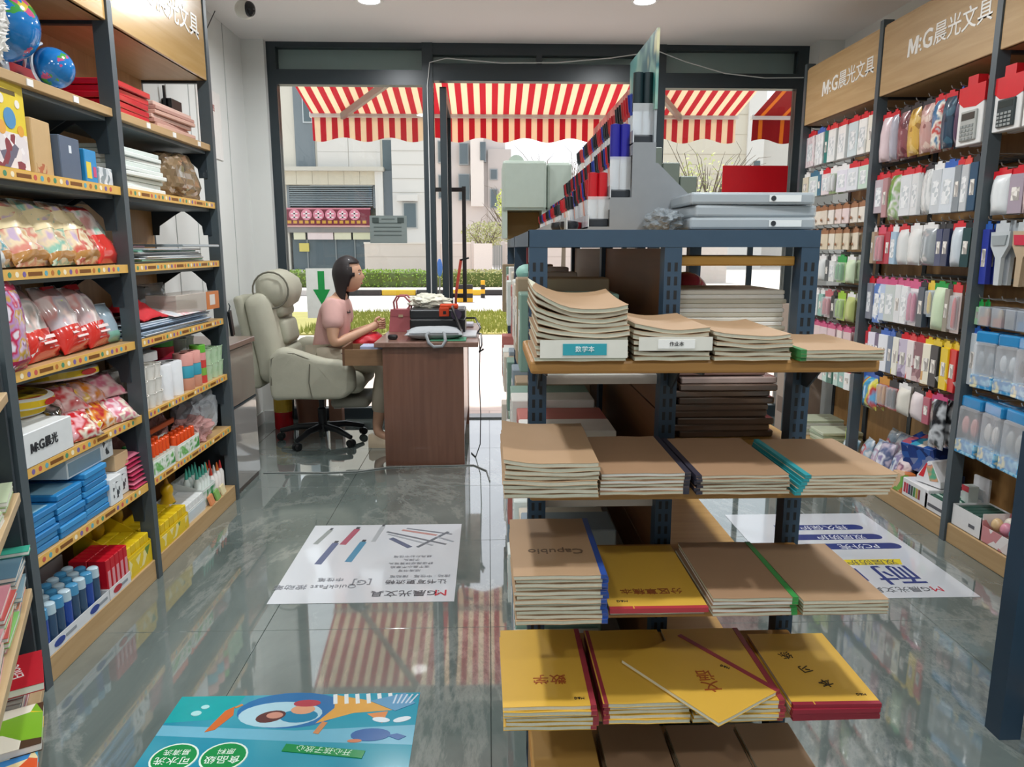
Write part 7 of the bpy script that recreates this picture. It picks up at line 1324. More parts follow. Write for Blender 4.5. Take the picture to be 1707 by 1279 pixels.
t = thing('phone_stand', 'slim red arm stand rising from a black foot on the desk', 'stand', (-0.235, 5.16, DZT))
MB().lathe([(0.001, 0), (0.05, 0), (0.05, 0.012), (0.001, 0.018)], 18).build('foot', BLACKP, t, 40); MB().tube([(0, 0, 0.015), (0.005, 0, 0.2), (0.012, 0, 0.28)], [0.012, 0.009, 0.008], 8).build('stem', mat('#7a2f28', 0.35), t, True); MB().bar((0.01, 0, 0.26), (0.045, 0, 0.48), 0.02, 0.014).build('arm', mat('#b0402f', 0.35), t)
MB().bar((0.04, 0, 0.475), (0.10, 0, 0.49), 0.014, 0.012).build('clamp', BLACKP, t)
o = MB().rbox(0, 0, 0, 0.17, 0.12, 0.03, 0.008).build('paper_bundle', mat('#c9cad6', 0.4)); tag(o, 'pale lilac paper bundle at the back of the desk', 'paper'); o.location = (-0.28, 5.26, DZT)
cb = MB().tube([(-0.15, 4.95, 0.87), (-0.09, 4.85, 0.88), (-0.055, 4.8, 0.82), (-0.075, 4.75, 0.79), (-0.05, 4.62, 0.80), (-0.045, 4.55, 0.74), (-0.06, 4.52, 0.70), (-0.035, 4.50, 0.72)], 0.006, 6).build('cable', BLACKP, None, True); tag(cb, 'thick black cable looping off the desk edge', 'cable')
cb = MB().tube([(-0.062, 4.6, 0.775), (-0.057, 4.55, 0.7), (-0.062, 4.55, 0.5), (-0.055, 4.55, 0.3), (-0.06, 4.56, 0.1), (-0.09, 4.6, 0.004), (-0.12, 4.7, 0.004)], 0.0035, 6).build('cable', mat('#3a3a3d', 0.5), None, True); tag(cb, 'thin dark cable hanging from the desk edge down to the floor', 'cable')
cb = MB().tube([(-1.36, 4.3, 0.004), (-1.2, 4.30, 0.004), (-1.0, 4.29, 0.004), (-0.8, 4.31, 0.004), (-0.62, 4.39, 0.004), (-0.5, 4.40, 0.004), (-0.1, 4.42, 0.004), (-0.02, 4.3, 0.004), (0.0, 4.1, 0.004)], 0.004, 6).build('cable', mat('#8a8e8c', 0.5), None, True); tag(cb, 'grey cable running along the floor in front of the desk', 'cable')

# ------------------------------------------------------------------ cabinet, extinguisher, bin, wall sheets, camera
t = thing('side_cabinet', 'glossy brown cabinet standing at the end of the wooden shelf bays', 'cabinet', (-1.37, 3.885, 0))
CB = mat('#7d7068', 0.18, 0, 0.05, 4, 0, 0.6, 0.5)
MB().box(-0.36, 0.0, 0.0, -0.012, 0.40, 0.80).build('body', mat('#5f554f', 0.4), t); MB().rbox(-0.37, -0.012, 0.80, 0.008, 0.415, 0.83, 0.003, 1).build('top', wood('#8a7468', '#7a655a', 0.3, 2, 'Y', 0.3), t)
MB().rbox(-0.012, 0.006, 0.49, 0.0, 0.396, 0.795, 0.003, 1).build('door', CB, t); dd = MB().rbox(-0.012, 0.006, 0.03, 0.0, 0.396, 0.478, 0.003, 1).build('door', mat('#b5b1ad', 0.06, 0.35, 0.03, 4), t); MB().box(-0.008, 0.0, 0.48, 0.002, 0.40, 0.488).build('edge_bar', STEEL, t); MB().box(-0.36, -0.004, 0, 0.004, 0.0, 0.8).build('side_edge', STEEL, t)  # lower door's paler tone paints in a reflection of the bright floor
t = thing('fire_extinguisher', 'red fire extinguisher with yellow label standing by the window wall', 'extinguisher', (-1.545, 5.45, 0))
MB().lathe([(0.001, 0), (0.065, 0), (0.068, 0.01), (0.068, 0.30), (0.055, 0.345), (0.025, 0.365), (0.001, 0.366)], 20).build('cylinder', mat('#b81420', 0.25), t, 50); MB().lathe([(0.001, 0.36), (0.018, 0.36), (0.018, 0.395), (0.001, 0.395)], 12).build('valve', BLACKP, t, 40); MB().bar((0, 0, 0.40), (0.0, -0.11, 0.425), 0.02, 0.008).build('lever', mat('#a0141c', 0.3), t)
MB().lathe([(0.0688, 0.13), (0.0688, 0.27)], 20, None, False).build('label', printed(['#d8b03a', '#c9a02c', '#e3cc7a'], 24), t); MB().tube([(0.02, 0, 0.38), (0.075, -0.02, 0.36), (0.085, -0.03, 0.22), (0.078, -0.03, 0.08)], 0.007, 6).build('hose', BLACKP, t, True)
t = thing('waste_bin', 'brown paper bin standing behind the office chair', 'bin', (-1.36, 5.55, 0)); MB().lathe([(0.001, 0), (0.10, 0), (0.12, 0.28), (0.125, 0.285), (0.118, 0.285), (0.098, 0.01), (0.001, 0.01)], 24).build('bin_wall', mat('#8a5f4c', 0.5), t, 40); MB().lathe([(0.126, 0.27), (0.130, 0.278), (0.126, 0.288)], 24, None, False).build('rim', mat('#6f4a3a', 0.4), t, 40)
o = MB().rbox(-0.05, -0.05, 0, 0.05, 0.05, 0.30, 0.006).build('parcel', mat('#b08470', 0.5)); tag(o, 'slim tan parcel with a white label beside the brown bin', 'parcel'); o.location = (-1.18, 5.6, 0.0006); MB().box(-0.01, -0.051, 0.12, 0.045, -0.05, 0.24).build('label', WHITE, o)
t = thing('licence_sheet', 'framed white licence sheet with red emblem on the white side wall', 'sheet', (-1.7555, 4.93, 1.9)); MB().rbox(-0.004, -0.2, 0, 0.004, 0.2, 0.42, 0.002, 1).build('sheet', mat('#e8e6e2', 0.35), t); MB().lathe([(0.001, 0), (0.02, 0), (0.02, 0.001), (0.001, 0.001)], 14, Matrix.Translation((0.004, -0.02, 0.37)) @ Matrix.Rotation(R(90), 4, 'Y')).build('emblem', mat('#c4343a', 0.4), t)
text('lettering', '营业执照', mat('#a8504a', 0.5), t, (0.0046, 0, 0.31), (R(90), 0, R(90)), 0.045)
for i in range(6): MB().box(0.004, -0.15, 0.06 + i * 0.033, 0.0046, 0.02 + 0.02 * (i % 3), 0.068 + i * 0.033).build('printed_line', mat('#b9b8b4', 0.5), t)
t = thing('security_camera', 'white dome security camera with black eye under the ceiling corner', 'camera', (-1.42, 4.68, 2.8)); MB().lathe([(0.001, 0), (0.05, 0), (0.05, -0.02), (0.02, -0.03), (0.02, -0.05), (0.001, -0.05)], 20).build('mount', mat('#e3e2de', 0.35), t, 40)
MB().sphere((0, 0, -0.095), 0.055, 18, 12).build('shell', mat('#dcd9cf', 0.3), t, True); MB().sphere((0.034, -0.02, -0.097), 0.036, 16, 12, (1, 1, 1.2)).build('lens_face', mat('#15171a', 0.15), t, True)
cb = MB().tube([(-1.70, 5.0, 2.79), (-1.745, 4.9, 2.62), (-1.75, 4.86, 2.48), (-1.75, 4.7, 2.38), (-1.75, 4.45, 2.28), (-1.75, 4.2, 2.22), (-1.752, 3.95, 2.21)], 0.003, 5).build('cable', mat('#3a3d40', 0.5), None, True); tag(cb, 'black cable drooping down the side wall from the ceiling', 'cable')
cb = MB().tube([(-0.44, 5.705, 0.9), (-0.438, 5.70, 1.8), (-0.44, 5.70, 2.5), (-0.42, 5.70, 2.66), (-0.3, 5.70, 2.69), (0.1, 5.70, 2.66), (0.5, 5.70, 2.665), (0.9, 5.70, 2.70), (1.25, 5.70, 2.75), (1.45, 5.70, 2.68), (1.75, 5.70, 2.60), (2.05, 5.70, 2.57), (2.34, 5.70, 2.575)], 0.004, 5).build('cable', mat('#d9dcdc', 0.5), None, True); tag(cb, 'thin white cable strung along the top of the shop front', 'cable')
t = thing('wifi_router', 'small black router on a white box fixed to the wall behind the shelf', 'router', (-1.757, 4.3, 2.02)); MB().rbox(0, -0.07, 0, 0.04, 0.07, 0.05, 0.004).build('socket_box', WHITE, t); MB().rbox(0, -0.06, 0.055, 0.05, 0.08, 0.11, 0.004).build('router_case', BLACKP, t); MB().bar((0.02, -0.07, 0.06), (0.02, -0.075, 0.17), 0.012, 0.008).build('antenna', BLACKP, t)
o = MB().box(-0.90, 5.742, 1.37, -0.62, 5.748, 1.575).build('notice_sheet', mat('#7f8a88', 0.35, 0, 0.1, 6)); tag(o, 'grey notice sheet with dark corners stuck on the window glass', 'sign'); MB().box(-0.88, 5.7405, 1.52, -0.83, 5.742, 1.56).box(-0.69, 5.7405, 1.52, -0.64, 5.742, 1.56).build('printed_corner', mat('#3f4a48', 0.4), o)
for i in range(5): MB().box(-0.81 if i == 0 else -0.87, 5.7405, 1.545 - i * 0.03, -0.71 if i == 0 else -0.66, 5.742, 1.553 - i * 0.03).build('printed_line', mat('#55605e', 0.4), o)
o = MB().box(-1.40, 5.742, 0.80, -1.18, 5.748, 1.18).build('window_poster', mat('#eef1ec', 0.4)); tag(o, 'white poster with a green arrow on the window behind the chair', 'poster'); mb = MB(); mb.prism([(-1.31, 1.16), (-1.26, 1.16), (-1.26, 1.02), (-1.22, 1.02), (-1.285, 0.90), (-1.35, 1.02), (-1.31, 1.02)], 'Y', 5.7405, 5.742); mb.build('printed_arrow', mat('#1f9a4c', 0.4), o)
o = thing('red_board', 'plain red board leaning inside the shop window past the binders', 'board', (1.985, 5.60, 0.0)); MB().rbox(-0.245, 0, 1.66, 0.245, 0.012, 1.935, 0.003, 1).build('board', mat('#c00d1c', 0.35), o); MB().box(-0.02, 0.012, 0.0, 0.02, 0.03, 1.7).build('stand_pole', STEEL, o); MB().box(-0.15, -0.1, 0.0, 0.15, 0.1, 0.012).build('stand_foot', STEEL, o)
t = thing('road_sign', 'blue headed road sign on a thin post beyond the pavement', 'sign', (-0.95, 14.2, 0.02)); MB().tube([(0, 0, 0), (0.02, 0, 0.75)], 0.015, 6).build('post', mat('#6a6d70', 0.5), t); MB().sphere((0.02, 0, 0.95), 0.09, 12, 10, (0.6, 0.4, 1.9)).build('sign_head', mat('#3f6fc0', 0.4), t, True)
# ------------------------------------------------------------------ office chair (faces +X)
CP = Vector((-1.17, 5.07, 0)); UPH = mat('#b4b2a0', 0.75, 0, 0.05, 18, 0.15); UPH2 = mat('#a9a896', 0.75, 0, 0.05, 18, 0.15); PIPE = mat('#6f6c5f', 0.7)
ch = thing('office_chair', 'cream padded office chair with pillow headrest beside the desk', 'chair', CP)
def puff(name, x0, y0, z0, x1, y1, z1, r, m=UPH, wob=0.008, seed=0, rot=None, loc=None, sub=3):
    bm = bmesh.new(); M_ = Matrix.Translation(((x0 + x1) / 2, (y0 + y1) / 2, (z0 + z1) / 2)) @ Matrix.Diagonal((x1 - x0, y1 - y0, z1 - z0, 1))
    bmesh.ops.create_cube(bm, size=1, matrix=M_); bmesh.ops.bevel(bm, geom=list(bm.edges), offset=min(r, 0.46 * min(x1 - x0, y1 - y0, z1 - z0)), segments=4, affect='EDGES', profile=0.5)
    bmesh.ops.subdivide_edges(bm, edges=[e for e in bm.edges if e.calc_length() > 0.05], cuts=3, use_grid_fill=True)
    c = Vector(((x0 + x1) / 2, (y0 + y1) / 2, (z0 + z1) / 2)); bm.normal_update()
    for v in bm.verts: v.co += v.normal * (wob * noise.noise(v.co * 9 + Vector((seed, 0, 0))) + wob * 0.6 * noise.noise(v.co * 22 + Vector((0, seed, 0))))
    return MB().bm(bm).build(name, m, ch, 60, loc, rot)
puff('seat', -0.24, -0.27, 0.38, 0.34, 0.27, 0.53, 0.07, UPH, 0.008, 1)
b = puff('backrest', -0.10, -0.27, 0.0, 0.08, 0.27, 0.60, 0.08, UPH, 0.01, 2, (0, R(-9), 0), (-0.24, 0, 0.45))
for i, z in enumerate((0.06, 0.24, 0.42)):
    o = MB().rbox(0.05, -0.15, z, 0.125, 0.15, z + 0.165, 0.035, 4).build('back_cushion', UPH2, b, 60)
o = puff('headrest', -0.14, -0.22, 0.0, 0.10, 0.22, 0.255, 0.11, UPH, 0.012, 3, (0, R(-4), 0), (-0.22, 0, 0.935))
MB().tube([(-0.02 + 0.115 * math.cos(t), -0.205, 0.128 + 0.118 * math.sin(t)) for t in [2 * math.pi * k / 20 for k in range(20)]], 0.006, 6, True).build('piping', PIPE, o, True)
puff('back_shell', -0.06, -0.25, 0.0, 0.0, 0.25, 0.62, 0.04, UPH2, 0.006, 4, (0, R(-9), 0), (-0.33, 0, 0.42))
for s in (-1, 1):
    prof = [(-0.24, 0.36), (0.22, 0.36), (0.30, 0.42), (0.30, 0.56), (0.22, 0.615), (0.06, 0.635), (-0.08, 0.69), (-0.18, 0.70), (-0.25, 0.64), (-0.26, 0.48)]
    bm = bmesh.new(); y_a, y_b = (s * 0.25, s * 0.36) if s > 0 else (s * 0.36, s * 0.25)
    vs_ = [bm.verts.new((x, y_a, z)) for x, z in prof]; vt = [bm.verts.new((x, y_b, z)) for x, z in prof]; bm.faces.new(vs_); bm.faces.new(vt[::-1])
    for i in range(len(prof)): j = (i + 1) % len(prof); bm.faces.new((vs_[j], vs_[i], vt[i], vt[j]))
    bmesh.ops.recalc_face_normals(bm, faces=list(bm.faces)); bmesh.ops.bevel(bm, geom=list(bm.edges), offset=0.035, segments=4, affect='EDGES', profile=0.5, clamp_overlap=True)
    bmesh.ops.triangulate(bm, faces=[f for f in bm.faces if len(f.verts) > 4]); bmesh.ops.subdivide_edges(bm, edges=[e for e in bm.edges if e.calc_length() > 0.06], cuts=2)
    bm.normal_update()
    for v in bm.verts: v.co += v.normal * (0.009 * noise.noise(v.co * 10 + Vector((s, 0, 0))))
    a = MB().bm(bm).build('armrest', UPH, ch, 60)
    MB().tube([(x, s * 0.352, z) for x, z in ((-0.235, 0.46), (-0.225, 0.63), (-0.17, 0.672), (-0.08, 0.665), (0.06, 0.61), (0.2, 0.592))], 0.006, 6).build('piping', PIPE, a, True)
    MB().tube([(0.02, s * 0.368, 0.60), (0.01, s * 0.372, 0.48), (0.025, s * 0.366, 0.37)], 0.004, 6).build('seam', PIPE, a, True)
puff('footrest', 0.10, -0.2, 0.27, 0.36, 0.2, 0.34, 0.035, mat('#8a887c', 0.7), 0.003, 6)
MB().box(-0.14, -0.12, 0.345, 0.16, 0.12, 0.38).build('tilt_mechanism', BLACKP, ch); MB().lathe([(0.001, 0.10), (0.03, 0.10), (0.03, 0.23), (0.02, 0.24), (0.02, 0.35), (0.001, 0.35)], 16).build('gas_column', mat('#26272a', 0.3, 0.4), ch, 40)
MB().lathe([(0.001, 0.07), (0.045, 0.07), (0.05, 0.12), (0.001, 0.12)], 16).build('hub', BLACKP, ch, 40)
for k in range(5):
    a = R(72 * k - 112); ex, ey = 0.30 * math.cos(a), 0.30 * math.sin(a)
    l = MB().tube([(0.03 * math.cos(a), 0.03 * math.sin(a), 0.105), (ex * 0.55, ey * 0.55, 0.10), (ex, ey, 0.068)], [0.026, 0.022, 0.016], 8).build('base_leg', BLACKP, ch, 50)
    for s in (-1, 1): MB().lathe([(0.001, -0.011), (0.024, -0.011), (0.0275, 0), (0.024, 0.011), (0.001, 0.011)], 14, Matrix.Translation((ex - math.sin(a) * s * 0.013, ey + math.cos(a) * s * 0.013, 0.0278)) @ Matrix.Rotation(a, 4, 'Z') @ Matrix.Rotation(R(90), 4, 'X')).build('castor', mat('#101113', 0.35), l, 40)

# ------------------------------------------------------------------ seated person
def skinned(name, pts, edges, radii, sub=2):
    """Skin + subdivision over a stick skeleton, returned as plain mesh data in world coordinates."""
    me = bpy.data.meshes.new(name); me.from_pydata(pts, edges, []); o = bpy.data.objects.new(name, me); COL.objects.link(o)
    sk = o.modifiers.new('skin', 'SKIN'); sk.use_smooth_shade = True
    for i, v in enumerate(me.skin_vertices[0].data):
        r_ = radii[i]; v.radius = r_ if isinstance(r_, tuple) else (r_, r_); v.use_root = i == 0
    sd = o.modifiers.new('sub', 'SUBSURF'); sd.levels = sub; sd.render_levels = sub
    bpy.context.view_layer.update(); e = o.evaluated_get(bpy.context.evaluated_depsgraph_get()); em = e.to_mesh()
    v = [tuple(p.co) for p in em.vertices]; f = [tuple(p.vertices) for p in em.polygons]; e.to_mesh_clear(); bpy.data.objects.remove(o); bpy.data.meshes.remove(me)
    return v, f
pp = thing('person', 'seated person with dark hair in a pink blouse and beige trousers, hands clasped', 'person', (-1.05, 5.05, 0))
PO = Vector((-1.05, 5.05, 0)); SKIN = mat('#c99c80', 0.5, 0, 0.04, 20)
Yc = 5.05
P = {'pel': (-1.10, Yc, 0.60), 'wst': (-1.10, Yc, 0.72), 'chs': (-1.05, Yc, 0.89), 'nkb': (-1.01, Yc, 0.995), 'nkt': (-0.985, Yc, 1.05),
     'sl': (-1.03, Yc - 0.155, 0.955), 'el': (-1.02, Yc - 0.225, 0.71), 'wl': (-0.80, Yc - 0.075, 0.80), 'sr': (-1.03, Yc + 0.155, 0.955), 'er': (-1.02, Yc + 0.225, 0.71), 'wr': (-0.80, Yc + 0.06, 0.80),
     'hl': (-1.08, Yc - 0.09, 0.59), 'kl': (-0.70, Yc - 0.12, 0.565), 'al': (-0.765, Yc - 0.17, 0.10), 'tl': (-0.65, Yc - 0.175, 0.045), 'hr': (-1.08, Yc + 0.09, 0.59), 'kr': (-0.66, Yc + 0.11, 0.56), 'ar': (-0.60, Yc + 0.12, 0.10), 'tr': (-0.46, Yc + 0.12, 0.045),
     'pl': (-0.755, Yc - 0.035, 0.825), 'pr': (-0.755, Yc + 0.02, 0.825)}
N_ = list(P); I = {k: i for i, k in enumerate(N_)}
E_ = [('pel', 'wst'), ('wst', 'chs'), ('chs', 'nkb'), ('nkb', 'nkt'), ('chs', 'sl'), ('sl', 'el'), ('el', 'wl'), ('wl', 'pl'), ('chs', 'sr'), ('sr', 'er'), ('er', 'wr'), ('wr', 'pr'), ('pel', 'hl'), ('hl', 'kl'), ('kl', 'al'), ('al', 'tl'), ('pel', 'hr'), ('hr', 'kr'), ('kr', 'ar'), ('ar', 'tr')]
Rr = {'pel': (0.14, 0.11), 'wst': (0.12, 0.095), 'chs': (0.135, 0.10), 'nkb': 0.055, 'nkt': 0.048, 'sl': 0.058, 'el': 0.04, 'wl': 0.027, 'sr': 0.058, 'er': 0.04, 'wr': 0.027, 'hl': 0.085, 'kl': 0.062, 'al': 0.035, 'tl': 0.03, 'hr': 0.085, 'kr': 0.062, 'ar': 0.035, 'tr': 0.03, 'pl': (0.032, 0.018), 'pr': (0.032, 0.018)}
v, f = skinned('body', [P[k] for k in N_], [(I[a], I[b]) for a, b in E_], [Rr[k] for k in N_])
body = MB().add(v, f)
# fingers: five unequal bent chains per hand, interlaced over each other
for s, pk_ in ((-1, 'pl'), (1, 'pr')):
    c = Vector(P[pk_])
    for j in range(4):
        L = (0.062, 0.07, 0.066, 0.052)[j]; z0 = 0.022 - 0.0145 * j; off = 0.007 * s
        a = c + Vector((0.005, 0, z0 + off)); b_ = a + Vector((0.032, -s * 0.012, 0.002)); d_ = b_ + Vector((0.008, -s * L * 0.45, 0.0)); e_ = d_ + Vector((-0.018, -s * L * 0.35, -0.002))
        v, f = skinned('finger', [tuple(a), tuple(b_), tuple(d_), tuple(e_)], [(0, 1), (1, 2), (2, 3)], [0.0088, 0.0086, 0.0078, 0.0066], 1); body.add(v, f)
    a = c + Vector((-0.02, -s * 0.004, 0.016)); v, f = skinned('finger', [tuple(a), tuple(a + Vector((0.012, -s * 0.004, 0.022))), tuple(a + Vector((0.034, -s * 0.012, 0.030)))], [(0, 1), (1, 2)], [0.0105, 0.0095, 0.0075], 1); body.add(v, f)
# head: shaped ellipsoid with brow, nose, chin and ears
HC = Vector((-0.945, Yc, 1.155))
def head_pt(d):
    """d: unit direction, +x = face front."""
    p = Vector((d.x * 0.092, d.y * 0.073, d.z * 0.115))
    if d.x > 0: p.x += 0.012 * math.exp(-((d.z + 0.85) / 0.25) ** 2) * d.x; p.x += 0.019 * math.exp(-(d.y / 0.13) ** 2 - ((d.z + 0.12) / 0.15) ** 2); p.x += 0.006 * math.exp(-(d.y / 0.3) ** 2 - ((d.z + 0.45) / 0.1) ** 2); p.x -= 0.008 * math.exp(-((abs(d.y) - 0.36) / 0.16) ** 2 - ((d.z - 0.05) / 0.12) ** 2)
    if d.z < -0.3: p.y *= 1 - 0.35 * (-d.z - 0.3); p.x += 0.012 * (-d.z - 0.3)
    return HC + p
bm = bmesh.new(); bmesh.ops.create_uvsphere(bm, u_segments=32, v_segments=24, radius=1.0)
for q in bm.verts: q.co = head_pt(q.co.normalized())
body.bm(bm)
for s in (-1, 1): body.sphere((HC.x - 0.005, HC.y + s * 0.073, HC.z - 0.005), 0.026, 10, 8, (0.65, 0.3, 1.15))
body.v = [(x - PO.x, y - PO.y, z) for x, y, z in body.v]
body.build('body', SKIN, pp, 60)
def pchild(name, mb, m, parent=pp): mb.v = [(x - PO.x, y - PO.y, z) for x, y, z in mb.v]; return mb.build(name, m, parent, 60)
for s in (-1, 1):
    c = head_pt(Vector((0.88, s * 0.36, 0.06)).normalized()); e = pchild('eye', MB().sphere(c - Vector((0.004, 0, 0)), 0.0105, 12, 8, (0.8, 1.2, 0.75)), mat('#ece7e2', 0.2)); pchild('iris', MB().sphere(c + Vector((0.002, 0, 0)), 0.0055, 10, 8), mat('#1f1512', 0.15), e)
    pchild('eyebrow', MB().tube([head_pt(Vector((0.9, s * 0.2, 0.24)).normalized()), head_pt(Vector((0.85, s * 0.38, 0.28)).normalized()), head_pt(Vector((0.75, s * 0.52, 0.24)).normalized())], 0.0032, 6), mat('#2a1c18', 0.7))
pchild('lips', MB().tube([head_pt(Vector((0.9, y, -0.52)).normalized()) for y in (-0.2, -0.1, 0, 0.1, 0.2)], [0.002, 0.0048, 0.0055, 0.0048, 0.002], 8), mat('#a8564f', 0.4))
# hair: long dark shell falling to the shoulders
bm = bmesh.new(); bmesh.ops.create_uvsphere(bm, u_segments=40, v_segments=30, radius=1.0)
dele = []
for q in bm.verts:
    d = q.co.normalized(); p = head_pt(Vector((min(d.x, 0.75), d.y, d.z)).normalized() if d.x > 0.75 else d) - HC
    keep = not (d.x > 0.30 and d.z < 0.52 and abs(d.y) < 0.80)
    k = 1.13 + 0.02 * math.sin(math.atan2(d.y, d.x) * 23)
    p = Vector((p.x * k - 0.006, p.y * 1.2, p.z * 1.10 + 0.004))
    if d.z < 0.15 and d.x < 0.45:
        t_ = min(1, (0.15 - d.z) / 1.1); b_ = t_ * t_ * (3 - 2 * t_); ang = math.atan2(d.y, d.x + 0.02); tgt = Vector((-0.04 + 0.062 * math.cos(ang) * (1 - 0.3 * t_), 0.080 * math.sin(ang) * (1 - 0.15 * t_), 0.05 - 0.30 * t_)); p = p.lerp(tgt, b_)
    q.co = HC + p
    if not keep: dele.append(q)
bmesh.ops.delete(bm, geom=dele, context='VERTS')
hm = mat('#1c1314', 0.6, 0, 0.3, 40, 0.0, 0.5, 0.1); hr_ = pchild('hair', MB().bm(bm), hm)
sm_ = hr_.modifiers.new('thickness', 'SOLIDIFY'); sm_.thickness = 0.006
# clothes
def shell(keys, edges, radii, sub=2): ks = list(keys); ii = {k: i for i, k in enumerate(ks)}; v, f = skinned('cloth', [keys[k] for k in ks], [(ii[a], ii[b]) for a, b in edges], [radii[k] for k in ks], sub); return MB().add(v, f)
def mid(a, b, t): return tuple(Vector(P[a]).lerp(Vector(P[b]), t))
bk = {'wst': P['wst'], 'pel': (P['pel'][0], Yc, 0.62), 'chs': P['chs'], 'nkb': (P['nkb'][0] - 0.005, Yc, 0.985), 'sl': P['sl'], 'ml': mid('sl', 'el', 0.65), 'sr': P['sr'], 'mr': mid('sr', 'er', 0.65)}
BLO = mat('#d3a7a0', 0.75, 0, 0.05, 25, 0.1)
pchild('blouse', shell(bk, [('wst', 'pel'), ('wst', 'chs'), ('chs', 'nkb'), ('chs', 'sl'), ('sl', 'ml'), ('chs', 'sr'), ('sr', 'mr')], {'wst': (0.137, 0.115), 'pel': (0.155, 0.13), 'chs': (0.152, 0.12), 'nkb': (0.072, 0.066), 'sl': 0.078, 'ml': 0.075, 'sr': 0.078, 'mr': 0.075}), BLO)
tk = {'pel': P['pel'], 'hl': P['hl'], 'kl': P['kl'], 'cl': mid('kl', 'al', 0.75), 'hr': P['hr'], 'kr': P['kr'], 'cr': mid('kr', 'ar', 0.75)}
TRO = mat('#b5ab98', 0.8, 0, 0.05, 25, 0.1)
pchild('trousers', shell(tk, [('pel', 'hl'), ('hl', 'kl'), ('kl', 'cl'), ('pel', 'hr'), ('hr', 'kr'), ('kr', 'cr')], {'pel': (0.15, 0.115), 'hl': 0.098, 'kl': 0.078, 'cl': 0.058, 'hr': 0.098, 'kr': 0.078, 'cr': 0.058}), TRO)
for a, t_ in (('al', 'tl'), ('ar', 'tr')):
    A, T = Vector(P[a]), Vector(P[t_]); mb = MB(); d = (T - A); d.z = 0; d = d.normalized(); n = Vector((-d.y, d.x, 0)); v = []; f = []
    prof = [(-0.055, 0.024, 0.085), (-0.03, 0.034, 0.095), (0.02, 0.036, 0.075), (0.07, 0.040, 0.062), (0.12, 0.042, 0.055), (0.165, 0.034, 0.045), (0.19, 0.015, 0.03)]
    for (x, w, h) in prof:
        c = Vector((A.x, A.y, 0)) + d * x; v += [c - n * w + Vector((0, 0, 0.001)), c + n * w + Vector((0, 0, 0.001)), c + n * w + Vector((0, 0, h * 0.5)), c + n * w * 0.55 + Vector((0, 0, h)), c - n * w * 0.55 + Vector((0, 0, h)), c - n * w + Vector((0, 0, h * 0.5))]
    for i in range(len(prof) - 1):
        for k in range(6): f.append((i * 6 + k, i * 6 + (k + 1) % 6, (i + 1) * 6 + (k + 1) % 6, (i + 1) * 6 + k))
    f += [tuple(range(6))[::-1], tuple(range(len(v) - 6, len(v)))]; pchild('shoe', MB().add(v, f), mat('#c2b096', 0.45))
# red bag on the lap
bm = bmesh.new(); bmesh.ops.create_icosphere(bm, subdivisions=4, radius=1.0)
for q in bm.verts: p = q.co.copy(); k = 1 + 0.12 * noise.noise(p * 2) + 0.08 * abs(noise.noise(p * 6)); q.co = Vector((p.x * 0.12 * k, p.y * 0.13 * k, p.z * 0.062 * k))
o = MB().bm(bm).build('red_pouch', mat('#c01426', 0.5, 0, 0.08, 10), None, 60); tag(o, 'bright red soft pouch resting on the lap under the clasped hands', 'pouch'); o.location = (-0.83, 5.03, 0.71)
# ------------------------------------------------------------------ ceiling downlights
def downlight(x, y, label):
    t = thing('downlight', label, 'light', (x, y, 2.8), 0, 'recessed ceiling downlights')
    MB().lathe([(0.062, -0.002), (0.075, -0.008), (0.085, -0.006), (0.088, 0.0)], 24, None, False).build('trim_ring', mat('#f1f0ee', 0.4), t, 50)
    MB().lathe([(0.001, -0.004), (0.062, -0.004), (0.062, -0.001), (0.001, -0.001)], 24).build('lens', emit('#fbfbff', 14.0), t)
    ld = bpy.data.lights.new('downlight_lamp', 'AREA'); ld.shape = 'DISK'; ld.size = 0.16; ld.energy = LAMP_W; ld.color = (0.95, 0.98, 1.0); ld.spread = R(165)
    lo = bpy.data.objects.new('lamp', ld); COL.objects.link(lo); lo.parent = t; lo.location = (0, 0, -0.012)
for x, y, l in ((-0.71, 4.80, 'round white downlight in the ceiling above the desk'), (0.95, 4.76, 'round white downlight in the ceiling near the wall of hooks'),
                (-0.71, 2.9, 'downlight above the floor poster of pens'), (0.95, 2.9, 'downlight above the long display rack'),
                (-0.71, 1.0, 'downlight above the near end of the aisle'), (0.95, 1.0, 'downlight above the near end of the rack'),
                (-0.71, -0.9, 'rear downlight over the notebook shelves'), (0.95, -0.9, 'rear downlight behind the camera side')):
    downlight(x, y, l)
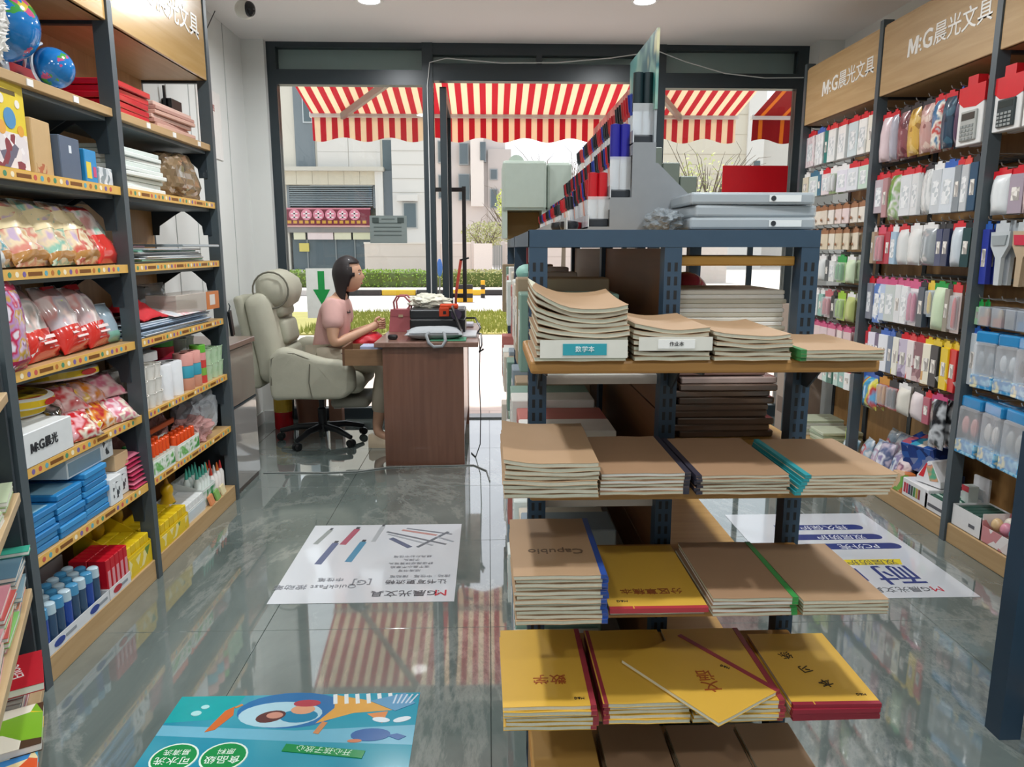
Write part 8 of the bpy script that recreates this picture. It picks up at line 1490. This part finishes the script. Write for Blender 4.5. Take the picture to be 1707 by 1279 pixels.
# ------------------------------------------------------------------ tell like things apart by their place in pile or row
def _single_out():
    by = {}
    for o in scene.objects:
        if o.parent is None and o.get('label') and o.get('kind') != 'structure': by.setdefault(o['label'], []).append(o)
    W = ['first', 'second', 'third', 'fourth', 'fifth', 'sixth', 'seventh', 'eighth', 'ninth', 'tenth', 'eleventh', 'twelfth', 'thirteenth', 'fourteenth', 'fifteenth', 'sixteenth', 'seventeenth', 'eighteenth', 'nineteenth', 'twentieth']
    def w(i): return W[i] if i < 20 else 'twenty ' + W[i - 20]
    for lab, os_ in by.items():
        if len(os_) < 2: continue
        ex = [max(o.location[a] for o in os_) - min(o.location[a] for o in os_) for a in range(3)]
        if ex[2] > 0.03 and ex[1] < 0.05:                                   # one pile
            for i, o in enumerate(sorted(os_, key=lambda q: q.location.z)): o['label'] = '%s from bottom, %s' % (w(i), lab)
        else:
            rows = sorted({round(o.location.x / 0.03) for o in os_}, reverse=os_[0].location.x < 0); lay = sorted({round(o.location.z / 0.03) for o in os_})
            for r_, a in enumerate(rows):
                for l_, b_ in enumerate(lay):
                    m = [o for o in os_ if round(o.location.x / 0.03) == a and round(o.location.z / 0.03) == b_]
                    for i, o in enumerate(sorted(m, key=lambda q: -q.location.y)):
                        t_ = w(i) + ' from window'
                        if len(rows) > 1: t_ += ' in row ' + ('one', 'two', 'three', 'four', 'five', 'six', 'seven', 'eight', 'nine', 'ten')[min(r_, 9)]
                        if len(lay) > 1: t_ += ' layer ' + ('one', 'two', 'three', 'four', 'five', 'six', 'seven', 'eight', 'nine', 'ten')[min(l_, 9)]
                        o['label'] = t_ + ', ' + lab
        for o in os_:
            ws = o['label'].split()
            if len(ws) > 16:
                drop = {'the', 'a', 'of', 'in', 'with', 'on', 'and'}; head = ws[:8]; tail = ws[8:]
                while len(head) + len(tail) > 16:
                    k = next((i for i, x in enumerate(tail) if x in drop), None)
                    if k is None: tail = tail[:-1]
                    else: tail.pop(k)
                o['label'] = ' '.join(head + tail)
_single_out()
